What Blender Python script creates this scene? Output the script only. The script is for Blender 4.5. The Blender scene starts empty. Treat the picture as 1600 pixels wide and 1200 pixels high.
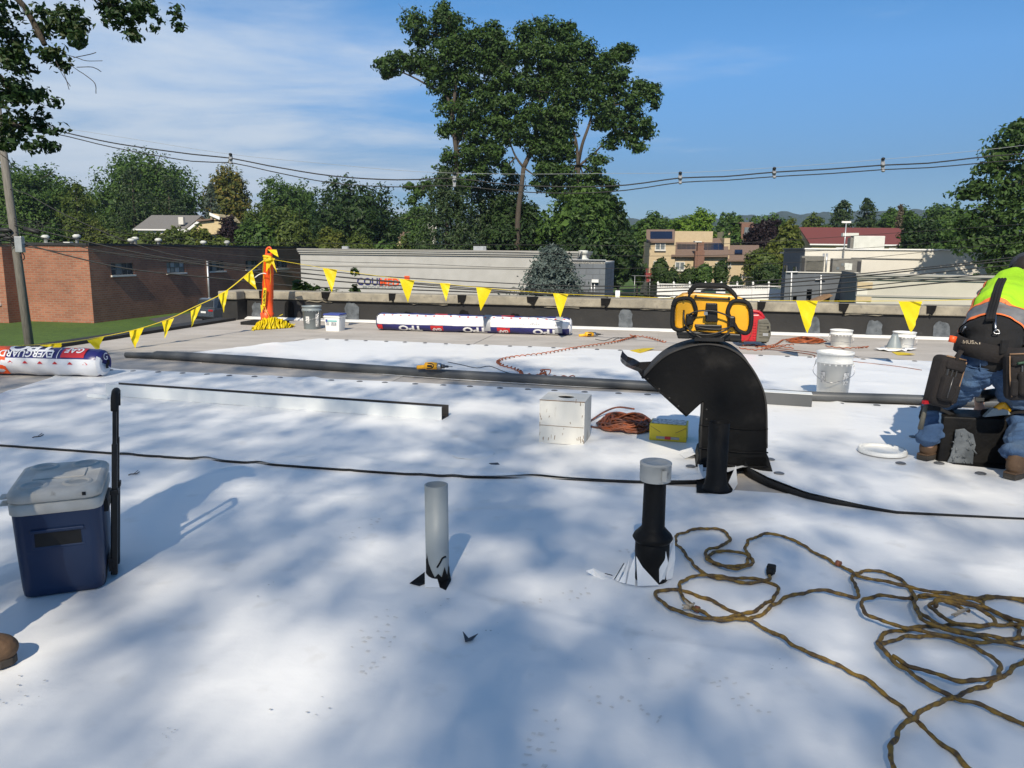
import bpy, bmesh, math, random
import numpy as np
from mathutils import Vector, Matrix

# ------------------------------------------------------------------ camera, sky, sun, exposure
SC = bpy.context.scene
COL = SC.collection
R = math.radians
F, HOR, ROLL, HC = 1202.0, 392.0, 0.0105, 1.26       # focal length (photo pixels), horizon row, roll, eye height above the roof
pitch = math.atan((600 - HOR) / F)
_f = np.array([0, math.cos(pitch), -math.sin(pitch)])
_r0 = np.array([1.0, 0, 0]); _u0 = np.cross(_r0, _f)
_r = _r0 * math.cos(ROLL) + _u0 * math.sin(ROLL)
_u = _u0 * math.cos(ROLL) - _r0 * math.sin(ROLL)
EYE = np.array([0, 0, HC])
cam = bpy.data.cameras.new('camera'); cam.sensor_width = 36; cam.lens = 36 * F / 1600
cam.clip_start = 0.05; cam.clip_end = 6000
co = bpy.data.objects.new('camera', cam); COL.objects.link(co)
m = Matrix.Identity(4)
for i in range(3):
    m[i][0] = _r[i]; m[i][1] = _u[i]; m[i][2] = -_f[i]; m[i][3] = EYE[i]
co.matrix_world = m
SC.camera = co

SUN_EL, SUN_AZ = R(40), R(8)                         # light travels towards +Y, 8 degrees to the right
LIGHT = np.array([math.sin(SUN_AZ) * math.cos(SUN_EL), math.cos(SUN_AZ) * math.cos(SUN_EL), -math.sin(SUN_EL)])
W = bpy.data.worlds.new('World'); SC.world = W; W.use_nodes = True
nt = W.node_tree; nt.nodes.clear()
sky = nt.nodes.new('ShaderNodeTexSky'); sky.sky_type = 'NISHITA'; sky.sun_disc = False
sky.sun_elevation = SUN_EL; sky.sun_rotation = math.pi + SUN_AZ
sky.altitude = 50; sky.air_density = 0.5; sky.dust_density = 0.0; sky.ozone_density = 4.0
tc = nt.nodes.new('ShaderNodeTexCoord')
# thin high cloud: direction projected on a flat layer, stretched noise, thicker towards the west (left)
sep = nt.nodes.new('ShaderNodeSeparateXYZ'); nt.links.new(tc.outputs['Generated'], sep.inputs[0])
def wm(op, a=None, b=None, av=None, bv=None, clamp=False):
    n = nt.nodes.new('ShaderNodeMath'); n.operation = op; n.use_clamp = clamp
    if a is not None: nt.links.new(a, n.inputs[0])
    if b is not None: nt.links.new(b, n.inputs[1])
    if av is not None: n.inputs[0].default_value = av
    if bv is not None: n.inputs[1].default_value = bv
    return n.outputs[0]
zc = wm('MAXIMUM', sep.outputs[2], bv=0.0)
den = wm('ADD', zc, bv=0.12)
px_ = wm('DIVIDE', sep.outputs[0], den); py_ = wm('DIVIDE', sep.outputs[1], den)
cmb = nt.nodes.new('ShaderNodeCombineXYZ'); nt.links.new(px_, cmb.inputs[0]); nt.links.new(py_, cmb.inputs[1])
mp = nt.nodes.new('ShaderNodeMapping'); mp.inputs['Scale'].default_value = (0.75, 1.25, 1); mp.inputs['Rotation'].default_value = (0, 0, R(-25))
mp.inputs['Location'].default_value = (0.9, 0.35, 0)
nt.links.new(cmb.outputs[0], mp.inputs[0])
nz = nt.nodes.new('ShaderNodeTexNoise'); nz.inputs['Scale'].default_value = 1.25; nz.inputs['Detail'].default_value = 9; nz.inputs['Roughness'].default_value = 0.58
nz.inputs['Distortion'].default_value = 0.35
nt.links.new(mp.outputs[0], nz.inputs['Vector'])
west = wm('MULTIPLY', px_, bv=-0.17); west = wm('ADD', west, bv=-0.035)
cov = wm('ADD', nz.outputs[0], west)
ramp = nt.nodes.new('ShaderNodeMapRange'); ramp.interpolation_type = 'SMOOTHSTEP'
ramp.inputs['From Min'].default_value = 0.37; ramp.inputs['From Max'].default_value = 0.86; ramp.inputs['To Max'].default_value = 0.92
nt.links.new(cov, ramp.inputs['Value'])
hz = nt.nodes.new('ShaderNodeValToRGB'); nt.links.new(sep.outputs[2], hz.inputs[0])      # tuned tint multiplied into the sky colour, darker towards the horizon
e_ = hz.color_ramp.elements; e_[0].position = 0.0; e_[0].color = (.40, .38, .32, 1); e_[1].position = 0.34; e_[1].color = (.70, 1.02, 1.02, 1)
q_ = e_.new(0.10); q_.color = (.44, .47, .43, 1); q_ = e_.new(0.22); q_.color = (.75, .91, .87, 1)
mul = nt.nodes.new('ShaderNodeMix'); mul.data_type = 'RGBA'; mul.blend_type = 'MULTIPLY'; mul.inputs['Factor'].default_value = 1
nt.links.new(sky.outputs[0], mul.inputs['A']); nt.links.new(hz.outputs[0], mul.inputs['B'])
hsv = nt.nodes.new('ShaderNodeHueSaturation'); hsv.inputs['Saturation'].default_value = 1.06; nt.links.new(mul.outputs['Result'], hsv.inputs['Color'])
fac = ramp.outputs[0]
mixc = nt.nodes.new('ShaderNodeMix'); mixc.data_type = 'RGBA'
mixc.inputs['B'].default_value = (3.4, 3.85, 4.4, 1)
nt.links.new(fac, mixc.inputs['Factor']); nt.links.new(hsv.outputs[0], mixc.inputs['A'])
bg = nt.nodes.new('ShaderNodeBackground'); bg.inputs['Strength'].default_value = 0.15
nt.links.new(mixc.outputs['Result'], bg.inputs[0])
wo = nt.nodes.new('ShaderNodeOutputWorld'); nt.links.new(bg.outputs[0], wo.inputs[0])

sl = bpy.data.lights.new('sun', 'SUN'); sl.energy = 4.3; sl.angle = R(0.53); sl.color = (1.0, 0.90, 0.74)
so = bpy.data.objects.new('sun', sl); COL.objects.link(so); so.location = (-5, -30, 30)
so.rotation_euler = Vector(LIGHT).to_track_quat('-Z', 'Y').to_euler()
SC.view_settings.view_transform = 'Standard'; SC.view_settings.look = 'None'
SC.view_settings.exposure = 0.40; SC.view_settings.gamma = 1.0; SC.view_settings.use_curve_mapping = False
SC.cycles.max_bounces = 6; SC.cycles.diffuse_bounces = 3; SC.cycles.transparent_max_bounces = 4

# ------------------------------------------------------------------ pixel -> place helpers (photo pixels, 1600 x 1200)
def ray(x, y): return _f + _r * (x - 800) / F + _u * (600 - y) / F
def G(x, y, z=0.0):                                   # point on the horizontal plane z
    d = ray(x, y); return EYE + d * (z - HC) / d[2]
def P(x, y, D):                                       # point at depth D
    d = ray(x, y); return EYE + d * D / d[1]
def PL(x, y, p0, n):                                  # point on a plane
    d = ray(x, y); p0 = np.array(p0); n = np.array(n); return EYE + d * (((p0 - EYE) @ n) / (d @ n))
RA = R(-11.5)                                         # the roof's own axes
E1 = np.array([math.cos(RA), math.sin(RA), 0]); E2 = np.array([-math.sin(RA), math.cos(RA), 0]); UP = np.array([0, 0, 1.0])
def UV(u, v, z=0.0): return E1 * u + E2 * v + UP * z
GZ = -4.0                                             # street level

# ------------------------------------------------------------------ mesh helpers
class MB:
    def __init__(s): s.v = []; s.f = []; s.sm = []; s.mi = []; s.cur = 0
    def add(s, vs, fs, smooth=False):
        o = len(s.v); s.v += [tuple(map(float, q)) for q in vs]
        for q in fs: s.f.append([o + i for i in q]); s.sm.append(smooth); s.mi.append(s.cur)
        return s
    def box(s, c, size, ax=None, taper=1.0):
        ax = ax or (np.array([1, 0, 0]), np.array([0, 1, 0]), np.array([0, 0, 1.0]))
        c = np.array(c, float); vs = []
        for k in (-.5, .5):
            t = taper if k > 0 else 1.0
            for a, b in ((-.5, -.5), (.5, -.5), (.5, .5), (-.5, .5)):
                vs.append(c + ax[0] * a * size[0] * t + ax[1] * b * size[1] * t + ax[2] * k * size[2])
        return s.add(vs, [(3, 2, 1, 0), (4, 5, 6, 7), (0, 1, 5, 4), (1, 2, 6, 5), (2, 3, 7, 6), (3, 0, 4, 7)])
    def prism(s, poly, off, smooth=False):
        n = len(poly); poly = [np.array(p, float) for p in poly]; off = np.array(off, float)
        vs = poly + [p + off for p in poly]
        s.add(vs, [tuple(range(n - 1, -1, -1)), tuple(range(n, 2 * n))])
        o = len(s.v) - 2 * n
        for i in range(n):
            j = (i + 1) % n; s.f.append([o + i, o + j, o + n + j, o + n + i]); s.sm.append(smooth); s.mi.append(s.cur)
        return s
    def tube(s, pts, rad, n=8, caps=True, smooth=True, flat=None):
        P_ = np.array(pts, float); m = len(P_)
        rad = np.full(m, rad) if np.isscalar(rad) else np.array(rad, float)
        T = np.gradient(P_, axis=0); T /= np.linalg.norm(T, axis=1)[:, None] + 1e-12
        ref = np.array([0, 0, 1.0]) if abs(T[0][2]) < .9 else np.array([1.0, 0, 0])
        N = np.cross(T[0], ref); N /= np.linalg.norm(N); vs = []
        a = np.arange(n) * 2 * math.pi / n
        for i in range(m):
            N = N - T[i] * (N @ T[i]); N /= np.linalg.norm(N) + 1e-12; B = np.cross(T[i], N)
            ring = P_[i] + rad[i] * (np.cos(a)[:, None] * N + np.sin(a)[:, None] * B * (flat or 1.0))
            vs += list(ring)
        fs = [(i * n + j, i * n + (j + 1) % n, (i + 1) * n + (j + 1) % n, (i + 1) * n + j) for i in range(m - 1) for j in range(n)]
        s.add(vs, fs, smooth)
        if caps:
            o = len(s.v) - m * n
            s.f.append([o + j for j in range(n - 1, -1, -1)]); s.sm.append(False); s.mi.append(s.cur)
            s.f.append([o + (m - 1) * n + j for j in range(n)]); s.sm.append(False); s.mi.append(s.cur)
        return s
    def lathe(s, prof, c=(0, 0, 0), n=24, smooth=True, ax=None, closed=False, sx=1.0):
        ax = ax or (np.array([1, 0, 0]), np.array([0, 1, 0]), np.array([0, 0, 1.0])); c = np.array(c, float)
        vs = [c + ax[0] * r * math.cos(2 * math.pi * j / n) + ax[1] * r * sx * math.sin(2 * math.pi * j / n) + ax[2] * z for r, z in prof for j in range(n)]
        m = len(prof)
        fs = [(i * n + j, i * n + (j + 1) % n, (i + 1) * n + (j + 1) % n, (i + 1) * n + j) for i in range(m - 1) for j in range(n)]
        if closed: fs += [tuple(range(n - 1, -1, -1)), tuple((m - 1) * n + j for j in range(n))]
        return s.add(vs, fs, smooth)
    def build(s, name, mat, parent=None, bevel=0, sub=0, solid=0, seg=2):
        me = bpy.data.meshes.new(name); me.from_pydata(s.v, [], s.f)
        for q in (mat if isinstance(mat, (list, tuple)) else [mat]): me.materials.append(M[q] if isinstance(q, str) else q)
        me.polygons.foreach_set('use_smooth', s.sm); me.polygons.foreach_set('material_index', s.mi); me.update()
        o = bpy.data.objects.new(name, me); COL.objects.link(o)
        if parent is not None:
            o.parent = parent; o.matrix_parent_inverse = inv(parent)
        if solid:
            md = o.modifiers.new('solid', 'SOLIDIFY'); md.thickness = solid; md.offset = 0
        if bevel:
            md = o.modifiers.new('bevel', 'BEVEL'); md.width = bevel; md.segments = seg; md.limit_method = 'ANGLE'; md.angle_limit = R(40)
            md.harden_normals = False
        if sub:
            md = o.modifiers.new('sub', 'SUBSURF'); md.levels = sub; md.render_levels = sub
        return o
def inv(parent):
    mw = Matrix.Identity(4); p = parent; chain = []
    while p is not None: chain.append(p); p = p.parent
    for q in reversed(chain):
        mw = mw @ (q.matrix_parent_inverse if q.parent else Matrix.Identity(4)) @ Matrix.LocRotScale(q.location, q.rotation_euler, q.scale)
    return mw.inverted()
def tag(o, label=None, cat=None, group=None, kind=None):
    if label: o['label'] = label
    if cat: o['category'] = cat
    if group: o['group'] = group
    if kind: o['kind'] = kind
    return o
def thing(name, loc, label, cat, group=None, rz=0.0):
    o = bpy.data.objects.new(name, None); COL.objects.link(o); o.empty_display_size = .1
    o.location = tuple(map(float, loc)); o.rotation_euler = (0, 0, rz)
    return tag(o, label, cat, group)
def np_mesh(name, V, Q, mat, parent=None, smooth=False):   # quads from arrays, fast
    me = bpy.data.meshes.new(name); V = np.ascontiguousarray(V, dtype=np.float32); Q = np.ascontiguousarray(Q, dtype=np.int32)
    me.vertices.add(len(V)); me.vertices.foreach_set('co', V.ravel())
    me.loops.add(Q.size); me.loops.foreach_set('vertex_index', Q.ravel())
    me.polygons.add(len(Q)); me.polygons.foreach_set('loop_start', np.arange(0, Q.size, Q.shape[1], dtype=np.int32))
    me.polygons.foreach_set('use_smooth', np.full(len(Q), smooth)); me.materials.append(M[mat]); me.update(calc_edges=True); me.validate()
    o = bpy.data.objects.new(name, me); COL.objects.link(o)
    if parent is not None: o.parent = parent; o.matrix_parent_inverse = inv(parent)
    return o
def copy_tree(o, parent=None):
    c = o.copy(); COL.objects.link(c)
    if parent is not None: c.parent = parent
    for ch in o.children: copy_tree(ch, c)
    return c
def spline(pts, step=0.03):                            # Catmull-Rom through points, resampled
    P_ = np.array(pts, float); P_ = np.vstack([2 * P_[0] - P_[1], P_, 2 * P_[-1] - P_[-2]]); out = []
    for i in range(1, len(P_) - 2):
        a, b, c, d = P_[i - 1:i + 3]; n = max(2, int(np.linalg.norm(c - b) / step))
        t = np.linspace(0, 1, n, endpoint=False)[:, None]
        out.append(.5 * ((2 * b) + (-a + c) * t + (2 * a - 5 * b + 4 * c - d) * t ** 2 + (-a + 3 * b - 3 * c + d) * t ** 3))
    return np.vstack(out + [P_[-2][None]])
def vnoise(x, y, seed=0):                              # smooth value noise on arrays
    r = np.random.RandomState(seed); T = r.rand(64, 64); xi = np.floor(x).astype(int); yi = np.floor(y).astype(int)
    fx = x - xi; fy = y - yi; fx = fx * fx * (3 - 2 * fx); fy = fy * fy * (3 - 2 * fy)
    g = lambda a, b: T[a % 64, b % 64]
    return (g(xi, yi) * (1 - fx) + g(xi + 1, yi) * fx) * (1 - fy) + (g(xi, yi + 1) * (1 - fx) + g(xi + 1, yi + 1) * fx) * fy
def text_mesh(body, size, bold=0.0, sx=1.0):           # flat letters in the XY plane, centred -> verts, faces
    cu = bpy.data.curves.new('lettering', 'FONT'); cu.body = body; cu.size = size; cu.align_x = 'CENTER'; cu.align_y = 'CENTER'; cu.offset = bold; cu.resolution_u = 3
    ob = bpy.data.objects.new('lettering', cu); COL.objects.link(ob)
    dg = bpy.context.evaluated_depsgraph_get(); me = bpy.data.meshes.new_from_object(ob.evaluated_get(dg))
    V = np.array([v.co[:] for v in me.vertices]); Fs = [list(p.vertices) for p in me.polygons]
    bpy.data.objects.remove(ob); bpy.data.curves.remove(cu); bpy.data.meshes.remove(me)
    V[:, 0] *= sx
    return V, Fs
def text_on(body, size, c, xa, ya, mat, parent, name='lettering', bold=0.0, sx=1.0, lift=0.004):
    V, Fs = text_mesh(body, size, bold, sx); c = np.array(c); xa = np.array(xa); ya = np.array(ya); n = np.cross(xa, ya)
    b = MB(); b.add([c + xa * v[0] + ya * v[1] + n * lift for v in V], Fs); return b.build(name, mat, parent)

# ------------------------------------------------------------------ materials (all procedural)
M = {}
def mat(name, c1, c2=None, scale=4.0, rough=0.6, metal=0.0, bump=0.0, bscale=60.0, detail=5.0, c3=None, s3=20.0, f3=(0.6, 0.75), spec=0.5, stretch=(1, 1, 1), thr=(0.35, 0.65), coat=0.0, bdist=0.01, rvar=0.0, trans=0.0):
    mt = bpy.data.materials.new(name); mt.use_nodes = True; n = mt.node_tree; b = n.nodes['Principled BSDF']; L = n.links.new
    b.inputs['Roughness'].default_value = rough; b.inputs['Metallic'].default_value = metal; b.inputs['Specular IOR Level'].default_value = spec
    b.inputs['Coat Weight'].default_value = coat; b.inputs['Base Color'].default_value = (*c1, 1)
    t = n.nodes.new('ShaderNodeTexCoord'); mpn = n.nodes.new('ShaderNodeMapping'); mpn.inputs['Scale'].default_value = stretch; L(t.outputs['Object'], mpn.inputs[0]); vec = mpn.outputs[0]
    if c2 is not None:
        z = n.nodes.new('ShaderNodeTexNoise'); z.inputs['Scale'].default_value = scale; z.inputs['Detail'].default_value = detail; L(vec, z.inputs['Vector'])
        r = n.nodes.new('ShaderNodeMapRange'); r.inputs['From Min'].default_value = thr[0]; r.inputs['From Max'].default_value = thr[1]; L(z.outputs[0], r.inputs['Value'])
        mx = n.nodes.new('ShaderNodeMix'); mx.data_type = 'RGBA'; mx.inputs['A'].default_value = (*c1, 1); mx.inputs['B'].default_value = (*c2, 1); L(r.outputs[0], mx.inputs['Factor'])
        out = mx.outputs['Result']
        if c3 is not None:
            z2 = n.nodes.new('ShaderNodeTexNoise'); z2.inputs['Scale'].default_value = s3; z2.inputs['Detail'].default_value = 8; L(vec, z2.inputs['Vector'])
            r2 = n.nodes.new('ShaderNodeMapRange'); r2.inputs['From Min'].default_value = f3[0]; r2.inputs['From Max'].default_value = f3[1]; L(z2.outputs[0], r2.inputs['Value'])
            m2 = n.nodes.new('ShaderNodeMix'); m2.data_type = 'RGBA'; L(r2.outputs[0], m2.inputs['Factor']); L(out, m2.inputs['A']); m2.inputs['B'].default_value = (*c3, 1); out = m2.outputs['Result']
        L(out, b.inputs['Base Color'])
        if rvar:
            ra = n.nodes.new('ShaderNodeMapRange'); ra.inputs['To Min'].default_value = rough - rvar; ra.inputs['To Max'].default_value = rough + rvar; L(z.outputs[0], ra.inputs['Value']); L(ra.outputs[0], b.inputs['Roughness'])
    if bump:
        z3 = n.nodes.new('ShaderNodeTexNoise'); z3.inputs['Scale'].default_value = bscale; z3.inputs['Detail'].default_value = 6; L(vec, z3.inputs['Vector'])
        bp = n.nodes.new('ShaderNodeBump'); bp.inputs['Strength'].default_value = bump; bp.inputs['Distance'].default_value = bdist; L(z3.outputs[0], bp.inputs['Height']); L(bp.outputs[0], b.inputs['Normal'])
    if trans:
        tr = n.nodes.new('ShaderNodeBsdfTranslucent'); tr.inputs[0].default_value = (*c1, 1); ms = n.nodes.new('ShaderNodeMixShader'); ms.inputs[0].default_value = trans
        L(b.outputs[0], ms.inputs[1]); L(tr.outputs[0], ms.inputs[2]); L(ms.outputs[0], n.nodes['Material Output'].inputs[0])
    M[name] = mt; return mt
def leafmat(name, a, b_, c=None, tr=0.35, rough=0.55):
    mt = bpy.data.materials.new(name); mt.use_nodes = True; n = mt.node_tree; L = n.links.new; p = n.nodes['Principled BSDF']
    p.inputs['Roughness'].default_value = rough; p.inputs['Specular IOR Level'].default_value = 0.35
    g = n.nodes.new('ShaderNodeNewGeometry'); t = n.nodes.new('ShaderNodeTexCoord')
    z = n.nodes.new('ShaderNodeTexNoise'); z.inputs['Scale'].default_value = 0.55; z.inputs['Detail'].default_value = 3; L(t.outputs['Object'], z.inputs['Vector'])
    ad = n.nodes.new('ShaderNodeMath'); ad.operation = 'MULTIPLY_ADD'; ad.inputs[1].default_value = 0.55; L(g.outputs['Random Per Island'], ad.inputs[0]); L(z.outputs[0], ad.inputs[2])
    r = n.nodes.new('ShaderNodeValToRGB'); r.color_ramp.elements[0].position = 0.45; r.color_ramp.elements[0].color = (*a, 1); r.color_ramp.elements[1].position = 1.0; r.color_ramp.elements[1].color = (*b_, 1)
    if c:
        e = r.color_ramp.elements.new(0.93); e.color = (*b_, 1); r.color_ramp.elements[2].color = (*c, 1)
    L(ad.outputs[0], r.inputs[0]); L(r.outputs[0], p.inputs['Base Color'])
    trn = n.nodes.new('ShaderNodeBsdfTranslucent'); L(r.outputs[0], trn.inputs[0]); ms = n.nodes.new('ShaderNodeMixShader'); ms.inputs[0].default_value = tr
    L(p.outputs[0], ms.inputs[1]); L(trn.outputs[0], ms.inputs[2]); L(ms.outputs[0], n.nodes['Material Output'].inputs[0]); M[name] = mt
def brickmat(name, c1, c2, mortar, bw, bh, ms=0.012, rough=0.85):   # coursed in the wall's own plane: brick texture on (object x+y run, z)
    mt = bpy.data.materials.new(name); mt.use_nodes = True; n = mt.node_tree; L = n.links.new; p = n.nodes['Principled BSDF']; p.inputs['Roughness'].default_value = rough
    t = n.nodes.new('ShaderNodeTexCoord'); s = n.nodes.new('ShaderNodeSeparateXYZ'); L(t.outputs['Object'], s.inputs[0])
    a = n.nodes.new('ShaderNodeMath'); a.operation = 'ADD'; L(s.outputs[0], a.inputs[0]); L(s.outputs[1], a.inputs[1])
    c = n.nodes.new('ShaderNodeCombineXYZ'); L(a.outputs[0], c.inputs[0]); L(s.outputs[2], c.inputs[1])
    bt = n.nodes.new('ShaderNodeTexBrick'); bt.inputs['Scale'].default_value = 1.0; bt.inputs['Brick Width'].default_value = bw; bt.inputs['Row Height'].default_value = bh; bt.inputs['Mortar Size'].default_value = ms
    bt.inputs['Color1'].default_value = (*c1, 1); bt.inputs['Color2'].default_value = (*c2, 1); bt.inputs['Mortar'].default_value = (*mortar, 1); L(c.outputs[0], bt.inputs['Vector'])
    z = n.nodes.new('ShaderNodeTexNoise'); z.inputs['Scale'].default_value = 0.6; z.inputs['Detail'].default_value = 6; L(t.outputs['Object'], z.inputs['Vector'])
    mr = n.nodes.new('ShaderNodeMapRange'); mr.inputs['From Min'].default_value = 0.3; mr.inputs['From Max'].default_value = 0.7; mr.inputs['To Min'].default_value = 0.78; mr.inputs['To Max'].default_value = 1.15; L(z.outputs[0], mr.inputs['Value'])
    mx = n.nodes.new('ShaderNodeMix'); mx.data_type = 'RGBA'; mx.blend_type = 'MULTIPLY'; mx.inputs['Factor'].default_value = 1; L(bt.outputs[0], mx.inputs['A']); L(mr.outputs[0], mx.inputs['B']); L(mx.outputs['Result'], p.inputs['Base Color'])
    bp = n.nodes.new('ShaderNodeBump'); bp.inputs['Strength'].default_value = 0.5; bp.inputs['Distance'].default_value = 0.01; bp.invert = True; L(bt.outputs['Fac'], bp.inputs['Height']); L(bp.outputs[0], p.inputs['Normal']); M[name] = mt

mat('tpo', (.80, .80, .79), (.735, .74, .74), 1.3, .42, c3=(.60, .59, .56), s3=6, f3=(.62, .84), bump=.16, bscale=9, bdist=.02, spec=.4)
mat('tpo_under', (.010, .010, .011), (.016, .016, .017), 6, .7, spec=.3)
mat('tpo_grey', (.065, .07, .074), (.088, .092, .096), 3, .45)
mat('deck', (.46, .425, .385), (.37, .34, .305), 1.4, .9, c3=(.24, .22, .20), s3=7, f3=(.60, .82), bump=.25, bscale=40, stretch=(1, 2.2, 1))
mat('asphalt', (.06, .06, .062), (.085, .085, .085), 2, .9, bump=.3)
mat('grass', (.048, .098, .007), (.068, .125, .010), .35, .95, c3=(.022, .046, .007), s3=3, f3=(.5, .75), bump=.6, bscale=12, bdist=.06)
mat('concrete_coping', (.34, .305, .235), (.215, .195, .155), 5, .95, c3=(.12, .11, .10), s3=14, f3=(.58, .8), bump=.5, bscale=50)
mat('black_flashing', (.012, .012, .0125), (.021, .02, .019), 3, .75, c3=(.045, .045, .047), s3=18, f3=(.66, .85), bump=.3, bscale=25)
mat('sealant', (.05, .06, .07), (.12, .135, .15), 9, .7, c3=(.03, .032, .035), s3=16, f3=(.6, .8), bump=.5, bscale=30)
mat('tar', (.004, .004, .0045), (.010, .0095, .009), 8, .55, bump=.5, bscale=24, spec=.16)
mat('black_metal', (.0045, .0045, .005), (.008, .008, .008), 3, .62, c3=(.028, .026, .024), s3=6, f3=(.56, .85), bump=.2, bscale=30, spec=.12)
mat('black_plastic', (.006, .006, .0065), (.010, .010, .0105), 12, .45, spec=.35)
mat('black_rubber', (.008, .008, .008), (.014, .014, .014), 10, .75, spec=.3)
mat('black_film', (.01, .01, .011), (.02, .02, .022), 12, .22, bump=.4, bscale=14)
mat('pvc', (.30, .33, .335), (.25, .275, .28), 4, .5, c3=(.17, .18, .17), s3=14, f3=(.66, .8))
mat('white_metal', (.74, .755, .74), (.70, .715, .70), 3, .38, rvar=.06)
mat('brown_metal', (.032, .028, .026), (.045, .04, .036), 6, .5)
mat('white_plastic', (.78, .78, .75), (.72, .72, .69), 7, .45, c3=(.5, .48, .44), s3=15, f3=(.68, .85))
mat('dirty_white', (.60, .575, .52), (.46, .43, .375), 9, .6, c3=(.22, .18, .14), s3=17, f3=(.66, .84), bump=.1)
mat('cap_grey', (.42, .415, .39), (.34, .335, .31), 8, .55, c3=(.1, .095, .09), s3=22, f3=(.6, .8))
mat('navy', (.006, .020, .062), (.009, .026, .075), 5, .42, c3=(.045, .06, .10), s3=20, f3=(.7, .9))
mat('cardboard_white', (.70, .68, .62), (.63, .61, .55), 6, .85, c3=(.30, .24, .18), s3=13, f3=(.66, .8), stretch=(1, 1, .35))
mat('cardboard', (.22, .13, .07), (.27, .17, .09), 8, .9)
mat('yellow_box', (.72, .56, .02), (.64, .49, .015), 6, .5, c3=(.35, .26, .05), s3=15, f3=(.68, .82))
mat('tool_yellow', (.80, .40, .012), (.74, .35, .01), 6, .4, c3=(.30, .17, .03), s3=18, f3=(.7, .85))
mat('flag_yellow', (.90, .72, .008), (.84, .64, .006), 4, .4, bump=.35, bscale=9, bdist=.02, trans=.35)
mat('tape_yellow', (.88, .70, .02), (.82, .62, .02), 9, .4, trans=.2)
mat('orange_plastic', (.86, .10, .012), (.80, .085, .012), 4, .45, c3=(.5, .07, .02), s3=12, f3=(.68, .85))
mat('red_plastic', (.48, .012, .02), (.40, .012, .018), 6, .38)
mat('red_print', (.58, .025, .03), (.52, .025, .03), 6, .35)
mat('navy_print', (.022, .022, .125), (.028, .028, .16), 5, .32, bump=.25, bscale=6, bdist=.02)
mat('wrap_white', (.76, .76, .77), (.69, .69, .70), 6, .33, bump=.4, bscale=5, bdist=.03, stretch=(1, 1, 1))
mat('white_print', (.80, .80, .80), rough=.4)
mat('duct_tape', (.30, .31, .33), (.36, .37, .39), 9, .35)
mat('grey_bucket', (.23, .265, .275), (.20, .23, .24), 5, .45, c3=(.4, .42, .42), s3=12, f3=(.7, .85))
mat('blue_lid', (.03, .05, .24), (.04, .06, .28), 5, .45)
mat('teal_print', (.12, .42, .40), rough=.5)
mat('grey_print', (.22, .23, .25), (.5, .5, .5), 60, .6, thr=(.45, .55))
mat('steel', (.45, .45, .46), (.38, .38, .39), 9, .32, metal=1.0)
mat('dark_steel', (.10, .10, .105), (.16, .155, .15), 9, .4, metal=.8)
mat('plate_grey', (.17, .175, .185), (.12, .125, .13), 30, .45, metal=.3)
mat('grey_plastic', (.10, .095, .075), (.14, .13, .10), 8, .6)
mat('cord_orange', (.36, .085, .02), (.20, .055, .02), 16, .55, thr=(.4, .6))
mat('cord_brown', (.26, .075, .03), (.11, .045, .03), 14, .6, thr=(.4, .6))
mat('cord_yellow', (.215, .125, .016), (.07, .042, .017), 34, .65, thr=(.42, .60), detail=6, c3=(.05, .03, .018), s3=60, f3=(.55, .7))
mat('cord_black', (.012, .012, .012), rough=.5)
mat('tan_tape', (.40, .34, .26), (.30, .25, .19), 20, .7)
mat('scuff', (.54, .53, .50), (.46, .45, .42), 30, .9)
mat('print_dust', (.69, .685, .67), (.62, .61, .59), 40, .7, thr=(.4, .6))
mat('duct_top', (.022, .020, .018), (.04, .036, .032), 5, .75, c3=(.07, .064, .058), s3=16, f3=(.62, .85), bump=.2, bscale=40)
mat('leaf_scrap', (.03, .034, .045), (.05, .055, .065), 6, .6)
mat('paper_print', (.68, .68, .66), (.30, .30, .30), 55, .7, thr=(.50, .58))
mat('denim', (.028, .065, .145), (.055, .11, .21), 7, .9, c3=(.11, .15, .19), s3=4, f3=(.58, .8), bump=.6, bscale=150)
mat('black_cloth', (.004, .004, .005), (.008, .0075, .008), 6, .9, bump=.4, bscale=25, bdist=.02)
mat('hi_vis', (.36, .66, .012), (.30, .58, .012), 5, .85, bump=.5, bscale=12, bdist=.02)
mat('reflective', (.13, .13, .135), (.17, .17, .175), 14, .55)
mat('orange_trim', (.90, .20, .05), rough=.7)
mat('pouch', (.007, .0055, .0055), (.014, .0105, .010), 8, .9, c3=(.03, .023, .02), s3=12, f3=(.66, .85), bump=.4, bscale=60)
mat('leather_boot', (.115, .065, .032), (.075, .042, .022), 9, .8, c3=(.20, .135, .08), s3=14, f3=(.62, .8), bump=.5, bscale=60)
mat('boot_tan', (.26, .105, .03), (.20, .08, .025), 9, .8)
mat('boot_sole', (.028, .024, .02), (.06, .05, .04), 16, .9)
mat('skin', (.42, .24, .16), (.36, .20, .13), 8, .55)
mat('hair', (.02, .014, .01), rough=.6)
mat('maroon_cloth', (.16, .015, .02), rough=.9)
mat('navy_cloth', (.018, .022, .035), (.03, .034, .048), 9, .9)
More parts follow.
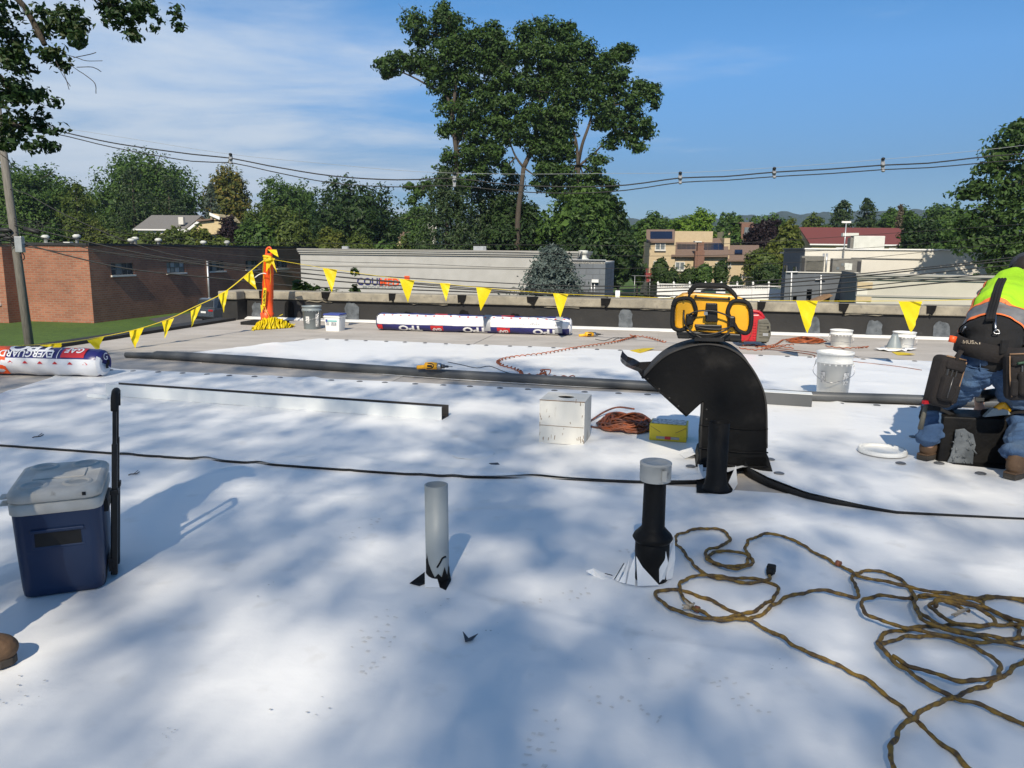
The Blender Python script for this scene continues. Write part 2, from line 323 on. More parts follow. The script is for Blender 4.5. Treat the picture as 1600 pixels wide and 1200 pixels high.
# far buildings
brickmat('brick', (.35, .138, .078), (.265, .098, .055), (.27, .185, .13), .42, .155, .022)
brickmat('block', (.155, .17, .19), (.135, .15, .17), (.10, .11, .125), .8, .4, .02)
mat('stucco_white', (.42, .415, .395), (.375, .37, .35), 1.2, .9, c3=(.34, .33, .31), s3=2.2, f3=(.62, .85))
mat('paint_white', (.64, .61, .54), (.58, .555, .49), .7, .85)
mat('paint_cream', (.50, .475, .41), (.45, .43, .37), .8, .85)
mat('block_grey', (.115, .13, .15), (.10, .112, .13), 1.5, .85)
mat('dark_trim', (.02, .02, .022), rough=.7)
mat('trim_beige', (.33, .32, .295), rough=.8)
mat('siding', (.50, .40, .255), (.46, .365, .23), 3, .8)
mat('siding_yellow', (.58, .47, .27), (.54, .43, .24), 3, .8)
mat('siding_light', (.60, .58, .53), rough=.8)
mat('shingle_brown', (.15, .10, .075), (.20, .14, .105), 9, .9, stretch=(1, 1, 4))
mat('shingle_grey', (.135, .13, .125), (.18, .17, .16), 9, .9)
mat('shingle_red', (.155, .04, .035), (.12, .032, .03), 9, .9, stretch=(1, 1, 3))
mat('solar', (.004, .006, .02), (.006, .010, .03), 4, .35, spec=.25)
mat('glass_dark', (.02, .026, .032), (.05, .06, .07), 1.2, .08)
mat('glass_pale', (.28, .31, .33), (.40, .42, .43), 1.5, .2)
mat('glass_mid', (.12, .14, .15), (.2, .22, .23), 1.0, .12)
mat('chimney_brick', (.22, .12, .085), (.16, .085, .06), 8, .9)
mat('deck_red', (.22, .03, .03), rough=.7)
mat('vinyl_white', (.78, .78, .77), (.74, .74, .73), 2, .5)
mat('galvanised', (.50, .51, .52), (.42, .43, .44), 5, .4, metal=.6)
mat('hvac', (.56, .57, .53), (.50, .51, .47), 2, .6)
mat('hvac_dark', (.16, .155, .14), (.12, .115, .105), 3, .7)
mat('rust', (.20, .12, .07), (.26, .16, .09), 5, .8)
mat('pole_wood', (.20, .185, .165), (.13, .12, .105), 5, .95, stretch=(8, 8, .6), bump=.5, bscale=30)
mat('wire', (.012, .012, .013), rough=.6)
mat('wire_light', (.30, .32, .34), rough=.6)
mat('insulator', (.26, .27, .29), rough=.5)
mat('car_paint', (.035, .042, .05), (.03, .036, .043), 2, .25, coat=.8)
mat('car_paint_blue', (.02, .03, .07), (.018, .027, .06), 2, .25, coat=.8)
mat('car_glass', (.01, .012, .014), rough=.06)
mat('tail_light', (.35, .01, .012), rough=.25)
mat('green_bin', (.02, .055, .03), (.025, .065, .035), 3, .6)
mat('hill', (.022, .042, .032), (.038, .062, .046), .045, 1.0, detail=10, bump=1.0, bscale=.12, bdist=6)
mat('bark', (.05, .04, .031), (.085, .068, .052), 3, .95, stretch=(6, 6, .8), bump=.6, bscale=14, bdist=.04)
leafmat('leaf_oak', (.024, .056, .013), (.068, .128, .025))
leafmat('leaf_mid', (.033, .075, .016), (.092, .165, .030))
leafmat('leaf_dark', (.017, .042, .012), (.045, .086, .02))
leafmat('leaf_olive', (.048, .082, .014), (.115, .155, .026))
leafmat('leaf_bright', (.085, .17, .015), (.17, .27, .03))
leafmat('leaf_yellowgreen', (.07, .105, .015), (.15, .17, .03))
leafmat('leaf_autumn', (.055, .085, .014), (.15, .145, .022), (.21, .155, .026))
leafmat('leaf_purple', (.014, .009, .012), (.032, .018, .022))
leafmat('needle_pine', (.018, .040, .013), (.046, .078, .022), tr=.15)
leafmat('needle_grey', (.055, .085, .06), (.11, .145, .105), tr=.15)
leafmat('needle_blue', (.055, .08, .07), (.115, .15, .135), tr=.12)
leafmat('needle_brown', (.09, .075, .05), (.15, .12, .08), tr=.15)
leafmat('leaf_near', (.012, .034, .010), (.034, .075, .018), (.05, .07, .02), tr=.3)
leafmat('leaf_shrub', (.022, .05, .012), (.06, .10, .022))
# ------------------------------------------------------------------ the setting: ground, hills, roof
rng = np.random.RandomState(7)
b = MB(); b.add([(-5000, -5000, GZ), (5000, -5000, GZ), (5000, 5000, GZ), (-5000, 5000, GZ)], [(0, 1, 2, 3)])
tag(b.build('ground', 'grass'), kind='structure')
def pave(name, pts, dz=0.004, mt='asphalt'):
    b = MB(); b.prism([(p[0], p[1], GZ + .0005) for p in pts], (0, 0, dz)); return tag(b.build(name, mt), kind='structure')
pave('parking_lot', [(-27.0, 57), (-20.5, 48), (-13, 40), (-4, 38), (6, 36), (6, 58), (-16, 61.6), (-20, 75), (-24.5, 75)])
pave('road', [(3, 60), (60, 45), (60, 55), (34, 62), (28, 79), (12, 79), (8, 68)], .0035)

# distant wooded ridge
X = np.arange(-1900, 1900, 7.0); Y = np.concatenate([np.linspace(900, 1500, 16), [1560, 1700, 2000]])
prof = np.concatenate([np.linspace(0, 1, 16) ** 0.8, [1.0, .8, 0]])
gx, gy = np.meshgrid(X, Y); hx = 52 + 12 * vnoise(X / 420 + 3.3, X * 0 + .5, 3) + np.clip((X - 250) / 700, 0, 1) * 26
gz = GZ + prof[:, None] * hx[None] + prof[:, None] * (11 * vnoise(gx / 17, gy / 29, 5) + 7 * vnoise(gx / 8, gy / 15, 6))
n0, n1 = gx.shape; idx = np.arange(n0 * n1).reshape(n0, n1)
Q = np.stack([idx[:-1, :-1], idx[:-1, 1:], idx[1:, 1:], idx[1:, :-1]], -1).reshape(-1, 4)
tag(np_mesh('hills', np.stack([gx, gy, gz], -1).reshape(-1, 3), Q, 'hill', smooth=False), kind='structure')

# roof deck (bare cover board) on the building's walls
UL, UR, VB, VF = -7.75, 14.0, -4.0, 13.0
roof = tag(MB().prism([UV(UL, VB, -.12), UV(UR, VB, -.12), UV(UR, VF, -.12), UV(UL, VF, -.12)], (0, 0, .12)).build('roof_deck', 'deck'), kind='structure')
MB().prism([UV(UL + .1, VB + .1, GZ), UV(UR - .1, VB + .1, GZ), UV(UR - .1, VF - .1, GZ), UV(UL + .1, VF - .1, GZ)], (0, 0, -GZ - .122)).build('wall', 'brick', roof)
MB().prism([UV(UL - .03, VB), UV(UL + .27, VB), UV(UL + .27, 12.3), UV(UL - .03, 12.3)], (0, 0, .045)).build('edge_curb', 'black_flashing', roof)
# board joints: thin cover-board panels visible at the left and far side
jr = np.random.RandomState(3)
for k, (u0, u1, v0, v1) in enumerate([(-7.45, -5.05, 11.25, 12.45), (-5.04, -2.6, 11.26, 12.6), (-2.59, -.15, 11.25, 12.6), (-.14, 2.3, 11.26, 12.6), (2.31, 4.75, 11.25, 12.6), (4.76, 7.2, 11.26, 12.6), (7.21, 9.6, 11.25, 12.6),
                                      (-7.45, -5.05, 10.03, 11.24), (-5.04, -2.6, 10.02, 11.25), (-2.59, -.15, 10.03, 11.24), (-.14, 2.3, 10.02, 11.24), (2.31, 4.75, 10.03, 11.24), (4.76, 7.2, 10.02, 11.24),
                                      (-7.45, -5.05, 8.8, 10.02), (-7.45, -5.05, 7.58, 8.79), (-5.04, -2.6, 6.9, 8.7)]):
    z = .004 + .001 * (k % 3)
    MB().prism([UV(u0, v0, .0005), UV(u1, v0, .0005), UV(u1, v1, .0005), UV(u0, v1, .0005)], (0, 0, z)).build('cover_board', 'deck', roof)

# parapet at the far side with coping stones, black flashing and grey sealant patches
pw = thing('parapet_wall', UV(0, 12.85), 'low roof parapet with black flashing and weathered concrete coping stones', 'parapet')
MB().prism([UV(UL - .05, 12.71, 0), UV(UR, 12.71, 0), UV(UR, 13.02, 0), UV(UL - .05, 13.02, 0)], (0, 0, .36)).build('flashing', 'black_flashing', pw)
MB().prism([UV(UL - .05, 12.4, 0), UV(UL + .25, 12.4, 0), UV(UL + .25, 12.708, 0), UV(UL - .05, 12.708, 0)], (0, 0, .36)).build('flashing', 'black_flashing', pw)
MB().prism([UV(UL + .26, 12.60, .004), UV(UR, 12.60, .004), UV(UR, 12.707, .03), UV(UL + .26, 12.707, .03)], (0, 0, .012)).build('base_strip', 'tpo', pw)
cu = []
u = G(615, 505)[:2] @ E1[:2]
u0 = u - 6 * 1.22
while u0 < UL + .6: u0 += 1.22
edges = [UL - .08] + list(np.arange(u0, UR, 1.22)) + [UR]
for k in range(len(edges) - 1):
    a, c = edges[k] + .006, edges[k + 1] - .006; dz = jr.uniform(-.008, .008); dv = jr.uniform(-.012, .012)
    MB().prism([UV(a, 12.655 + dv, .362), UV(c, 12.655 + dv + jr.uniform(-.008, .008), .362), UV(c, 13.06, .362), UV(a, 13.06, .362)], (0, 0, .145 + dz)).build('coping_stone', 'concrete_coping', pw, bevel=.018)
    if 0 < k:
        w = jr.uniform(.05, .10); q = edges[k] + jr.uniform(-.03, .03); zz = jr.uniform(.0, .06)
        poly = [UV(q - w, 12.632, .515), UV(q + w, 12.632, .515), UV(q + w * .8, 12.632, .42 + zz), UV(q + w * .25, 12.632, .365), UV(q - w * .3, 12.632, .40), UV(q - w * .9, 12.632, .37 + zz)]
        MB().prism(poly, E2 * .03).build('joint_patch', 'tar', pw)
MB().prism([UV(UL - .09, 12.35, .362), UV(UL + .27, 12.35, .362), UV(UL + .27, 12.63, .362), UV(UL - .09, 12.63, .362)], (0, 0, .145)).build('coping_stone', 'concrete_coping', pw, bevel=.018)
for (x, w, h, t) in [(402, .10, .30, 0), (452, .09, .33, 1), (550, .13, .33, 0), (638, .1, .2, 1), (725, .10, .25, 1), (805, .09, .22, 1), (978, .11, .34, 0), (1272, .10, .30, 0), (1368, .11, .27, 0), (1474, .12, .27, 0)]:
    uu = PL(x, 490, UV(0, 12.7), E2) @ E1
    poly = []
    for (du, dz) in ((-1, .01), (-.3, .008), (.35, .01), (1, .012), (1.02, .25), (.95, .5), (.97, .75), (.7, .93), (.35, 1.0), (0, .98), (-.35, 1.03), (-.75, .95), (-.98, .72), (-.94, .45), (-1.05, .22)):
        poly.append(UV(uu + w * (du + jr.uniform(-.09, .09)), 12.704, max(.008, h * (dz + jr.uniform(-.05, .05)))))
    MB().prism(poly, E2 * -.006).build('sealant_patch', 'sealant' if t == 0 else 'black_metal', pw)
for (x0, x1) in [(480, 520), (640, 700), (850, 905), (1000, 1060), (1320, 1380)]:       # torn top edge of the flashing
    a, c = PL(x0, 490, UV(0, 12.7), E2) @ E1, PL(x1, 490, UV(0, 12.7), E2) @ E1
    pts = [UV(q, 12.695 - jr.uniform(0, .012), .345 + jr.uniform(-.012, .012)) for q in np.linspace(a, c, 9)]
    MB().tube(pts, [jr.uniform(.004, .012) for _ in pts], 5).build('torn_edge', 'concrete_coping', pw)

# ------------------------------------------------------------------ the loose membrane sheets
plate = MB().lathe([(.0, .004), (.008, .0035), (.012, .0055), (.022, .005), (.029, .002), (.030, 0)], n=14)
plate_me = plate.build('fastener_plate', 'plate_grey'); PM = plate_me.data; bpy.data.objects.remove(plate_me)
def fastener(parent, p):
    o = bpy.data.objects.new('fastener_plate', PM); COL.objects.link(o); o.parent = parent; o.matrix_parent_inverse = inv(parent)
    o.location = tuple(map(float, p)); o.rotation_euler = (0, 0, rng.uniform(0, 3)); return o
WR = [(rng.uniform(-6, 9), rng.uniform(.5, 10), rng.uniform(0, math.pi), rng.uniform(.25, 1.0), rng.uniform(.025, .07), rng.uniform(.004, .0145)) for _ in range(130)]
WR += [(rng.uniform(-4, 5), rng.uniform(1.2, 6.8), rng.choice([rng.normal(0, .25), rng.uniform(0, 3.14)]), rng.uniform(.3, 1.3), rng.uniform(.012, .022), rng.uniform(.002, .0045)) for _ in range(60)]
def wrinkle(u, v):
    z = .004 * vnoise(u * 1.1 + 9, v * 1.1 + 4, 11) + .0022 * vnoise(u * 3 + 2, v * 3 + 7, 12)
    for (a, c, t, l, w, h) in WR:                       # soft creases pushed up in the loose sheet
        du = (u - a) * math.cos(t) + (v - c) * math.sin(t); dv = -(u - a) * math.sin(t) + (v - c) * math.cos(t)
        z = z + h * np.exp(-(du / l) ** 2 - ((dv + .12 * (du / l) ** 2 * l) / w) ** 2)
    return z
def sheet(name, ul, ur, vlo, vhi, z0, label, nu, nv, lift=None):
    s = np.linspace(0, 1, nv); V = []
    t = np.linspace(0, 1, nu)
    vv = np.empty((nv, nu)); uu = np.empty((nv, nu))
    for i, q in enumerate(s):
        ull = ul(q); u_ = ull + (ur - ull) * t; uu[i] = u_
        lo = vlo(u_); hi = vhi(u_); vv[i] = lo + (hi - lo) * q
    z = z0 + wrinkle(uu, vv)
    if lift is not None: z = z + lift(uu, s[:, None])
    pts = uu[..., None] * E1 + vv[..., None] * E2 + z[..., None] * UP
    idx = np.arange(nv * nu).reshape(nv, nu); Q = np.stack([idx[:-1, :-1], idx[:-1, 1:], idx[1:, 1:], idx[1:, :-1]], -1).reshape(-1, 4)
    o = np_mesh(name, pts.reshape(-1, 3), Q, 'tpo', smooth=True)
    return tag(o, label, 'roofing sheet', 'white roofing membrane sheets')
uvp = lambda x, y: (G(x, y)[:2] @ E1[:2], G(x, y)[:2] @ E2[:2])
cv = [uvp(*p) for p in [(197, 560), (300, 564), (400, 570), (500, 579), (600, 587), (700, 594), (800, 600), (900, 606), (1010, 611), (1150, 621), (1270, 628), (1437, 633)]]
cu_, cvv = [a for a, _ in cv], [c for _, c in cv]
far = sheet('membrane_sheet', lambda q: -5.9 + 1.05 * q, 9.5, lambda u: np.interp(u, cu_, cvv, right=7.05), lambda u: 10.02 - .015 * u, .005, 'white roofing sheet stretched along the parapet side with its near edge rolled grey', 200, 40)
sx = [uvp(*p) for p in [(0, 699), (660, 746), (1000, 757), (1088, 757), (1128, 748), (1165, 745), (1200, 762), (1260, 781), (1340, 795), (1400, 804), (1600, 814)]]
su, sv = [a for a, _ in sx], [c for _, c in sx]
el = lambda u: np.interp(u, su, [.010, .010, .012, .016, .02, .055, .048, .032, .018, .009, .006])
mid = sheet('membrane_sheet', lambda q: -5.15 - .85 * q, 9.5, lambda u: np.interp(u, su, sv), lambda u: 6.91 + 0 * u, .007,
            'white roofing sheet holding the cardboard box, black duct and metal channel', 480, 110, lift=lambda u, q: el(u) * np.clip(1 - q * 7, 0, 1) ** 2)
near = sheet('membrane_sheet', lambda q: -6.1 + 0 * q, 9.5, lambda u: 1.05 + 0 * u, lambda u: 4.14 + 0 * u, .003, 'white scuffed roofing sheet around the grey plastic pipe and yellow cord', 600, 130)
sheet('membrane_sheet', lambda q: -6.1 + 0 * q, 9.5, lambda u: -1.9 + 0 * u, lambda u: 1.0 + 0 * u, .003, 'white roofing sheet next to the one with the yellow cord, under the standing worker', 120, 30)
for sh, us, vs in ((far, np.arange(-4.7, 9, .292), lambda u: 9.93 - .015 * u), (mid, np.arange(-5.6, 9, .272), lambda u: 6.83)):
    for u in us:
        if -.95 < u - 1.0 < .1 and sh is mid: pass
        q = UV(u + rng.uniform(-.02, .02), vs(u) + rng.uniform(-.012, .012)); fastener(sh, (q[0], q[1], .012))
for (x, y) in [(1079, 717), (1079, 732), (1203, 721), (1217, 743), (1427, 685), (1467, 727), (1532, 743), (1407, 727)]:
    q = G(x, y); fastener(mid, (q[0], q[1], .014))
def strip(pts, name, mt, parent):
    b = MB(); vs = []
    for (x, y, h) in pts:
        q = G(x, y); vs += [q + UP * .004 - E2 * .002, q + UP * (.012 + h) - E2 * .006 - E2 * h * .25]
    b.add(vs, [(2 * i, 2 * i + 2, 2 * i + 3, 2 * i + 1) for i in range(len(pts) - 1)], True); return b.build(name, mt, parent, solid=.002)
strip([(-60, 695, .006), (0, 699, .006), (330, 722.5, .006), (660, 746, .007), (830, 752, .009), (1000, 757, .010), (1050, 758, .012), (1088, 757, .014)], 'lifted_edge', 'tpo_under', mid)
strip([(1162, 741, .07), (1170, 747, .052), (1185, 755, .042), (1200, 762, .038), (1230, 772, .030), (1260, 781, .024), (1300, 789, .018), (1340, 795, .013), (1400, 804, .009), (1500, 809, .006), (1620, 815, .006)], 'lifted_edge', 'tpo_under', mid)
# rolled grey underside of the far sheet's near edge
pts = []; rr = []
for (x, y, r) in [(197, 560, .032), (240, 561.5, .036), (246, 562, .046), (300, 565.5, .05), (400, 572, .05), (500, 579, .047), (600, 585.5, .044), (700, 592, .043), (800, 598, .043), (900, 604.5, .043), (1010, 611, .043), (1150, 621, .043), (1270, 628, .042), (1437, 633, .04), (1600, 641, .038), (1900, 652, .036)]:
    q = G(x, y); pts.append(q + UP * (r + .008)); rr.append(r)
sp = spline(pts, .12); t0 = np.linspace(0, 1, len(sp)); xs = np.array([p[0] for p in pts])
MB().tube(sp, np.interp(sp[:, 0], xs, rr), 14).build('rolled_edge', 'tpo_grey', far)

# boot scuffs and dirt marks, thin flakes of dried mud on the sheets
sr = np.random.RandomState(21)
def flakes(name, spots, parent, mt='deck'):
    b = MB()
    for (x, y, n, s, a) in spots:
        c = G(x, y)
        for _ in range(n):
            q = c + np.array([sr.normal(0, s), sr.normal(0, s * 1.6), 0]); r = sr.uniform(.0015, .004)
            z = .0105 + float(wrinkle(q @ E1, q @ E2)); aa = sr.uniform(0, 6); k = sr.randint(3, 6)
            b.add([q + np.array([r * sr.uniform(.5, 2.2) * math.cos(aa + 6.28 * i / k), r * math.sin(aa + 6.28 * i / k), z]) for i in range(k)], [tuple(range(k))])
    o = b.build(name, mt, parent); o['kind'] = 'stuff'; return o
flakes('dirt_flakes', [(690, 950, 4, .05, 0), (30, 1095, 10, .05, 0), (265, 1150, 6, .012, 0), (765, 995, 5, .015, 0), (500, 1120, 5, .06, 0), (1215, 1045, 5, .02, 0), (1000, 1010, 6, .12, 0), (400, 920, 4, .1, 0)], near, 'scuff')
def boot_print(x, y, yaw, parent):                      # faint lug marks of a dusty sole
    c = G(x, y); b = MB(); ca_, sa_ = math.cos(yaw), math.sin(yaw)
    for i in range(9):
        for j in (-1, 0, 1):
            if sr.rand() < .55: continue
            l = -.13 + .032 * i + (.008 if j else 0); w = j * (.03 if i > 2 else .024)
            for (sl, sw) in ((.009, .010),):
                sl *= sr.uniform(.3, .9); sw *= sr.uniform(.4, 1.1); l += sr.uniform(-.006, .006); w += sr.uniform(-.006, .006); p = [(l - sl, w - sw * sr.rand()), (l + sl * sr.rand(), w - sw), (l + sl, w + sw * sr.rand()), (l - sl * sr.rand(), w + sw)]; k = []
                for a_, b_ in p:
                    q = c + np.array([a_ * ca_ - b_ * sa_, a_ * sa_ + b_ * ca_, 0]); k.append(q + UP * (.0052 + float(wrinkle(q @ E1, q @ E2))))
                b.add(k, [(0, 1, 2, 3)])
    o = b.build('boot_print', 'print_dust', parent); o['kind'] = 'stuff'
for (x, y, a) in ((583, 985, 1.2), (590, 1022, 1.5), (568, 830, 1.1), (870, 940, .4), (845, 1165, 1.4), (1160, 1095, 2.0), (965, 1103, 2.6), (1010, 860, .5)): boot_print(x, y, a, near)
for (x, y, a) in ((690, 690, 1.0), (560, 675, .6), (1330, 655, 1.4), (1260, 690, .9)): boot_print(x, y, a, mid)
# ------------------------------------------------------------------ things on the roof
XA = np.array([1.0, 0, 0]); YA = np.array([0, 1.0, 0])
def rot(a): return (np.array([math.cos(a), math.sin(a), 0]), np.array([-math.sin(a), math.cos(a), 0]), UP)
# --- cooler
A = G(37, 941); B = G(163, 912); ca = R(23); cx, cy, _ = rot(ca); wid = .255; dep = .34
o0 = A + cx * wid / 2 + cy * dep / 2
ck = thing('cooler', o0, 'dark blue wheeled cooler with dirty white lid and raised black tow handle', 'cooler')
def CP(x, y, z): return o0 + cx * x + cy * y + UP * z
def rsect(hx, hy, r, z, n=5):
    out = []
    for sx_, sy_, a0 in ((1, 1, 0), (-1, 1, 90), (-1, -1, 180), (1, -1, 270)):
        for k in range(n):
            a = R(a0 + 90 * k / (n - 1)); out.append(CP(sx_ * (hx - r) + r * math.cos(a), sy_ * (hy - r) + r * math.sin(a), z))
    return out
def loft(mb, secs, cap=True):
    n = len(secs[0]); o = len(mb.v); vs = [p for s in secs for p in s]
    fs = [(i * n + j, i * n + (j + 1) % n, (i + 1) * n + (j + 1) % n, (i + 1) * n + j) for i in range(len(secs) - 1) for j in range(n)]
    mb.add(vs, fs, True)
    if cap:
        mb.add(secs[0], [tuple(range(n - 1, -1, -1))]); mb.add(secs[-1], [tuple(range(n))])
    return mb
loft(MB(), [rsect(.122, .156, .03, .008), rsect(.130, .166, .035, .014), rsect(.134, .171, .04, .04), rsect(.139, .178, .04, .18), rsect(.142, .186, .04, .325)]).build('body', 'navy', ck)
loft(MB(), [rsect(.145, .190, .04, .325), rsect(.147, .192, .04, .328), rsect(.148, .193, .04, .362), rsect(.14, .185, .04, .366)]).build('rim', 'dirty_white', ck)
loft(MB(), [rsect(.136, .185, .04, .3665), rsect(.147, .199, .045, .374), rsect(.149, .201, .045, .398), rsect(.142, .194, .05, .41), rsect(.130, .182, .05, .415)]).build('lid', 'dirty_white', ck)
lid = ck.children[-1]
for (x, y) in ((-.07, -.13), (.07, -.13), (-.07, .13), (.07, .13)):     # cup rings moulded in the lid, inner discs greyed to paint recess shade
    MB().lathe([(.030, .414), (.034, .418), (.040, .421), (.046, .420), (.051, .414)], CP(x, y, 0) * np.array([1, 1, 0]), 22).build('cup_ring', 'dirty_white', lid); MB().lathe([(0, .4158), (.033, .4158)], CP(x, y, 0) * np.array([1, 1, 0]), 20).build('cup_shade', 'cap_grey', lid)
MB().box(CP(0, 0, .417), (.17, .11, .006), (cx, cy, UP)).build('raised_panel', 'dirty_white', lid, bevel=.003)
MB().box(CP(0.095, -.2015, .39), (.012, .006, .012), (cx, cy, UP)).build('lid_hole', 'black_plastic', lid)
for s in (-1, 1): MB().box(CP(-.162, -.11 + .0 * s, .368 + .012 * s), (.03, .05, .008), (cx, cy, UP)).build('lid_lip', 'dirty_white', lid, bevel=.003)
# recessed grip in the front wall: raised frame with dark pocket behind it
fy = -.177
for (x, z, w, h) in ((0, .262, .17, .012), (0, .197, .17, .012), (-.079, .2295, .012, .065), (.079, .2295, .012, .065)):
    MB().box(CP(x, fy + (.006 if z < .23 else -.004), z), (w, .02, h), (cx, cy, UP)).build('grip_frame', 'navy', ck, bevel=.004)
MB().box(CP(0, fy + .001, .2295), (.146, .012, .054), (cx, cy, UP)).build('grip_pocket', 'black_plastic', ck)
for y in (-.10, .10):
    a_ = (cy, UP, cx)
    MB().lathe([(.0, -.02), (.03, -.02), (.052, -.014), (.055, 0), (.052, .014), (.03, .02), (0, .02)], CP(.115, y, .0565), 20, ax=a_).build('wheel', 'black_rubber', ck)
hd = []
for (y, r) in ((-.055, .013), (.055, .013)):
    hu_ = (UP + cx * .07) / np.linalg.norm(UP + cx * .07); ha_ = (cx - UP * .07, cy, hu_)
    MB().box(CP(.155 + .07 * .18, y, .18), (.024, .03, .33), ha_).build('handle_sleeve', 'black_plastic', ck, bevel=.004)
    MB().box(CP(.155 + .07 * .43, y, .43), (.019, .022, .20), ha_).build('handle_rail', 'black_plastic', ck, bevel=.003)
    MB().box(CP(.155 + .07 * .6, y, .60), (.014, .017, .18), ha_).build('handle_rail', 'black_plastic', ck, bevel=.003)
    MB().box(CP(.155 + .07 * .344, y, .344), (.03, .035, .02), ha_).build('handle_collar', 'black_plastic', ck, bevel=.003)
MB().tube(spline([CP(.201, -.056, .655), CP(.203, -.056, .69), CP(.205, -.045, .712), CP(.205, 0, .718), CP(.205, .045, .712), CP(.203, .056, .69), CP(.201, .056, .655)], .01), .0135, 10).build('handle_grip', 'black_rubber', ck)
for z in (.06, .30): MB().box(CP(.148, 0, z), (.014, .15, .05), (cx, cy, UP)).build('handle_bracket', 'black_plastic', ck)

# --- grey plastic vent pipe
c = G(684, 908); tp = P(680.5, 757, c[1])
vp = thing('vent_pipe', c, 'grey plastic vent pipe stub with torn black tar base', 'pipe')
ht = tp[2]; lean = np.array([tp[0] - c[0], 0, 0]) * .6
def prof_tube(mb, c0, c1, ro, ri, n=28):
    ax3 = np.array(c1) - np.array(c0); L_ = np.linalg.norm(ax3); ax3 /= L_; a1 = np.cross(YA, ax3); a1 /= np.linalg.norm(a1); a2 = np.cross(ax3, a1)
    mb.lathe([(ro, 0), (ro, L_), (ri, L_), (ri, L_ * .25)], c0, n, ax=(a1, a2, ax3)); return mb
prof_tube(MB(), c - UP * .02, c + lean + UP * ht, .0445, .0385).build('tube', 'pvc', vp)
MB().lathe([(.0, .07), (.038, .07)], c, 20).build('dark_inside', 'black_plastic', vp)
b = MB(); jr2 = np.random.RandomState(4)                                # jagged tar collar
n = 22; ring = []
for k in range(n):
    a = 2 * math.pi * k / n; h = .035 + .04 * jr2.rand() * (k % 2) + (.05 if k in (13, 14) else 0); ring.append((a, h))
vs = [c + np.array([.0475 * math.cos(a), .0475 * math.sin(a), .002]) for a, h in ring] + [c + np.array([.0462 * math.cos(a), .0462 * math.sin(a), h]) for a, h in ring]
b.add(vs, [(i, (i + 1) % n, n + (i + 1) % n, n + i) for i in range(n)], True); b.build('tar_collar', 'tar', vp)
def flap(name, pix, zs, mt, parent, th=.0018):           # a small cut tongue traced on the sheet, tips lifted
    b = MB(); b.add([G(x, y) + UP * z for (x, y), z in zip(pix, zs)], [tuple(range(len(pix)))]); return b.build(name, mt, parent, solid=th)
flap('tar_flap', [(640, 916), (664, 905), (664, 917), (655, 920)], [.012, .03, .012, .012], 'tar', vp)
flap('tar_flap', [(684, 905), (702, 900), (705, 911), (697, 927), (685, 922)], [.018, .024, .014, .012, .013], 'tar', vp)
flap('cut_tongue', [(664, 909), (680, 909), (687, 923), (664, 923)], [.045, .045, .013, .013], 'tpo', vp)
MB().tube(spline([c + np.array([.002, -.0448, .075]), c + np.array([.014, -.0432, .095]), c + np.array([.022, -.039, .11]), c + np.array([.034, -.030, .113])], .006), [.003] * 3 + [.006] * 3 + [.002] * 20 if False else .0035, 5).build('tar_smear', 'tar', vp)
MB().tube([c + np.array([-.040, -.021, .04]), c + np.array([-.0395, -.022, .10])], .003, 5).build('tar_smear', 'tar', vp)

# --- black vent with white cap
c = G(1017, 905); D = c[1]
zt = lambda y: P(1017, y, D)[2]
vc = thing('capped_vent', c, 'black tarred vent pipe wearing a grey white cap, cut sheet petals round its foot', 'vent')
MB().lathe([(.064, 0), (.060, .04), (.063, .075), (.067, .11), (.066, zt(838) - .012), (.05, zt(838))], c, 26).build('base', 'tar', vc)
MB().lathe([(.040, zt(846)), (.068, zt(845)), (.078, zt(838) - .002), (.072, zt(834)), (.052, zt(826)), (.044, zt(822)), (.042, zt(745)), (.044, zt(742))], c, 26).build('stack', 'tar', vc)
z0, z1 = zt(750), zt(722)
MB().lathe([(.046, z0 - .003), (.0585, z0), (.0595, z0 + .004), (.0595, z1 - .008), (.0605, z1 - .007), (.0605, z1), (.056, z1 + .003), (.044, z1 + .001), (.042, z1 - .006), (.0, z1 - .004)], c, 30).build('cap', 'cap_grey', vc)
MB().box(c + np.array([.022, -.0605, (z0 + z1) / 2 - .004]), (.018, .004, (z1 - z0) * .62)).build('cap_tab', 'cap_grey', vc, bevel=.0015)
def petal(base_px, tips, th=.0016):                      # cut membrane tongue: base on the sheet, tip standing against the pipe foot
    pts = [G(*q) + UP * .0115 for q in base_px] + [P(x, y, D + d) for x, y, d in tips]; b = MB(); b.add(pts, [tuple(range(len(pts)))]); return b.build('cut_petal', 'tpo', vc, solid=th)
petal([(958, 906), (944, 911), (930, 906)], [(915, 892, -.02), (927, 888, -.01)])
petal([(966, 913), (957, 908)], [(966, 893, -.03), (979, 879, -.035)])
petal([(977, 916), (967, 914)], [(977, 892, -.05), (984, 873, -.055)])
petal([(992, 919), (979, 917)], [(984, 890, -.075), (992, 868, -.078)])
petal([(1030, 919), (996, 920)], [(994, 869, -.088), (1004, 886, -.09)])
petal([(1038, 912), (1030, 915)], [(1030, 890, -.06), (1040, 860, -.05), (1044, 880, -.05)])
petal([(1050, 908), (1039, 911)], [(1044, 880, -.02), (1054, 838, -.01), (1055, 872, -.01)])
for (x0, y0, x1, y1) in ((945, 896, 957, 899), (960, 905, 975, 880), (971, 910, 981, 885)): MB().tube([P(x0, y0, D - .05), P(x1, y1, D - .05)], .0018, 4).build('slit_shade', 'tpo_under', vc)  # thin dark tubes painted in as the shadow of the cuts

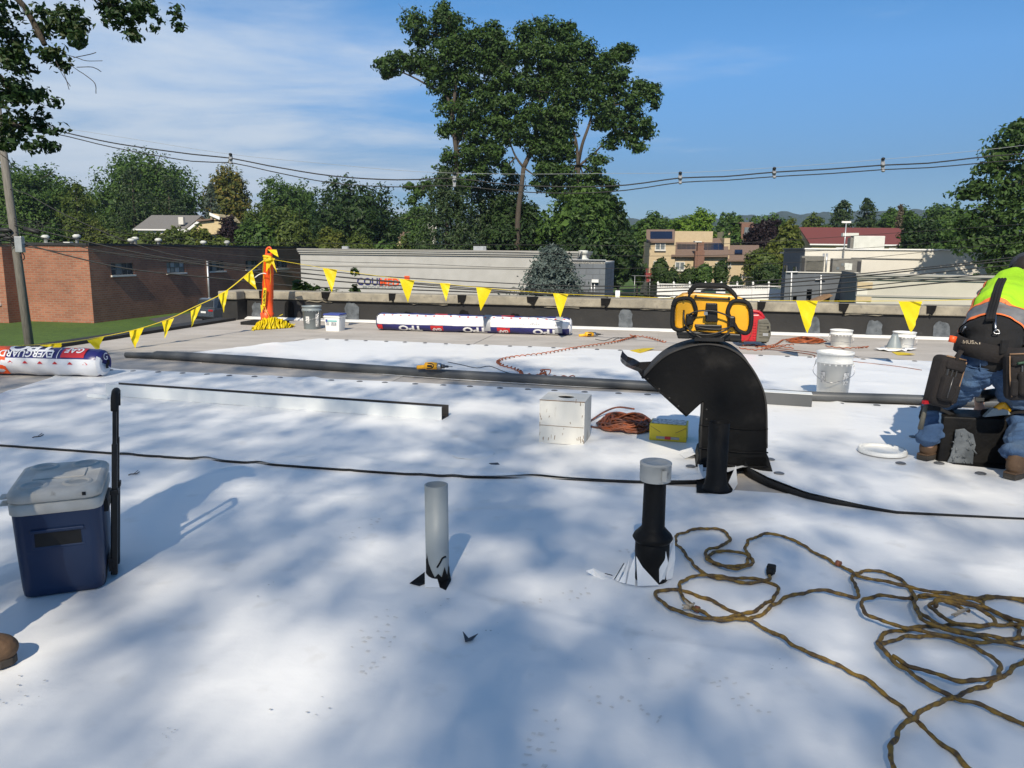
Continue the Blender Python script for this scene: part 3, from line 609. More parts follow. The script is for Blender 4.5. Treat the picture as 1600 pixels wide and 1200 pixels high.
# --- black gooseneck duct, short black pipe
p0 = G(1150, 736); DP = lambda x, y: PL(x, y, p0, E2)
dk = thing('gooseneck_duct', p0, 'black curved gooseneck duct with open mouth turned down, radio on its back', 'duct')
arc = [(1006, 588), (1015, 578), (1026, 567), (1040, 556), (1056, 548), (1074, 542), (1092, 538.5), (1109, 538), (1125, 540), (1140, 545), (1154, 553), (1166, 564), (1177, 579), (1186, 595), (1193, 612), (1197, 632), (1198, 660), (1198, 700)]
front = [(1073, 651)] + arc + [(1199, 733), (1094, 733), (1094, 690), (1097, 660), (1098, 628)]
TH = .30
MB().prism([DP(*q) for q in front], E2 * TH).build('shell', 'black_metal', dk, bevel=.004, seg=1)
MB().tube([DP(1006, 589), DP(1073, 650)], .007, 6).build('mouth_flange', 'black_metal', dk)
MB().tube([DP(1006, 589) + E2 * TH, DP(1073, 650) + E2 * TH], .007, 6).build('mouth_flange', 'black_metal', dk)
MB().tube([DP(1004, 590), DP(1004, 590) + E2 * TH], .007, 6).build('mouth_flange', 'black_metal', dk)
for (ya, yb, w) in ((664, 670, .006), (700, 707, .009), (722, 729, .008)):
    MB().tube(spline([DP(1092, ya) - E2 * .004, DP(1120, (ya + yb) / 2 - 2) - E2 * .006, DP(1160, (ya + yb) / 2 + 3) - E2 * .006, DP(1200, yb) - E2 * .004], .03), w, 6, flat=.5).build('tar_ridge', 'tar', dk)
MB().prism([DP(1085, 737), DP(1209, 742), DP(1200, 712), DP(1092, 712)], E2 * (TH + .02) - E2 * .0).build('foot', 'tar', dk, bevel=.008)
b = MB(); m_ = len(arc); vs = []                                        # dusty top sheet and folded seams round the bend
for q in arc: w_ = DP(*q); ce = DP(1100, 640); o_ = (w_ - ce) / np.linalg.norm(w_ - ce) * .004; vs += [w_ + o_ - E2 * .004, w_ + o_ + E2 * (TH + .004)]
b.add(vs, [(2 * i, 2 * i + 2, 2 * i + 3, 2 * i + 1) for i in range(m_ - 1)], True); b.build('top_sheet', 'duct_top', dk)
MB().tube(spline([DP(*q) - E2 * .003 for q in arc], .04), .006, 6).build('folded_seam', 'duct_top', dk)
MB().tube(spline([DP(*q) + E2 * (TH + .003) for q in arc], .04), .006, 6).build('folded_seam', 'duct_top', dk)
MB().tube([DP(1098, 629) - E2 * .003, DP(1096, 662) - E2 * .003, DP(1094, 731) - E2 * .003], .005, 6).build('folded_seam', 'duct_top', dk)
for q in ((1012, 592), (1030, 608), (1046, 622), (1060, 635), (1104, 640), (1104, 655)): b = MB(); ellip(b, DP(*q) - E2 * .002, (.005, .003, .005), n=8, m=5) if False else b.lathe([(0, .004), (.004, .003), (.006, 0)], DP(*q), 8, ax=(E1, UP, -E2)); b.build('rivet', 'duct_top', dk)
q0 = DP(1000, 588) + E2 * .22                                           # torn black film blowing off the mouth
rows = [[DP(1022, 575) + E2 * .29, DP(1003, 588) + E2 * .22, DP(1004, 600) + E2 * .16]]
for x, ya, yb, k in [(995, 575, 590, .25), (985, 570, 587, .27), (975, 566, 582, .26), (968, 561, 578, .3), (965, 558, 575, .33)]:
    rows.append([DP(x + 2, ya) + E2 * k, DP(x, (ya + yb) / 2) + E2 * (k - .05 + .03 * math.sin(x)), DP(x - 1, yb) + E2 * k])
b = MB(); b.add([p for r_ in rows for p in r_], [(i * 3 + j, i * 3 + j + 1, i * 3 + j + 4, i * 3 + j + 3) for i in range(5) for j in range(2)], False); b.build('torn_film', 'black_film', dk, solid=.002)
MB().box(DP(1108, 534) + E2 * .02 + UP * .012, (.165, .03, .02), (E1, E2, UP)).build('tape_strip', 'tpo_under', dk)
c = G(1118, 766); D = c[1]; zt2 = P(1118, 660, D)[2]
bp_ = thing('steel_pipe', c, 'short black tarred pipe standing in front of the gooseneck duct', 'pipe')
prof_tube(MB(), c, c + UP * zt2, .054, .047).build('tube', 'tar', bp_)
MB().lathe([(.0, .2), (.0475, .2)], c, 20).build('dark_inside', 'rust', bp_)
MB().lathe([(.088, .006), (.075, .012), (.062, .035), (.055, .075)], c, 24).build('tar_foot', 'tar', bp_)
flap('dark_cutout', [(1088, 742), (1100, 738), (1148, 738), (1152, 745), (1148, 765), (1136, 774), (1088, 773)], [.0125] * 7, 'tar', bp_)
flap('cut_tongue', [(1138, 758), (1149, 742), (1152, 764), (1146, 770)], [.014, .055, .03, .014], 'tpo', bp_)
flap('cut_tongue', [(1090, 728), (1098, 728), (1098, 745), (1090, 745)], [.03, .03, .014, .014], 'tpo', bp_)

# --- jobsite radio on the duct
rc = DP(1110, 528) + E2 * .15; RP0 = DP(1110, 528) + E2 * .05
RPx = lambda x, y: PL(x, y, RP0, E2)
zx = lambda a, c_: RPx(1040 + a / 8.42, 440 + c_ / 8.42)
rd = thing('jobsite_radio', rc, 'yellow and black caged jobsite radio on top of the gooseneck duct', 'radio')
body = [(130, 230), (230, 165), (380, 150), (870, 180), (1000, 215), (1100, 290), (1110, 640), (1000, 700), (250, 700), (120, 600)]
MB().prism([zx(*q) + E2 * .01 for q in body], E2 * .17).build('body', 'tool_yellow', rd, bevel=.012)
def cage(pts, name, r, off): return MB().tube(spline([zx(*q) + E2 * off for q in pts + pts[:1]], .012), r, 8).build(name, 'black_rubber', rd)
Lp = [(100, 330), (140, 250), (230, 220), (330, 230), (375, 290), (395, 420), (300, 560), (250, 620), (170, 640), (95, 590), (90, 450)]
Rp = [(1120, 360), (1080, 285), (990, 255), (890, 260), (845, 310), (820, 420), (900, 560), (950, 640), (1060, 680), (1110, 620), (1130, 480)]
for off in (0, .185):
    cage(Lp, 'cage_bar', .0125, off); cage(Rp, 'cage_bar', .0125, off)
for q in ((110, 330), (100, 560), (230, 225), (1120, 370), (1110, 600), (990, 258)):
    MB().tube([zx(*q), zx(*q) + E2 * .185], .012, 7).build('cage_bar', 'black_rubber', rd)
hp = [(300, 240), (320, 160), (370, 90), (430, 58), (620, 58), (790, 72), (850, 110), (910, 175), (935, 250)]
for off in (.02, .16): MB().tube(spline([zx(*q) + E2 * off for q in hp], .015), .0125, 8).build('handle', 'black_rubber', rd)
MB().prism([zx(420, 40) + E2 * .01, zx(800, 52) + E2 * .01, zx(820, 92) + E2 * .01, zx(410, 84) + E2 * .01], E2 * .17).build('handle', 'black_rubber', rd, bevel=.006)
MB().prism([zx(*q) - E2 * .006 for q in ((150, 640), (1000, 690), (1000, 770), (960, 800), (180, 740), (140, 700))], E2 * .2).build('base', 'black_plastic', rd, bevel=.008)
for q in ((150, 700), (830, 740)): MB().prism([zx(q[0], q[1]) - E2 * .02, zx(q[0] + 160, q[1] + 5) - E2 * .02, zx(q[0] + 170, q[1] + 50) - E2 * .02, zx(q[0] + 10, q[1] + 45) - E2 * .02], E2 * .22).build('foot', 'black_rubber', rd, bevel=.006)
MB().prism([zx(*q) - E2 * .022 for q in ((530, 280), (680, 285), (685, 530), (520, 525))], E2 * .035).build('battery', 'black_plastic', rd, bevel=.005)
for k in range(5): MB().box(zx(545 + 30 * k, 325) - E2 * .024, (.007, .006, .03), (E1, E2, UP)).build('battery_rib', 'black_rubber', rd)
for q in ((265, 420), (815, 450)):
    MB().prism([zx(q[0], q[1]) - E2 * .032, zx(q[0] + 100, q[1]) - E2 * .032, zx(q[0] + 100, q[1] + 150) - E2 * .032, zx(q[0], q[1] + 150) - E2 * .032], E2 * .04).build('cord_hook', 'black_plastic', rd, bevel=.01)
    MB().box(zx(q[0] + 60, q[1] + 65) - E2 * .034, (.012, .004, .018), (E1, E2, UP)).build('hook_slot', 'black_rubber', rd)
MB().prism([zx(*q) - E2 * .004 for q in ((380, 560), (740, 570), (740, 640), (400, 640))], E2 * .03).build('lower_panel', 'black_plastic', rd, bevel=.006)
MB().tube(spline([zx(240, 375) - E2 * .004, zx(240, 480) - E2 * .03, zx(270, 580) - E2 * .03, zx(380, 670) - E2 * .034, zx(540, 690) - E2 * .036, zx(700, 660) - E2 * .034, zx(830, 600) - E2 * .03, zx(840, 470) - E2 * .036, zx(700, 400) - E2 * .04, zx(560, 375) - E2 * .04, zx(400, 385) - E2 * .04, zx(300, 430) - E2 * .036], .012), .005, 6).build('power_cord', 'cord_black', rd)
MB().tube(spline([zx(380, 580) - E2 * .03, zx(520, 610) - E2 * .036, zx(700, 620) - E2 * .036, zx(830, 600) - E2 * .034], .012), .005, 6).build('power_cord', 'cord_black', rd)
MB().tube(spline([zx(390, 690) - E2 * .03, zx(500, 745) - E2 * .036, zx(600, 758) - E2 * .036, zx(720, 735) - E2 * .036, zx(850, 640) - E2 * .032], .012), .005, 6).build('power_cord', 'cord_black', rd)
MB().box(zx(525, 410) - E2 * .045, (.02, .012, .02), (E1, E2, UP)).build('plug_tip', 'steel', rd)
MB().tube([zx(375, 208) - E2 * .003, zx(850, 232) - E2 * .003], .006, 6).build('antenna', 'brown_metal', rd)
for q in ((398, 185), (832, 210), (240, 235), (1075, 300), (200, 620), (990, 680)): MB().lathe([(.0, 0), (.006, 0)], zx(*q) - E2 * .014, 8, ax=(E1, UP, -E2)).build('screw', 'black_plastic', rd)

# --- red generator
gc = G(1172, 543); gp = gc; gx_ = lambda a, c_: PL(1040 + a / 8.42, 440 + c_ / 8.42, gp, E2)
ge = thing('generator', gc + E1 * .1 + E2 * .15, 'red portable generator with grey end panel on the bare boards', 'generator')
MB().prism([gx_(*q) for q in ((960, 790), (960, 560), (1010, 470), (1100, 430), (1230, 430), (1320, 500), (1330, 790))], E2 * .26).build('body', 'red_plastic', ge, bevel=.02)
MB().tube(spline([gx_(1000, 470) + E2 * .13, gx_(1100, 405) + E2 * .13, gx_(1240, 410) + E2 * .13, gx_(1310, 490) + E2 * .13], .03), .022, 8).build('handle', 'red_plastic', ge)
MB().prism([gx_(*q) - E2 * .02 for q in ((1185, 790), (1215, 500), (1340, 485), (1380, 560), (1385, 700), (1350, 800))], E2 * .30).build('end_panel', 'grey_plastic', ge, bevel=.015)
for k in range(6): MB().tube([gx_(1225, 540 + 38 * k) - E2 * .024, gx_(1355, 545 + 38 * k) - E2 * .024], .004, 5).build('louvre', 'grey_plastic', ge)
for k in range(7): MB().tube([gx_(1145, 540 + 35 * k) - E2 * .004, gx_(1190, 540 + 35 * k) - E2 * .004], .005, 5).build('louvre', 'red_plastic', ge)
for q in ((1345, 600), (1362, 655)): MB().box(gx_(*q) - E2 * .022, (.02, .008, .03), (E1, E2, UP)).build('socket', 'black_plastic', ge)
MB().box(gx_(1312, 695) - E2 * .024, (.07, .006, .035), (E1, E2, UP)).build('badge', 'duct_tape', ge)
for q in ((1000, 795), (1300, 798)): MB().box(gx_(*q) + E2 * .13, (.06, .24, .03), (E1, E2, UP)).build('foot', 'black_rubber', ge)

# --- round buckets
def bucket(name, c, r0, r1, h, mt, label, cat='bucket', group=None, ring=.75, bail='front', tilt=0, handle_mat='steel', lblm=None):
    t = thing(name, c, label, cat, group); n = 32
    pr = [(r0 * .96, 0), (r0, .006), (r0 + (r1 - r0) * ring, h * ring), (r1 * 1.05, h * ring + .001), (r1 * 1.055, h * ring + .012), (r1 * .985, h * ring + .014), (r1 * .99, h * .95), (r1 * 1.04, h * .952), (r1 * 1.045, h), (r1 * .98, h), (r1 * .96, h - .004), (r0 * .95, .012), (0, .012)]
    MB().lathe(pr, c, n).build('shell', mt, t)
    MB().lathe([(0, .0005), (r0 * .96, .0005)], c, n).build('bottom', mt, t)
    for k in range(20):
        a = 2 * math.pi * k / 20; MB().box(np.array(c) + np.array([r1 * 1.02 * math.cos(a), r1 * 1.02 * math.sin(a), h * ring - .006]), (.012, .003, .014), rot(a + math.pi / 2)).build('rib', mt, t) if r1 > .12 else None
    if bail:
        a0 = -.55; e = [np.array(c) + np.array([r1 * 1.06 * math.cos(a), r1 * 1.06 * math.sin(a), h * ring - .01]) for a in (a0, a0 + math.pi)]
        dr = np.array([math.sin(a0), -math.cos(a0), 0]); mid_ = [e[0] + dr * .05 + UP * -.09, np.array(c) + dr * (r1 + .045) - UP * (-h * .38), e[1] + dr * .05 - UP * .09]
        MB().tube(spline([e[0]] + mid_ + [e[1]], .02), .0025, 6).build('bail_handle', handle_mat, t)
        for q in e: MB().lathe([(0, .004), (.014, .003), (.014, -.006)], q, 10, ax=(np.cross(UP, (q - np.array(c)) / np.linalg.norm(q - np.array(c))), UP, (q - np.array(c)) / np.linalg.norm(q - np.array(c)))).build('handle_ear', mt, t)
    return t
def curved_label(c, r, a0, a1, z0, z1, mt, parent, name, dr=0.0015, rt=None):
    n = 8; vs = []; rt = rt or r
    for k in range(n + 1):
        a = a0 + (a1 - a0) * k / n; vs += [np.array(c) + np.array([(r + dr) * math.cos(a), (r + dr) * math.sin(a), z0]), np.array(c) + np.array([(rt + dr) * math.cos(a), (rt + dr) * math.sin(a), z1])]
    b = MB(); b.add(vs, [(2 * i, 2 * i + 2, 2 * i + 3, 2 * i + 1) for i in range(n)], True); return b.build(name, mt, parent)
c = G(1299.5, 622) + UP * .012
wb = bucket('bucket', c, .128, .150, .405, 'white_plastic', 'tall white plastic bucket with wire bail and printed warning label', group='buckets on the roof', ring=.76)
curved_label(c, .1356, R(-78), R(-52), .13, .235, 'paper_print', wb, 'warning_label', rt=.1413)
curved_label(c, .1361, R(-160), R(-142), .14, .235, 'grey_print', wb, 'side_print', rt=.1413)
c = G(488, 514)
gb = bucket('bucket', c, .128, .148, .37, 'grey_bucket', 'grey plastic bucket with white labels beside the pail with blue lid', group='buckets on the roof', ring=.80)
curved_label(c, .1339, R(-118), R(-93), .10, .21, 'paper_print', gb, 'paper_label', rt=.140)
curved_label(c, .1312, R(-52), R(-28), .05, .25, 'paper_print', gb, 'paper_label', rt=.1420)
c = G(1313, 541)
w1 = bucket('bucket', c, .125, .145, .23, 'white_plastic', 'short white bucket with bail beside the orange cord coil', group='buckets on the roof', ring=.72)
c = G(1411, 546)
w2 = bucket('bucket', c, .115, .142, .24, 'white_plastic', 'short white bucket behind the grey rubber pipe boot', group='buckets on the roof', ring=.72)
# square pail with blue lid
c = G(524, 517)
pl = thing('square_pail', c, 'square white pail with blue lid and teal printed label', 'pail', 'buckets on the roof')
a3 = rot(RA)
loft(MB(), [[c + a3[0] * x * .11 + a3[1] * y * .11 + UP * .001 for x, y in ((-1, -1), (1, -1), (1, 1), (-1, 1))], [c + a3[0] * x * .128 + a3[1] * y * .128 + UP * .235 for x, y in ((-1, -1), (1, -1), (1, 1), (-1, 1))]]).build('shell', 'white_plastic', pl, bevel=.012)
MB().box(c + UP * .225, (.275, .275, .014), a3).build('rim', 'white_plastic', pl, bevel=.004)
MB().box(c + UP * .262, (.272, .272, .024), a3).build('lid', 'blue_lid', pl, bevel=.006)
MB().box(c + UP * .246, (.25, .25, .016), a3).build('neck', 'white_plastic', pl)
for (x, z, w, h, mt) in ((0, .165, .17, .02, 'teal_print'), (-.07, .125, .05, .05, 'grey_print'), (.03, .12, .09, .055, 'grey_print'), (-.085, .17, .03, .04, 'blue_lid')):
    MB().box(c + a3[0] * x - a3[1] * (.113 + .017 * z / .235) + UP * z, (w, .002, h), a3).build('label_print', mt, pl)
# pipe boot (grey cone) on its white flange
c = G(1398, 548)
bo = thing('pipe_boot', c, 'grey cone shaped pipe boot on a rumpled white flange', 'pipe boot')
fr = np.random.RandomState(8); n = 26; vs = [c + UP * .03]; 
for k in range(n):
    a = 2 * math.pi * k / n; r_ = .20 + .05 * math.sin(2 * a + .5) + fr.uniform(-.02, .02); vs.append(c + np.array([r_ * math.cos(a) * 1.25, r_ * math.sin(a), .012 + .03 * fr.rand()]))
b = MB(); b.add(vs, [(0, 1 + i, 1 + (i + 1) % n) for i in range(n)], True); b.build('flange', 'tpo', bo, solid=.003)
tl = np.array([-.05, .0, 0])
MB().lathe([(.10, .022), (.095, .05), (.075, .11), (.045, .19), (.034, .225), (.030, .225)], c + tl * .3, 24).build('cone', 'grey_bucket', bo)
MB().lathe([(.10, .02), (.108, .028), (.104, .042), (.096, .046)], c + tl * .3, 24).build('clamp_ring', 'dirty_white', bo)
MB().box(c + np.array([.09, -.05, .035]), (.03, .02, .02)).build('clamp_screw', 'steel', bo)

# --- boxes
A = G(842, 694); B = G(912, 699); a_ = math.atan2(B[1] - A[1], B[0] - A[0]); bx_, by_, _ = rot(a_); w = np.linalg.norm(B - A); h = P(844, 628, A[1])[2]; d = .30
cb = thing('cardboard_box', A + bx_ * w / 2 + by_ * d / 2, 'scuffed white cardboard box with an oval hole in its top', 'box')
bc = lambda x, y, z: A + bx_ * x + by_ * y + UP * z
th = .004
MB().box(bc(w / 2, .002, h / 2 + .012), (w, th, h), (bx_, by_, UP)).build('front_panel', 'cardboard_white', cb)
MB().box(bc(w / 2, d, h / 2 + .012), (w, th, h), (bx_, by_, UP)).build('back_panel', 'cardboard_white', cb)
for x in (.002, w - .002): MB().box(bc(x, d / 2 + .001, h / 2 + .012), (th, d - .006, h - .001), (bx_, by_, UP)).build('side_panel', 'cardboard_white', cb)
MB().box(bc(w / 2, d / 2, .014), (w - .01, d - .01, .004), (bx_, by_, UP)).build('bottom_panel', 'cardboard', cb)
n = 32; ell = [bc(w / 2 + .055 * math.cos(2 * math.pi * k / n), d * .52 + .05 * math.sin(2 * math.pi * k / n), h + .0125) for k in range(n)]
sq = []
for k in range(n):
    a = 2 * math.pi * k / n; s_ = max(abs(math.cos(a)), abs(math.sin(a))); sq.append(bc(w / 2 + w / 2 * math.cos(a) / s_, d / 2 + d / 2 * math.sin(a) / s_, h + .0125))
b = MB(); b.add(ell + sq, [(k, (k + 1) % n, n + (k + 1) % n, n + k) for k in range(n)]); b.build('top_panel', 'cardboard_white', cb, solid=.004)
MB().tube([bc(.004, -.0005, h * .46), bc(w - .004, -.0005, h * .455)], .0018, 5).build('crease', 'cardboard', cb)
MB().tube([bc(0, 0, h + .014), bc(w, 0, h + .014)], .003, 5).build('worn_edge', 'cardboard', cb)
cr = np.random.RandomState(2)
for k in range(26):
    x = cr.choice([cr.uniform(0, .03), cr.uniform(w - .03, w), cr.uniform(0, w)]); z = cr.choice([cr.uniform(.01, .05), cr.uniform(.01, h)]); l = cr.uniform(.008, .03)
    MB().tube([bc(x, -.0005, z + .012), bc(x + cr.uniform(-.004, .004), -.0005, z + .012 + l)], cr.uniform(.0008, .0022), 4).build('scuff', 'cardboard', cb)
A = G(1014, 690); B = G(1072, 694.5); a_ = math.atan2(B[1] - A[1], B[0] - A[0]); bx_, by_, _ = rot(a_); w = np.linalg.norm(B - A); h = P(1015, 664, A[1])[2]; d = .17
yb = thing('fastener_box', A + bx_ * w / 2 + by_ * d / 2, 'small yellow carton of fasteners below the duct mouth', 'box')
bc = lambda x, y, z: A + bx_ * x + by_ * y + UP * z
MB().box(bc(w / 2, d / 2, h / 2 + .012), (w, d, h), (bx_, by_, UP)).build('carton', 'yellow_box', yb, bevel=.003)
MB().box(bc(w / 2, d / 2, h + .0135), (w * .92, d * .86, .003), (bx_, by_, UP)).build('paper_top', 'paper_print', yb)
MB().box(bc(w / 2, -.001, h * .3), (w * .62, .002, h * .14), (bx_, by_, UP)).build('label', 'duct_tape', yb)
MB().box(bc(w / 2, -.0025, h * .3), (w * .16, .002, h * .19), (bx_, by_, UP)).build('label', 'red_print', yb)
for k in (0, 1): MB().tube([bc(w * (.02 + .96 * k), -.001, h * .95), bc(w * (.3 + .4 * k), -.001, h * .62)], .0014, 4).build('fold_line', 'cardboard', yb)

# --- metal channels lying on the sheets
def channel(name, A, B, wdt, hf, hb, th, label, m1, m2, zoff=.012):
    A = np.array(A); B = np.array(B); L_ = B - A; ln = np.linalg.norm(L_); x_ = L_ / ln; y_ = np.cross(UP, x_); t = thing(name, A + L_ / 2 + y_ * wdt / 2, label, 'metal channel')
    q = lambda s, y, z: A + x_ * s + y_ * y + UP * (z + zoff)
    MB().box(q(ln / 2, th / 2, hf / 2), (ln, th, hf), (x_, y_, UP)).build('front_web', m1, t)
    MB().box(q(ln / 2, th + (wdt - 2 * th) / 2, th / 2), (ln, wdt - 2 * th, th), (x_, y_, UP)).build('bottom_web', m2, t)
    MB().box(q(ln / 2, wdt - th / 2, hb / 2), (ln, th, hb), (x_, y_, UP)).build('back_web', m2, t)
    return t, q, ln
A = G(166, 620); B = G(690, 659)
ch, q, ln = channel('metal_channel', A, B, .15, .098, .088, .0025, 'long white metal channel with dark brown inside lying on the sheet', 'white_metal', 'brown_metal')
MB().box(q(ln / 2, .006, .0985), (ln, .012, .002), (np.array((B - A) / np.linalg.norm(B - A)), np.cross(UP, (B - A) / np.linalg.norm(B - A)), UP)).build('hem', 'white_metal', ch)
A2 = G(136, 623); B2 = G(168, 625.5)
tl_ = thing('metal_strip', (A2 + B2) / 2, 'short bare metal strip poking out from the end of the white channel', 'metal strip')
MB().prism([A2 + UP * .012, B2 + UP * .012, B2 + UP * .045, A2 + UP * .045], E2 * .003).build('web', 'white_metal', tl_)
MB().prism([A2 + UP * .012 + E2 * .003, B2 + UP * .012 + E2 * .003, B2 + UP * .012 + E2 * .05, A2 + UP * .012 + E2 * .05], UP * .003).build('flange', 'white_metal', tl_)
A = G(1085, 626); B = G(1268, 638)
lw = thing('metal_channel', (A + B) / 2, 'grey fronted metal channel with white top leading to the tall white bucket', 'metal channel')
x_ = (B - A) / np.linalg.norm(B - A); y_ = np.cross(UP, x_); ln = np.linalg.norm(B - A)
MB().box((A + B) / 2 + UP * .062, (ln, .003, .10), (x_, y_, UP)).build('front_web', 'tpo_grey', lw)
MB().box((A + B) / 2 + UP * .1135 + y_ * .06, (ln, .12, .003), (x_, y_, UP)).build('top_web', 'white_metal', lw)
MB().box((A + B) / 2 + UP * .062 + y_ * .1215, (ln, .003, .10), (x_, y_, UP)).build('back_web', 'tpo_grey', lw)

# --- wrapped membrane rolls with print
def roll(c0, c1, r, label, z=.0, seed=0, sag=.0, inv_=True):
    c0 = np.array(c0, float); c1 = np.array(c1, float); ax = c1 - c0; L_ = np.linalg.norm(ax); ax /= L_; side = np.cross(UP, ax)      # side points to the back
    t = thing('membrane_roll', (c0 + c1) / 2 - UP * (r + z), label, 'membrane roll', 'wrapped membrane rolls')
    rr_ = np.random.RandomState(seed); ns = 70; nr = 40; V = []; mi = []
    def S(s, a, dr=0.0): return c0 + ax * s + (-side * math.sin(a) + UP * math.cos(a)) * (r + dr)      # a: 0 top, + towards camera
    t.update_tag()
    return t, S, L_, ax, side
def roll_surface(S, L_, bands, t, r, seed):
    rr_ = np.random.RandomState(seed); ph = rr_.uniform(0, 6, 8)
    for (a0, a1, mt, nm) in bands:
        n = max(3, int(abs(a1 - a0) / .16)); m = 60; b = MB(); vs = []
        for i in range(m + 1):
            s = L_ * i / m
            for j in range(n + 1):
                a = a0 + (a1 - a0) * j / n; dr = .004 * math.sin(9 * s + 3 * a + ph[0]) + .0025 * math.sin(23 * s - 5 * a + ph[1]) + .002 * math.sin(41 * s + 8 * a + ph[2]); e = min(s, L_ - s)
                dr -= .028 * max(0, 1 - e / .05) ** 2; dr *= abs(math.sin(min(a % 6.283, 6.283 - a % 6.283) / 1.0)) ** .3 if False else 1
                if math.cos(a) < -.93: dr -= .004
                vs.append(S(s, a, dr))
        b.add(vs, [(i * (n + 1) + j, (i + 1) * (n + 1) + j, (i + 1) * (n + 1) + j + 1, i * (n + 1) + j + 1) for i in range(m) for j in range(n)], True); b.build(nm, mt, t)
def roll_text(S, body, size, s0, a0, mt, t, r, bold=0.0, sx=1.0, upside=True, dr=.006, nm='lettering', slant=0.0):
    V, Fs = text_mesh(body, size, bold, sx); bm = bmesh.new(); vv = [bm.verts.new(tuple(v)) for v in V]
    for f_ in Fs:
        try: bm.faces.new([vv[i] for i in f_])
        except ValueError: pass
    bmesh.ops.triangulate(bm, faces=bm.faces[:]); 
    for _ in range(3):
        es = [e for e in bm.edges if e.calc_length() > r * .28]
        if not es: break
        bmesh.ops.subdivide_edges(bm, edges=es, cuts=1, use_grid_fill=False); bmesh.ops.triangulate(bm, faces=[f_ for f_ in bm.faces if len(f_.verts) > 3])
    sg = -1 if upside else 1; out = []
    for v in bm.verts: out.append(S(s0 + sg * (v.co.x + slant * v.co.y), a0 - sg * v.co.y / r, dr))
    bm.verts.index_update(); fs = [[v.index for v in f_.verts] for f_ in bm.faces]; bm.free()
    b = MB(); b.add(out, fs); return b.build(nm, mt, t)
def roll_patch(S, s0, s1, a0, a1, mt, t, nm, dr=.005):
    b = MB(); m, n = 10, 6; vs = [S(s0 + (s1 - s0) * i / m, a0 + (a1 - a0) * j / n, dr) for i in range(m + 1) for j in range(n + 1)]
    b.add(vs, [(i * (n + 1) + j, (i + 1) * (n + 1) + j, (i + 1) * (n + 1) + j + 1, i * (n + 1) + j + 1) for i in range(m) for j in range(n)], True); return b.build(nm, mt, t)
def roll_end(c, ax, side, r, t, mats, sgn):
    b = MB(); n = 28; b.cur = 0
    for k in range(n):
        a0, a1 = 2 * math.pi * k / n, 2 * math.pi * (k + 1) / n; b.cur = 0 if math.sin(a0 + .7) > 0 else 1
        q = lambda a, rr_, d: c + (side * math.cos(a) + UP * math.sin(a)) * rr_ + ax * d * sgn
        b.add([q(a0, r * .97, 0), q(a1, r * .97, 0), q(a1, r * .72, .022), q(a0, r * .72, .022)], [(0, 1, 2, 3)], True)
        b.add([q(a0, r * .72, .022), q(a1, r * .72, .022), q(a1, r * .30, .012), q(a0, r * .30, .012)], [(0, 1, 2, 3)], True)
        b.add([q(a0, r * .30, .012), q(a1, r * .30, .012), c - ax * .02 * sgn], [(0, 1, 2)], True)
    b.build('end_wrap', mats, t)
# left roll (print upside down, camera side)
r = .135; e1 = G(158, 591); az = math.radians(-6); dirv = np.array([math.cos(az), math.sin(az), 0]); c1 = e1 + UP * (r + .008) + np.cross(UP, dirv) * .06; c0 = c1 - dirv * 3.05
tL, S, L_, ax, side = roll(c0, c1, r, 'wrapped membrane roll with upside down lettering near the roof edge curb', seed=1)
roll_surface(S, L_, [(-2.2, -.55, 'navy_print', 'wrap'), (-.55, .4, 'navy_print', 'wrap'), (.4, 1.22, 'navy_print', 'wrap'), (1.22, 2.75, 'wrap_white', 'wrap'), (2.75, 2 * math.pi - 2.2, 'navy_print', 'wrap')], tL, r, 1)
for base in (3.05, 1.55):
    roll_patch(S, base - .36, base - .12, .12, 1.12, 'red_print', tL, 'print_block'); roll_text(S, 'GAF', .10, base - .24, .45, 'white_print', tL, r, .003, dr=.008)
    roll_text(S, 'TPO', .17, base - .70, .18, 'white_print', tL, r, .006, sx=1.45, dr=.008); roll_text(S, 'EVERGUARD', .10, base - .72, .86, 'white_print', tL, r, .002, dr=.008)
    roll_patch(S, base - .40, base - .393, -.2, 1.2, 'white_print', tL, 'print_line')
for k in range(18):
    s = 3.05 - .10 - .155 * k
    b = MB(); b.add([S(s - .028, 1.60, .006), S(s + .028, 1.60, .006), S(s + .012, 1.48, .006), S(s, 1.42, .006), S(s - .012, 1.48, .006)], [(0, 1, 2, 3, 4)]); b.build('print_mark', 'red_print', tL)
roll_end(c1 - ax * .004, ax, side, r * .95, tL, ['navy_print', 'wrap_white'], 1); roll_end(c0 + ax * .004, ax, side, r * .95, tL, ['navy_print', 'wrap_white'], -1)
text_on('G', .10, c1 + ax * .02 + UP * .06, -side * -1, UP, 'white_print', tL, lift=.004)
for (dy, dz) in ((.02, -.03), (.045, .0)): MB().box(c1 + ax * .02 + side * dy + UP * dz, (.006, .03, .05), (ax, side, UP)).build('print_mark', 'tpo_under', tL)
roll_patch(S, 1.9, 2.12, -1.2, 2.6, 'orange_plastic', tL, 'orange_band', .007)
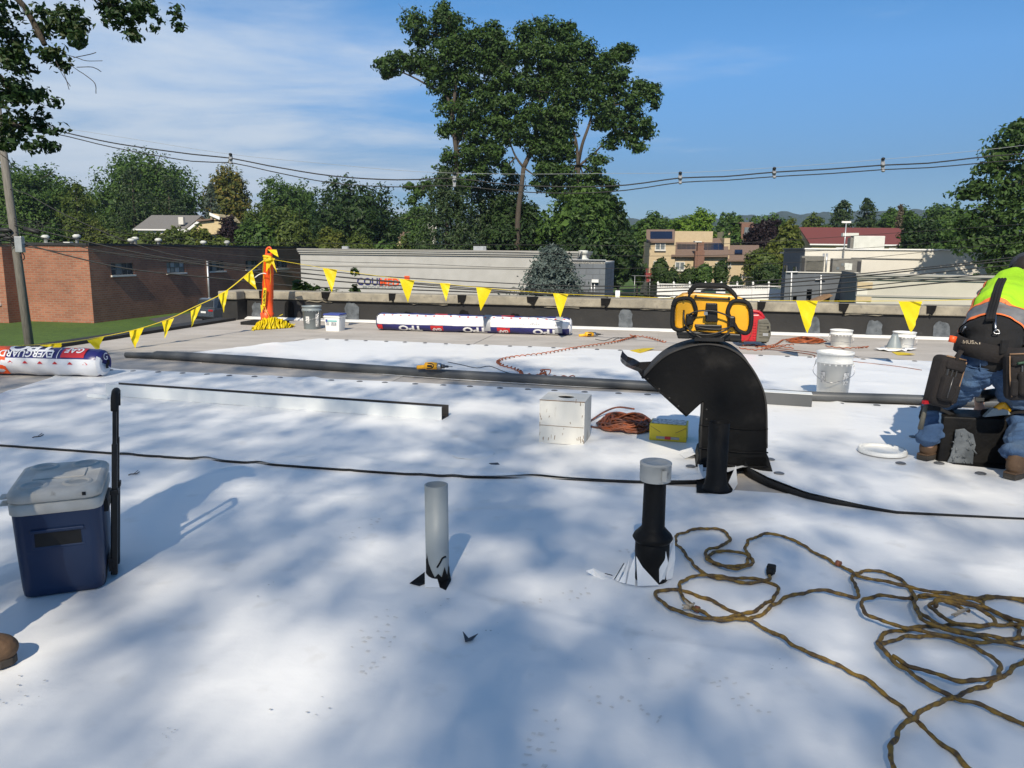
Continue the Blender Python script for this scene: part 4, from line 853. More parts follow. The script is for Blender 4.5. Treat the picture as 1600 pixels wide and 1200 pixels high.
# far roll by the parapet
A = G(590, 516.5); B = G(890, 525.5); r = .135; ax_ = (B - A) / np.linalg.norm(B - A); sd = np.cross(UP, ax_)
tF, S, L_, ax, side = roll(A + UP * (r + .008) + sd * .07, B + UP * (r + .008) + sd * .07, r, 'wrapped membrane roll lying along the parapet, taped in two places', seed=2)
roll_surface(S, L_, [(-1.8, .42, 'navy_print', 'wrap'), (.42, 1.78, 'wrap_white', 'wrap'), (1.78, 2.9, 'navy_print', 'wrap'), (2.9, 2 * math.pi - 1.8, 'navy_print', 'wrap')], tF, r, 2)
for s in (.60, 1.63, 2.72):
    roll_text(S, 'TPO', .13, s - .05, 2.2, 'white_print', tF, r, .005, sx=1.5, dr=.008)
for s in (.88, 1.93): roll_patch(S, s, s + .2, 1.82, 2.5, 'red_print', tF, 'print_block'); roll_text(S, 'GAF', .08, s + .1, 2.3, 'white_print', tF, r, .003, dr=.008); roll_patch(S, s + .05, s + .25, .05, .36, 'red_print', tF, 'print_block')
roll_patch(S, .02, .1, 1.85, 2.5, 'red_print', tF, 'print_block')
for k in range(22):
    s = .12 + .135 * k
    b = MB(); b.add([S(s - .022, .74, .006), S(s + .022, .74, .006), S(s + .01, .63, .006), S(s, .57, .006), S(s - .01, .63, .006)], [(0, 1, 2, 3, 4)]); b.build('print_mark', 'red_print', tF)
for s in (1.72, 2.82):
    roll_patch(S, s, s + .11, -.4, 2.3, 'duct_tape', tF, 'tape_band', .008)
roll_text(S, 'M20601 12/02/21 07', .06, 2.35, 1.25, 'grey_print', tF, r, 0, upside=True, dr=.007)
roll_end(A + UP * (r + .008) + sd * .07 + ax * .004, ax, side, r * .95, tF, ['wrap_white', 'navy_print'], -1); roll_end(B + UP * (r + .008) + sd * .07 - ax * .004, ax, side, r * .95, tF, ['wrap_white', 'wrap_white'], 1)

# --- orange delineator post with flags knotted on, heap of pennant tape
c = G(417, 507); D = c[1]; zt3 = lambda y: P(417, y, D)[2]
cn = thing('delineator_post', c, 'orange delineator post with yellow flags knotted round its top', 'traffic post')
lean = (P(420, 395, D) - c)[0] / zt3(395)
rn = np.random.RandomState(5)
prof_px = [(505, 15.5), (496, 15), (489, 16.5), (488, 14), (466, 13.5), (465, 14.5), (447, 13), (446, 14), (430, 12.2), (429, 13.5), (412, 11.5), (411, 12.5), (402, 10), (396, 9)]
b = MB(); n = 20; vs = []
for (y, wpx) in prof_px:
    z = max(.0, zt3(y)); r_ = wpx * .5 * D / F * 1.25
    vs += [c + np.array([lean * z + r_ * math.cos(2 * math.pi * j / n), r_ * math.sin(2 * math.pi * j / n), z]) for j in range(n)]
mm = len(prof_px); b.add(vs, [(i * n + j, i * n + (j + 1) % n, (i + 1) * n + (j + 1) % n, (i + 1) * n + j) for i in range(mm - 1) for j in range(n)], True); b.build('post', 'orange_plastic', cn)
top = c + np.array([lean * zt3(396), 0, zt3(396)])
MB().tube(spline([top + np.array([-.04, 0, -.02]), top + np.array([-.03, 0, .07]), top + np.array([.02, 0, .10]), top + np.array([.045, 0, .05]), top + np.array([.04, 0, -.02])], .02), .018, 8).build('grip_loop', 'orange_plastic', cn)
MB().prism([c + E1 * -.36 + E2 * -.22 + UP * .002, c + E1 * .3 + E2 * -.22 + UP * .002, c + E1 * .3 + E2 * .22 + UP * .002, c + E1 * -.36 + E2 * .22 + UP * .002], UP * .055).build('base', 'black_rubber', cn, bevel=.01)
PZ = lambda x, y, k=0.0: P(x, y, D - .14 - k)
def pennant(pts, parent, name='flag', mt='flag_yellow'):
    b = MB(); b.add(pts, [tuple(range(len(pts)))]); return b.build(name, mt, parent, solid=.002)
def clothflag(a, c_, tip, parent, seed, mt='flag_yellow', fold=.03, N=8):      # triangular pennant, wavy
    r_ = np.random.RandomState(seed); a, c_, tip = map(np.array, (a, c_, tip)); nrm = np.cross(c_ - a, tip - a); nrm /= np.linalg.norm(nrm); vs = []; ids = {}
    p1, p2 = r_.uniform(0, 6, 2); sz = np.linalg.norm(c_ - a)
    for i in range(N + 1):
        for j in range(N + 1 - i):
            u = j / N; w = i / N; p = a + (c_ - a) * u + (tip - a) * w
            dz = fold * sz * 4 * (.5 * math.sin(5 * u + 2.5 * w + p1) * w + .25 * math.sin(11 * u - 6 * w + p2) * (.2 + w)) ; ids[i, j] = len(vs); vs.append(p + nrm * dz)
    fs = []
    for i in range(N):
        for j in range(N - i):
            fs.append((ids[i, j], ids[i, j + 1], ids[i + 1, j]))
            if j < N - i - 1: fs.append((ids[i, j + 1], ids[i + 1, j + 1], ids[i + 1, j]))
    b = MB(); b.add(vs, fs, True); return b.build('flag', mt, parent)
clothflag(PZ(418, 390), PZ(432, 390), PZ(436, 404, .1), cn, 1, fold=.08); clothflag(PZ(416, 400), PZ(430, 404), PZ(416, 425), cn, 2, fold=.08); clothflag(PZ(421, 404), PZ(428, 408), PZ(433, 427, .05), cn, 3, fold=.08)
clothflag(PZ(407, 476), PZ(413, 478), PZ(408, 489, .02), cn, 4, fold=.05)
for pts in ([(412, 404), (411, 425), (414, 450), (410, 476), (416, 490)], [(421, 412), (423, 430), (422, 445)], [(413, 478), (419, 490), (423, 500)]):
    MB().tube(spline([PZ(*q, .01) for q in pts], .05), .012, 5, flat=.25).build('tape_tail', 'tape_yellow', cn)
MB().tube(spline([PZ(412, 404, .02), PZ(424, 405, .03), PZ(414, 408, .03), PZ(423, 402, .02), PZ(411, 400, .02)], .02), .02, 6).build('knot', 'flag_yellow', cn)
MB().tube(spline([PZ(398, 434, .02), PZ(405, 429, .02), PZ(412, 427, .04), PZ(416, 428, .04)], .02), .008, 5).build('tie_string', 'white_plastic', cn)
V, Fs = text_mesh('CAUTION', .05, .001); q0 = PZ(413, 464, .03); xa = np.array([.12, 0, .99]); ya = np.array([-.99, 0, .12])
b = MB(); b.add([q0 + xa * v[0] + ya * v[1] for v in V], Fs); b.build('lettering', 'black_plastic', cn)
MB().box(PZ(413, 464, .02), (.05, .004, .30), (np.array([.99, 0, -.12]), YA, np.array([.12, 0, .99]))).build('tape_tail', 'tape_yellow', cn)
hp_ = thing('flag_tape_heap', G(428, 516), 'heap of gathered yellow pennant tape at the foot of the orange post', 'flag tape')
hr = np.random.RandomState(9); b = MB()
a0, a1 = G(398, 516), G(455, 512)
for k in range(46):
    f_ = k / 45; c_ = a0 + (a1 - a0) * f_; hgt = .05 + .13 * math.sin(math.pi * min(1, f_ * 1.05)) ** .7 * hr.uniform(.75, 1.1); wdt = .06 + .05 * math.sin(math.pi * f_)
    loop = [c_ + np.array([hr.uniform(-.03, .03), -wdt * hr.uniform(.8, 1.4), .012]), c_ + np.array([hr.uniform(-.03, .03), -wdt * .6, hgt * .7]), c_ + np.array([hr.uniform(-.03, .03), 0, hgt]), c_ + np.array([hr.uniform(-.03, .03), wdt * .6, hgt * .6]), c_ + np.array([hr.uniform(-.03, .03), wdt, .012])]
    sp = spline(loop, .03); b.tube(sp, hr.uniform(.014, .026, len(sp)), 5, flat=.3)
b.build('gathered_tape', 'flag_yellow', hp_)
clothflag(G(396, 518) + UP * .012, G(410, 510) + UP * .09, G(392, 517) + UP * .012, hp_, 31); clothflag(G(445, 508) + UP * .06, G(452, 513) + UP * .02, G(461, 511) + UP * .015, hp_, 32)
MB().tube(spline([PZ(430, 498), PZ(436, 494), PZ(442, 491)], .02), .005, 5).build('loose_end', 'tape_yellow', hp_)

# --- pennant lines
def pline(rope, flags, label, seed, rw=.014):
    pts = [P(*q) for q in rope]; t = thing('pennant_line', G(rope[0][0], 520), label, 'pennant line', 'yellow pennant warning lines')
    sp = spline(pts, .15); MB().tube(sp, rw, 6, flat=.22).build('rope', 'tape_yellow', t)
    for k, (xa, ya, xb, yb, xt, yt, D_) in enumerate(flags):
        clothflag(P(xa, ya, D_), P(xb, yb, D_), P(xt, yt, D_ - .03), t, seed + k, fold=.06)
    return t
pline([(418, 403, 12.5), (408, 410, 12.3), (390, 425, 11.9), (350, 457, 11.2), (305, 479, 10.6), (262, 499, 10.1), (212, 515, 9.6), (155, 527, 9.1), (95, 536, 8.6), (30, 540, 8.1), (-120, 546, 7.2)],
      [(380, 434, 394, 422, 402, 453, 11.9), (341, 460, 357, 452, 350, 489, 11.2), (298, 486, 315, 476, 300, 512, 10.6), (253, 503, 272, 497, 258, 529, 10.1), (202, 518, 225, 512, 209, 545, 9.6), (136, 532, 163, 526, 152, 549, 8.9), (62, 540, 97, 536, 93, 545, 8.5)],
      'yellow pennant line sagging from the orange post down to the lettered roll', 40)
pline([(424, 405, 12.5), (515, 420, 12.2), (636, 437, 11.8), (760, 450, 11.4), (876, 459, 11.0), (1060, 466, 10.0), (1262, 470, 9.1), (1422, 470, 8.5), (1520, 468, 8.2), (1760, 462, 7.6)],
      [(504, 419, 527, 422, 519, 458, 12.2), (624, 436, 648, 438, 637, 473, 11.8), (687, 442, 704, 443, 697, 471, 11.6), (744, 449, 769, 451, 751, 486, 11.4), (864, 458, 888, 460, 875, 497, 11.0), (1244, 470, 1278, 470, 1261, 521, 9.1), (1404, 471, 1441, 471, 1424, 520, 8.5)],
      'yellow pennant line strung taut from the orange post above the parapet to the bent worker', 60)
for (x0, y0, x1, y1, x2, y2, lb) in ((984, 549, 1023, 547, 1000, 553, 'yellow pennant lying flat on the boards behind the duct'), (1393, 551, 1430, 557, 1402, 556, 'yellow pennant lying flat beside the rubber pipe boot')):
    t = thing('loose_pennant', G(x0, y0), lb, 'flag', 'loose pennants on the boards'); b = MB(); b.add([G(x0, y0) + UP * .012, G(x2, y2) + UP * .01, G(x1, y1) + UP * .03, G((x0 + x1) / 2, (y0 + y1) / 2 - 2) + UP * .014], [(0, 1, 2, 3)]); b.build('cloth', 'flag_yellow', t, solid=.002)

# --- screw guns
def screwgun(name, p, yaw, label, z=.0):
    t = thing(name, p, label, 'screw gun', 'yellow screw guns'); x_, y_, _ = rot(yaw); q = lambda x, y, zz: np.array(p) + x_ * x + y_ * y + UP * (zz + z)
    MB().tube([q(-.08, 0, .045), q(-.07, 0, .045), q(0, 0, .048), q(.05, 0, .045)], [.024, .036, .037, .033], 14).build('motor_housing', 'tool_yellow', t)
    MB().tube([q(.05, 0, .045), q(.085, 0, .045), q(.09, 0, .045)], [.034, .032, .024], 14).build('gear_case', 'steel', t)
    MB().tube([q(.09, 0, .045), q(.12, 0, .045), q(.122, 0, .045), q(.16, 0, .045)], [.022, .02, .012, .011], 12).build('nose', 'dark_steel', t)
    MB().tube([q(.16, 0, .045), q(.20, 0, .045)], .004, 6).build('bit', 'dark_steel', t)
    MB().tube(spline([q(-.05, 0, .045), q(-.085, .02, .032), q(-.13, .03, .026), q(-.165, .035, .022)], .015), [.024, .023, .022, .022, .021, .021, .02, .02, .02, .02, .02][:len(spline([q(-.05, 0, .045), q(-.085, .02, .032), q(-.13, .03, .026), q(-.165, .035, .022)], .015))] if False else .021, 10).build('handle', 'tool_yellow', t)
    MB().tube(spline([q(-.06, -.012, .066), q(-.02, -.028, .074), q(.02, -.03, .06), q(.0, -.036, .03), q(-.05, -.03, .024)], .015), .006, 6).build('rubber_grip', 'black_rubber', t)
    MB().box(q(-.02, -.037, .05), (.05, .004, .02), (x_, y_, UP)).build('nameplate', 'black_plastic', t)
    return t
c = G(676, 579, .09)
screwgun('screw_gun', c - np.array([0, 0, 0.0]), RA + .05, 'yellow screw gun resting on the rolled grey sheet edge')
c = G(922, 527); screwgun('screw_gun', c, RA + .3, 'yellow screw gun lying on the boards past the end of the taped roll')

# --- cords
def gz(p, k=.0): return np.array(p) + UP * k
def coil(x, y, n, wob, h, kx=1.0): pass
def wavy(path, amp, wl, z, seed=0):
    sp = spline([G(*q) for q in path], .012); s = np.concatenate([[0], np.cumsum(np.linalg.norm(np.diff(sp, axis=0), axis=1))]); T = np.gradient(sp, axis=0); T /= np.linalg.norm(T, axis=1)[:, None]; Nn = np.cross(T, UP)
    return sp + Nn * (amp * np.sin(2 * math.pi * s / wl))[:, None] + UP * (z + .5 * amp * (1 + np.cos(2 * math.pi * s / wl)))[:, None]
oc = thing('extension_cord', G(900, 560), 'kinked orange cord zigzagging over the far sheet to the screw gun', 'cord', 'extension cords')
MB().tube(wavy([(1040, 537), (1000, 528), (960, 537), (900, 546), (850, 555), (800, 561), (779, 567), (783, 573), (800, 578), (812, 583), (815, 588)], .018, .09, .016), .006, 6).build('cable', 'cord_orange', oc)
MB().tube(wavy([(815, 588), (840, 590), (870, 592), (898, 592)], .015, .09, .018), .006, 6).build('cable', 'cord_orange', oc)
kn = np.random.RandomState(3)
for (x, y) in ((850, 588), (990, 530)):
    MB().tube(spline([G(x, y) + np.array([kn.uniform(-.07, .07), kn.uniform(-.05, .05), kn.uniform(.015, .07)]) for _ in range(12)], .02), .006, 6).build('knot', 'cord_orange', oc)
MB().tube(spline([G(700, 582) + UP * .11, G(720, 588) + UP * .12, G(745, 592) + UP * .11, G(765, 589) + UP * .11, G(790, 594) + UP * .08, G(812, 590) + UP * .03], .04), .004, 6).build('tool_lead', 'cord_black', oc)
MB().tube(spline([G(930, 531) + UP * .01, G(945, 533) + UP * .01, G(962, 528) + UP * .01, G(975, 532) + UP * .01, G(958, 534) + UP * .012, G(968, 529) + UP * .012, G(990, 529) + UP * .02], .03), .004, 6).build('tool_lead', 'cord_black', oc)
og = thing('extension_cord', G(1258, 536), 'orange cord heap on the boards between the generator and short bucket', 'cord', 'extension cords')
hk = np.random.RandomState(12); pts = []
for k in range(60):
    a = k * 1.1 + hk.uniform(-.3, .3); r_ = hk.uniform(.35, 1.0); pts.append(G(1260, 536) + np.array([.30 * r_ * math.cos(a), .22 * r_ * math.sin(a), .02 + .075 * hk.rand() * (1.1 - r_ * .7)]))
MB().tube(spline(pts, .03), .007, 6).build('cable', 'cord_orange', og)
for path in ([(1160, 542), (1180, 541), (1200, 544), (1240, 540)], [(1180, 545), (1210, 541), (1225, 533), (1245, 533)], [(1155, 546), (1185, 549), (1212, 544), (1240, 546)], [(1290, 543), (1320, 546), (1345, 545), (1357, 544), (1340, 546)]):
    MB().tube(wavy(path, .012, .10, .014), .006, 6).build('cable', 'cord_orange', og)
for path in ([(1190, 546), (1230, 550), (1270, 556), (1272, 560)], [(1200, 544), (1235, 548), (1275, 553), (1290, 560), (1330, 566), (1400, 574), (1440, 580)]):
    MB().tube(spline([G(*q) + UP * .012 for q in path], .06), .005, 6).build('cable', 'cord_brown', og)
MB().tube(spline([gx_(1135, 560) - E2 * .03, gx_(1130, 660) - E2 * .05, gx_(1080, 740) - E2 * .06, gx_(1000, 790) - E2 * .06], .02), .004, 6).build('cable', 'cord_orange', og)
# brown coil by the cardboard box
ob = thing('extension_cord', G(975, 668), 'tangled brown orange cord coil between the cardboard box and yellow carton', 'cord', 'extension cords')
hk = np.random.RandomState(14); 
for s_ in range(3):
    pts = []
    for k in range(46):
        a = k * .95 + hk.uniform(-.25, .25) + s_; r_ = hk.uniform(.45, 1.0); cc = G(976, 672)
        pts.append(cc + np.array([.215 * r_ * math.cos(a) + .02, .25 * r_ * math.sin(a) + .05, .02 + .14 * hk.rand() * (1.15 - r_)]))
    MB().tube(spline(pts, .025), .0075, 6).build('cable', ('cord_brown', 'cord_orange', 'cord_brown')[s_], ob)
MB().tube(spline([G(*q) + UP * z for q, z in zip([(990, 655), (965, 648), (945, 651), (925, 660), (917, 665), (925, 670), (950, 674), (985, 680)], [.08, .06, .04, .02, .015, .015, .02, .04])], .025), .0075, 6).build('cable', 'cord_brown', ob)
# yellow braided cord in the foreground
Z8 = lambda a, c_: (1000 + a / 2.6667, 780 + c_ / 2.6667)
yr = np.random.RandomState(17)
def ycord(path, parent, z0=.012, seed=0):
    sp = spline([G(*Z8(*q)) for q in path], .008); s = np.concatenate([[0], np.cumsum(np.linalg.norm(np.diff(sp, axis=0), axis=1))]); T = np.gradient(sp, axis=0); T /= np.linalg.norm(T, axis=1)[:, None]; Nn = np.cross(T, UP)
    w = .0030 * np.sin(s * 55 + seed + 2 * np.sin(s * 3.1)) + .005 * np.sin(s * 17 + 2 * seed + 1.5 * np.sin(s * 2.3)) + .0018 * np.sin(s * 90 + seed); z = z0 + .006 * (1 + np.sin(s * 7 + seed * 1.7)) + .002 * np.sin(s * 40)
    sp = sp + Nn * w[:, None] + UP * z[:, None]; rr_ = .0066 + .0008 * np.sin(s * 160 + seed) + .0005 * np.sin(s * 37 + seed)
    return MB().tube(sp, rr_, 8).build('cable', 'cord_yellow', parent)
y1 = thing('extension_cord', G(1100, 960), 'grimy yellow extension cord with a taped end looping across the near sheet', 'cord', 'extension cords')
ycord([(215, 470), (180, 440), (163, 400), (185, 365), (245, 340), (330, 340), (430, 347), (520, 355), (570, 380), (572, 410), (530, 450), (450, 490), (330, 522), (230, 520), (150, 490), (90, 450), (68, 425), (85, 400), (160, 395), (250, 415), (340, 455), (430, 510), (500, 555), (600, 610), (700, 665), (800, 710), (900, 760), (1000, 820), (1100, 890), (1170, 960), (1250, 1040), (1340, 1115), (1420, 1180)], y1, .012, 0)
ycord([(225, 480), (310, 527), (400, 522), (480, 505), (550, 465), (620, 425), (740, 400), (820, 420), (890, 438), (912, 430), (905, 400), (880, 365), (885, 335), (930, 318), (1010, 322), (1080, 350), (1130, 400), (1150, 470), (1200, 530), (1280, 570), (1400, 595), (1540, 605), (1575, 580), (1550, 530), (1480, 490), (1420, 455), (1440, 430), (1500, 425), (1600, 440), (1700, 470)], y1, .015, 1.3)
q0 = G(*Z8(208, 474)); tt = MB()
for a in range(7): tt.tube([q0 + UP * .022, q0 + np.array([.03 * math.cos(a * 1.3 + 2), .02 * math.sin(a * 1.3 + 2), .02 + .022 * (a % 3) / 2])], [.010, .003], 5)
tt.build('taped_end', 'tan_tape', y1)
for q in ((825, 290), (236, 484)): MB().tube([G(*Z8(q[0] - 8, q[1] - 2)) + UP * .024, G(*Z8(q[0] + 8, q[1] + 4)) + UP * .024], .0125, 8).build('tape_wrap', 'cord_brown', y1)
y2 = thing('extension_cord', G(1450, 960), 'grimy yellow extension cord with black plug piled in wide loops', 'cord', 'extension cords')
ycord([(537, 338), (525, 352), (460, 365), (380, 358), (300, 340), (250, 315), (200, 270), (160, 225), (150, 190), (180, 160), (270, 135), (340, 145), (368, 175), (350, 205), (300, 225), (275, 250), (290, 280), (350, 310), (420, 315), (465, 295), (460, 265), (400, 240), (320, 232), (285, 250), (300, 280), (370, 298), (430, 290), (452, 265), (443, 230), (450, 200), (480, 178), (550, 166), (640, 190), (720, 230), (790, 275), (830, 295), (900, 335), (1000, 365), (1100, 390), (1200, 415), (1300, 420), (1400, 435), (1480, 425), (1600, 450), (1720, 500)], y2, .016, 2.2)
ycord([(1720, 1030), (1600, 970), (1450, 900), (1300, 850), (1150, 780), (1040, 690), (1000, 620), (1020, 580), (1100, 555), (1250, 545), (1450, 548), (1600, 550), (1720, 575)], y2, .014, 3.1)
ycord([(1720, 640), (1600, 710), (1520, 765), (1400, 810), (1300, 860), (1180, 910), (1100, 970), (1060, 1040), (1050, 1120), (1055, 1200)], y2, .02, 4.4)
ycord([(1040, 690), (1005, 645), (1080, 605), (1200, 595), (1330, 620), (1440, 670), (1500, 730), (1480, 775), (1400, 795), (1280, 790), (1130, 740), (1045, 692)], y2, .022, 5.2)
ycord([(1420, 455), (1350, 440), (1230, 430), (1160, 435), (1080, 437), (980, 440), (920, 470), (930, 510), (980, 540), (1060, 565), (1160, 580), (1260, 600), (1400, 625), (1520, 630), (1600, 640), (1700, 640)], y2, .024, 6.0)
ycord([(1215, 480), (1240, 455), (1330, 475), (1420, 510), (1480, 555), (1470, 575), (1390, 575), (1290, 550), (1220, 500), (1205, 470), (1260, 455), (1370, 500)], y2, .03, 7.0)
ycord([(1140, 440), (1135, 480), (1180, 545), (1270, 580), (1390, 610), (1500, 625), (1600, 605), (1700, 590)], y2, .028, 8.0)
ycord([(1160, 445), (1260, 440), (1380, 470), (1470, 500), (1560, 540), (1640, 560)], y2, .03, 9.0)
q0 = G(*Z8(538, 332)); px_a = rot(1.1)
MB().tube([q0 + UP * .02, q0 + px_a[0] * .02 + UP * .026], [.012, .017], 10).build('plug', 'black_rubber', y2)
MB().box(q0 + px_a[0] * .04 + UP * .026, (.035, .034, .034), px_a).build('plug', 'black_rubber', y2, bevel=.006)
for k in range(4): MB().tube([G(*Z8(1365, 500)) + UP * .04, G(*Z8(1330 - 12 * k, 505 + 8 * k)) + UP * (.03 + .012 * (k % 2))], .0035, 5).build('frayed_wire', 'tan_tape', y2)

# --- plastic lid, scraps
c = G(1378, 710) + UP * .014
ld = thing('round_lid', c, 'white round bucket lid flat on the sheet near the worker', 'lid')
MB().lathe([(.0, .012), (.115, .012), (.118, .016), (.122, .026), (.134, .027), (.143, .022), (.147, .006), (.145, .001)], c, 40).build('disc', 'white_plastic', ld)
for k in range(36):
    a = 2 * math.pi * k / 36; MB().box(c + np.array([.132 * math.cos(a), .132 * math.sin(a), .0275]), (.016, .004, .003), rot(a)).build('rib', 'white_plastic', ld)
def scrap(pix, zs, mt, label):
    t = thing('membrane_scrap', G(*pix[0]), label, 'scrap', 'offcuts on the sheets'); flap('offcut', pix, zs, mt, t, .0018); return t
scrap([(723, 996), (732, 1003), (747, 998), (738, 1006), (727, 1009)], [.022, .013, .018, .013, .013], 'leaf_scrap', 'dark notched offcut lying alone on the sheet beyond the grey pipe foot')
scrap([(730, 729), (778, 727), (781, 730), (735, 734)], [.014, .016, .014, .013], 'leaf_scrap', 'dark flat strip offcut near the lifted seam')
scrap([(706, 714), (740, 715), (768, 711), (772, 714), (760, 719), (735, 721), (712, 718)], [.014, .016, .03, .022, .014, .014, .014], 'tpo', 'curled white offcut beside the dark strip')
scrap([(926, 706), (988, 712), (1000, 708), (994, 704)] if False else [(1062, 713), (1083, 706), (1088, 716), (1070, 720)], [.014, .02, .03, .014], 'tpo', 'white cut corner standing up against the duct foot')
for (x, y, lb) in ((55, 686, 'dark twig lying on the sheet above the cooler'), (205, 745, 'tiny dark twig on the sheet beside the cooler tow handle')):
    t = thing('twig', G(x, y), lb, 'twig', 'fallen twigs'); MB().tube(spline([G(x - 4, y + 1) + UP * .014, G(x, y) + UP * .016, G(x + 8, y - 1) + UP * .014, G(x + 13, y - 4) + UP * .014], .02), .003, 4).build('stem', 'bark', t)
    MB().tube([G(x + 3, y) + UP * .014, G(x + 11, y - 6) + UP * .015], .002, 4).build('stem', 'bark', t)
# ------------------------------------------------------------------ people
from mathutils.bvhtree import BVHTree
def ellip(mb, c, r, ax=None, n=14, m=9):
    ax = ax or (XA, YA, UP); c = np.array(c, float); vs = []
    for i in range(m + 1):
        t = math.pi * i / m
        for j in range(n):
            a = 2 * math.pi * j / n; vs.append(c + ax[0] * r[0] * math.sin(t) * math.cos(a) + ax[1] * r[1] * math.sin(t) * math.sin(a) + ax[2] * r[2] * math.cos(t))
    return mb.add(vs, [(i * n + j, (i + 1) * n + j, (i + 1) * n + (j + 1) % n, i * n + (j + 1) % n) for i in range(m) for j in range(n)], True)
def limb(mb, pts, rad, n=12, flat=None):
    sp = spline(pts, .03); s = np.linspace(0, 1, len(sp)); d = np.concatenate([[0], np.cumsum([np.linalg.norm(np.array(pts[i + 1]) - np.array(pts[i])) for i in range(len(pts) - 1)])]); d /= d[-1]
    mb.tube(sp, np.interp(s, d, rad), n, flat=flat); ellip(mb, pts[0], (rad[0],) * 3, n=10, m=6); return ellip(mb, pts[-1], (rad[-1],) * 3, n=10, m=6)
def fuse(mb, name, mats, parent, voxel=.012, smooth=6, noise=0.0, nscale=18.0):
    o = mb.build('tmp', mats); md = o.modifiers.new('r', 'REMESH'); md.mode = 'VOXEL'; md.voxel_size = voxel; md.use_smooth_shade = True
    s = o.modifiers.new('s', 'SMOOTH'); s.iterations = smooth; s.factor = .5
    dg = bpy.context.evaluated_depsgraph_get(); me = bpy.data.meshes.new_from_object(o.evaluated_get(dg)); bpy.data.objects.remove(o)
    if noise:                                            # cloth folds
        V = np.empty(len(me.vertices) * 3, np.float32); me.vertices.foreach_get('co', V); V = V.reshape(-1, 3); N = np.empty_like(V).ravel(); me.vertices.foreach_get('normal', N); N = N.reshape(-1, 3)
        f_ = vnoise(V[:, 0] * nscale + V[:, 2] * nscale * .6, V[:, 2] * nscale * 1.9 + V[:, 1] * nscale * .8, 5) - .5 + .6 * (vnoise(V[:, 1] * nscale * 2 + V[:, 0] * 11, V[:, 2] * nscale * 3.2, 6) - .5)
        V = V + N * (f_ * noise)[:, None]; me.vertices.foreach_set('co', V.astype(np.float32).ravel())
    me.materials.clear()
    for q in (mats if isinstance(mats, (list, tuple)) else [mats]): me.materials.append(M[q])
    me.polygons.foreach_set('use_smooth', np.ones(len(me.polygons), bool)); me.update(); me.name = name
    o = bpy.data.objects.new(name, me); COL.objects.link(o); o.parent = parent; o.matrix_parent_inverse = inv(parent); return o
def boot(parent, heel, yaw, sc=1.0, up=None):
    x_, y_, _ = rot(yaw); q = lambda x, y, z: np.array(heel) + x_ * x * sc + y_ * y * sc + UP * z * sc
    up = np.array(up) if up is not None else UP
    b = MB(); ellip(b, q(.055, 0, .065), (.070, .048, .066), (x_, y_, UP)); ellip(b, q(.14, 0, .060), (.10, .050, .054), (x_, y_, UP)); ellip(b, q(.212, 0, .052), (.074, .056, .044), (x_, y_, UP))
    b.tube([q(.055, 0, .06), q(.055, 0, .10) + up * .01, q(.055, 0, .10) + up * .05], [.05, .05, .052], 14)
    ub = fuse(b, 'boot', 'leather_boot', parent, .009, 3)
    pts = [(-.010, -.030), (.05, -.038), (.13, -.036), (.20, -.046), (.25, -.038), (.274, -.013), (.274, .013), (.25, .038), (.20, .046), (.13, .036), (.05, .038), (-.010, .030)]
    MB().prism([q(a, c_, .002) for a, c_ in pts], UP * .026 * sc).build('sole', 'boot_sole', ub, bevel=.004)
    MB().prism([q(a, c_ * .98, .0285) for a, c_ in pts], UP * .008 * sc).build('welt', 'leather_boot', ub, bevel=.003)
    MB().tube([q(.055, 0, .085) + up * .02, q(.055, 0, .10) + up * .12], [.058, .056], 14).build('collar', 'boot_tan', ub)
    for k in range(4): MB().tube([q(.11 + .022 * k, -.022, .112 - .012 * k), q(.11 + .022 * k, .022, .112 - .012 * k)], .004, 5).build('lace', 'boot_tan', ub)
    return ub
def hand(mb, w, e, curl_dir, s=1.0):                      # palm, four bent fingers and a thumb, continuing from the wrist
    w = np.array(w); d = w - np.array(e); d /= np.linalg.norm(d); cd = np.array(curl_dir, float); cd -= d * (cd @ d); cd /= np.linalg.norm(cd); sd = np.cross(d, cd)
    ellip(mb, w + d * .05 * s, (.016, .042, .052), (cd, sd, d))
    for k, L_ in enumerate((.070, .080, .075, .060)):
        r0 = w + d * .088 * s + sd * (.030 - .02 * k) * s
        limb(mb, [r0, r0 + d * L_ * .45 + cd * .010, r0 + d * L_ * .7 + cd * .034, r0 + d * L_ * .62 + cd * .055], [.0095, .009, .0085, .007], 8)
    r0 = w + d * .03 * s + sd * .036; limb(mb, [r0, r0 + d * .03 + sd * .025 + cd * .01, r0 + d * .055 + sd * .022 + cd * .03], [.011, .010, .008], 8)
def head(parent, c, fwd, up, cap='navy_cloth', s=1.0):
    fwd = np.array(fwd, float); fwd /= np.linalg.norm(fwd); up = np.array(up, float); up -= fwd * (up @ fwd); up /= np.linalg.norm(up); sd = np.cross(fwd, up); c = np.array(c)
    return fwd, up, sd, c
def head_shape(b, c, fwd, up, sd):
    ellip(b, c + up * .03 - fwd * .01, (.098, .077, .095), (fwd, sd, up)); ellip(b, c - up * .045 + fwd * .025, (.07, .06, .07), (fwd, sd, up)); ellip(b, c - up * .085 + fwd * .05, (.035, .035, .025), (fwd, sd, up))
    limb(b, [c + fwd * .088 + up * .02, c + fwd * .112 - up * .022, c + fwd * .095 - up * .032], [.010, .014, .012], 8)
    for k in (-1, 1):
        ellip(b, c + sd * .078 * k - fwd * .008 - up * .005, (.020, .010, .032), (fwd, sd, up)); ellip(b, c + fwd * .085 + up * .028 + sd * .032 * k, (.012, .022, .008), (fwd, sd, up))
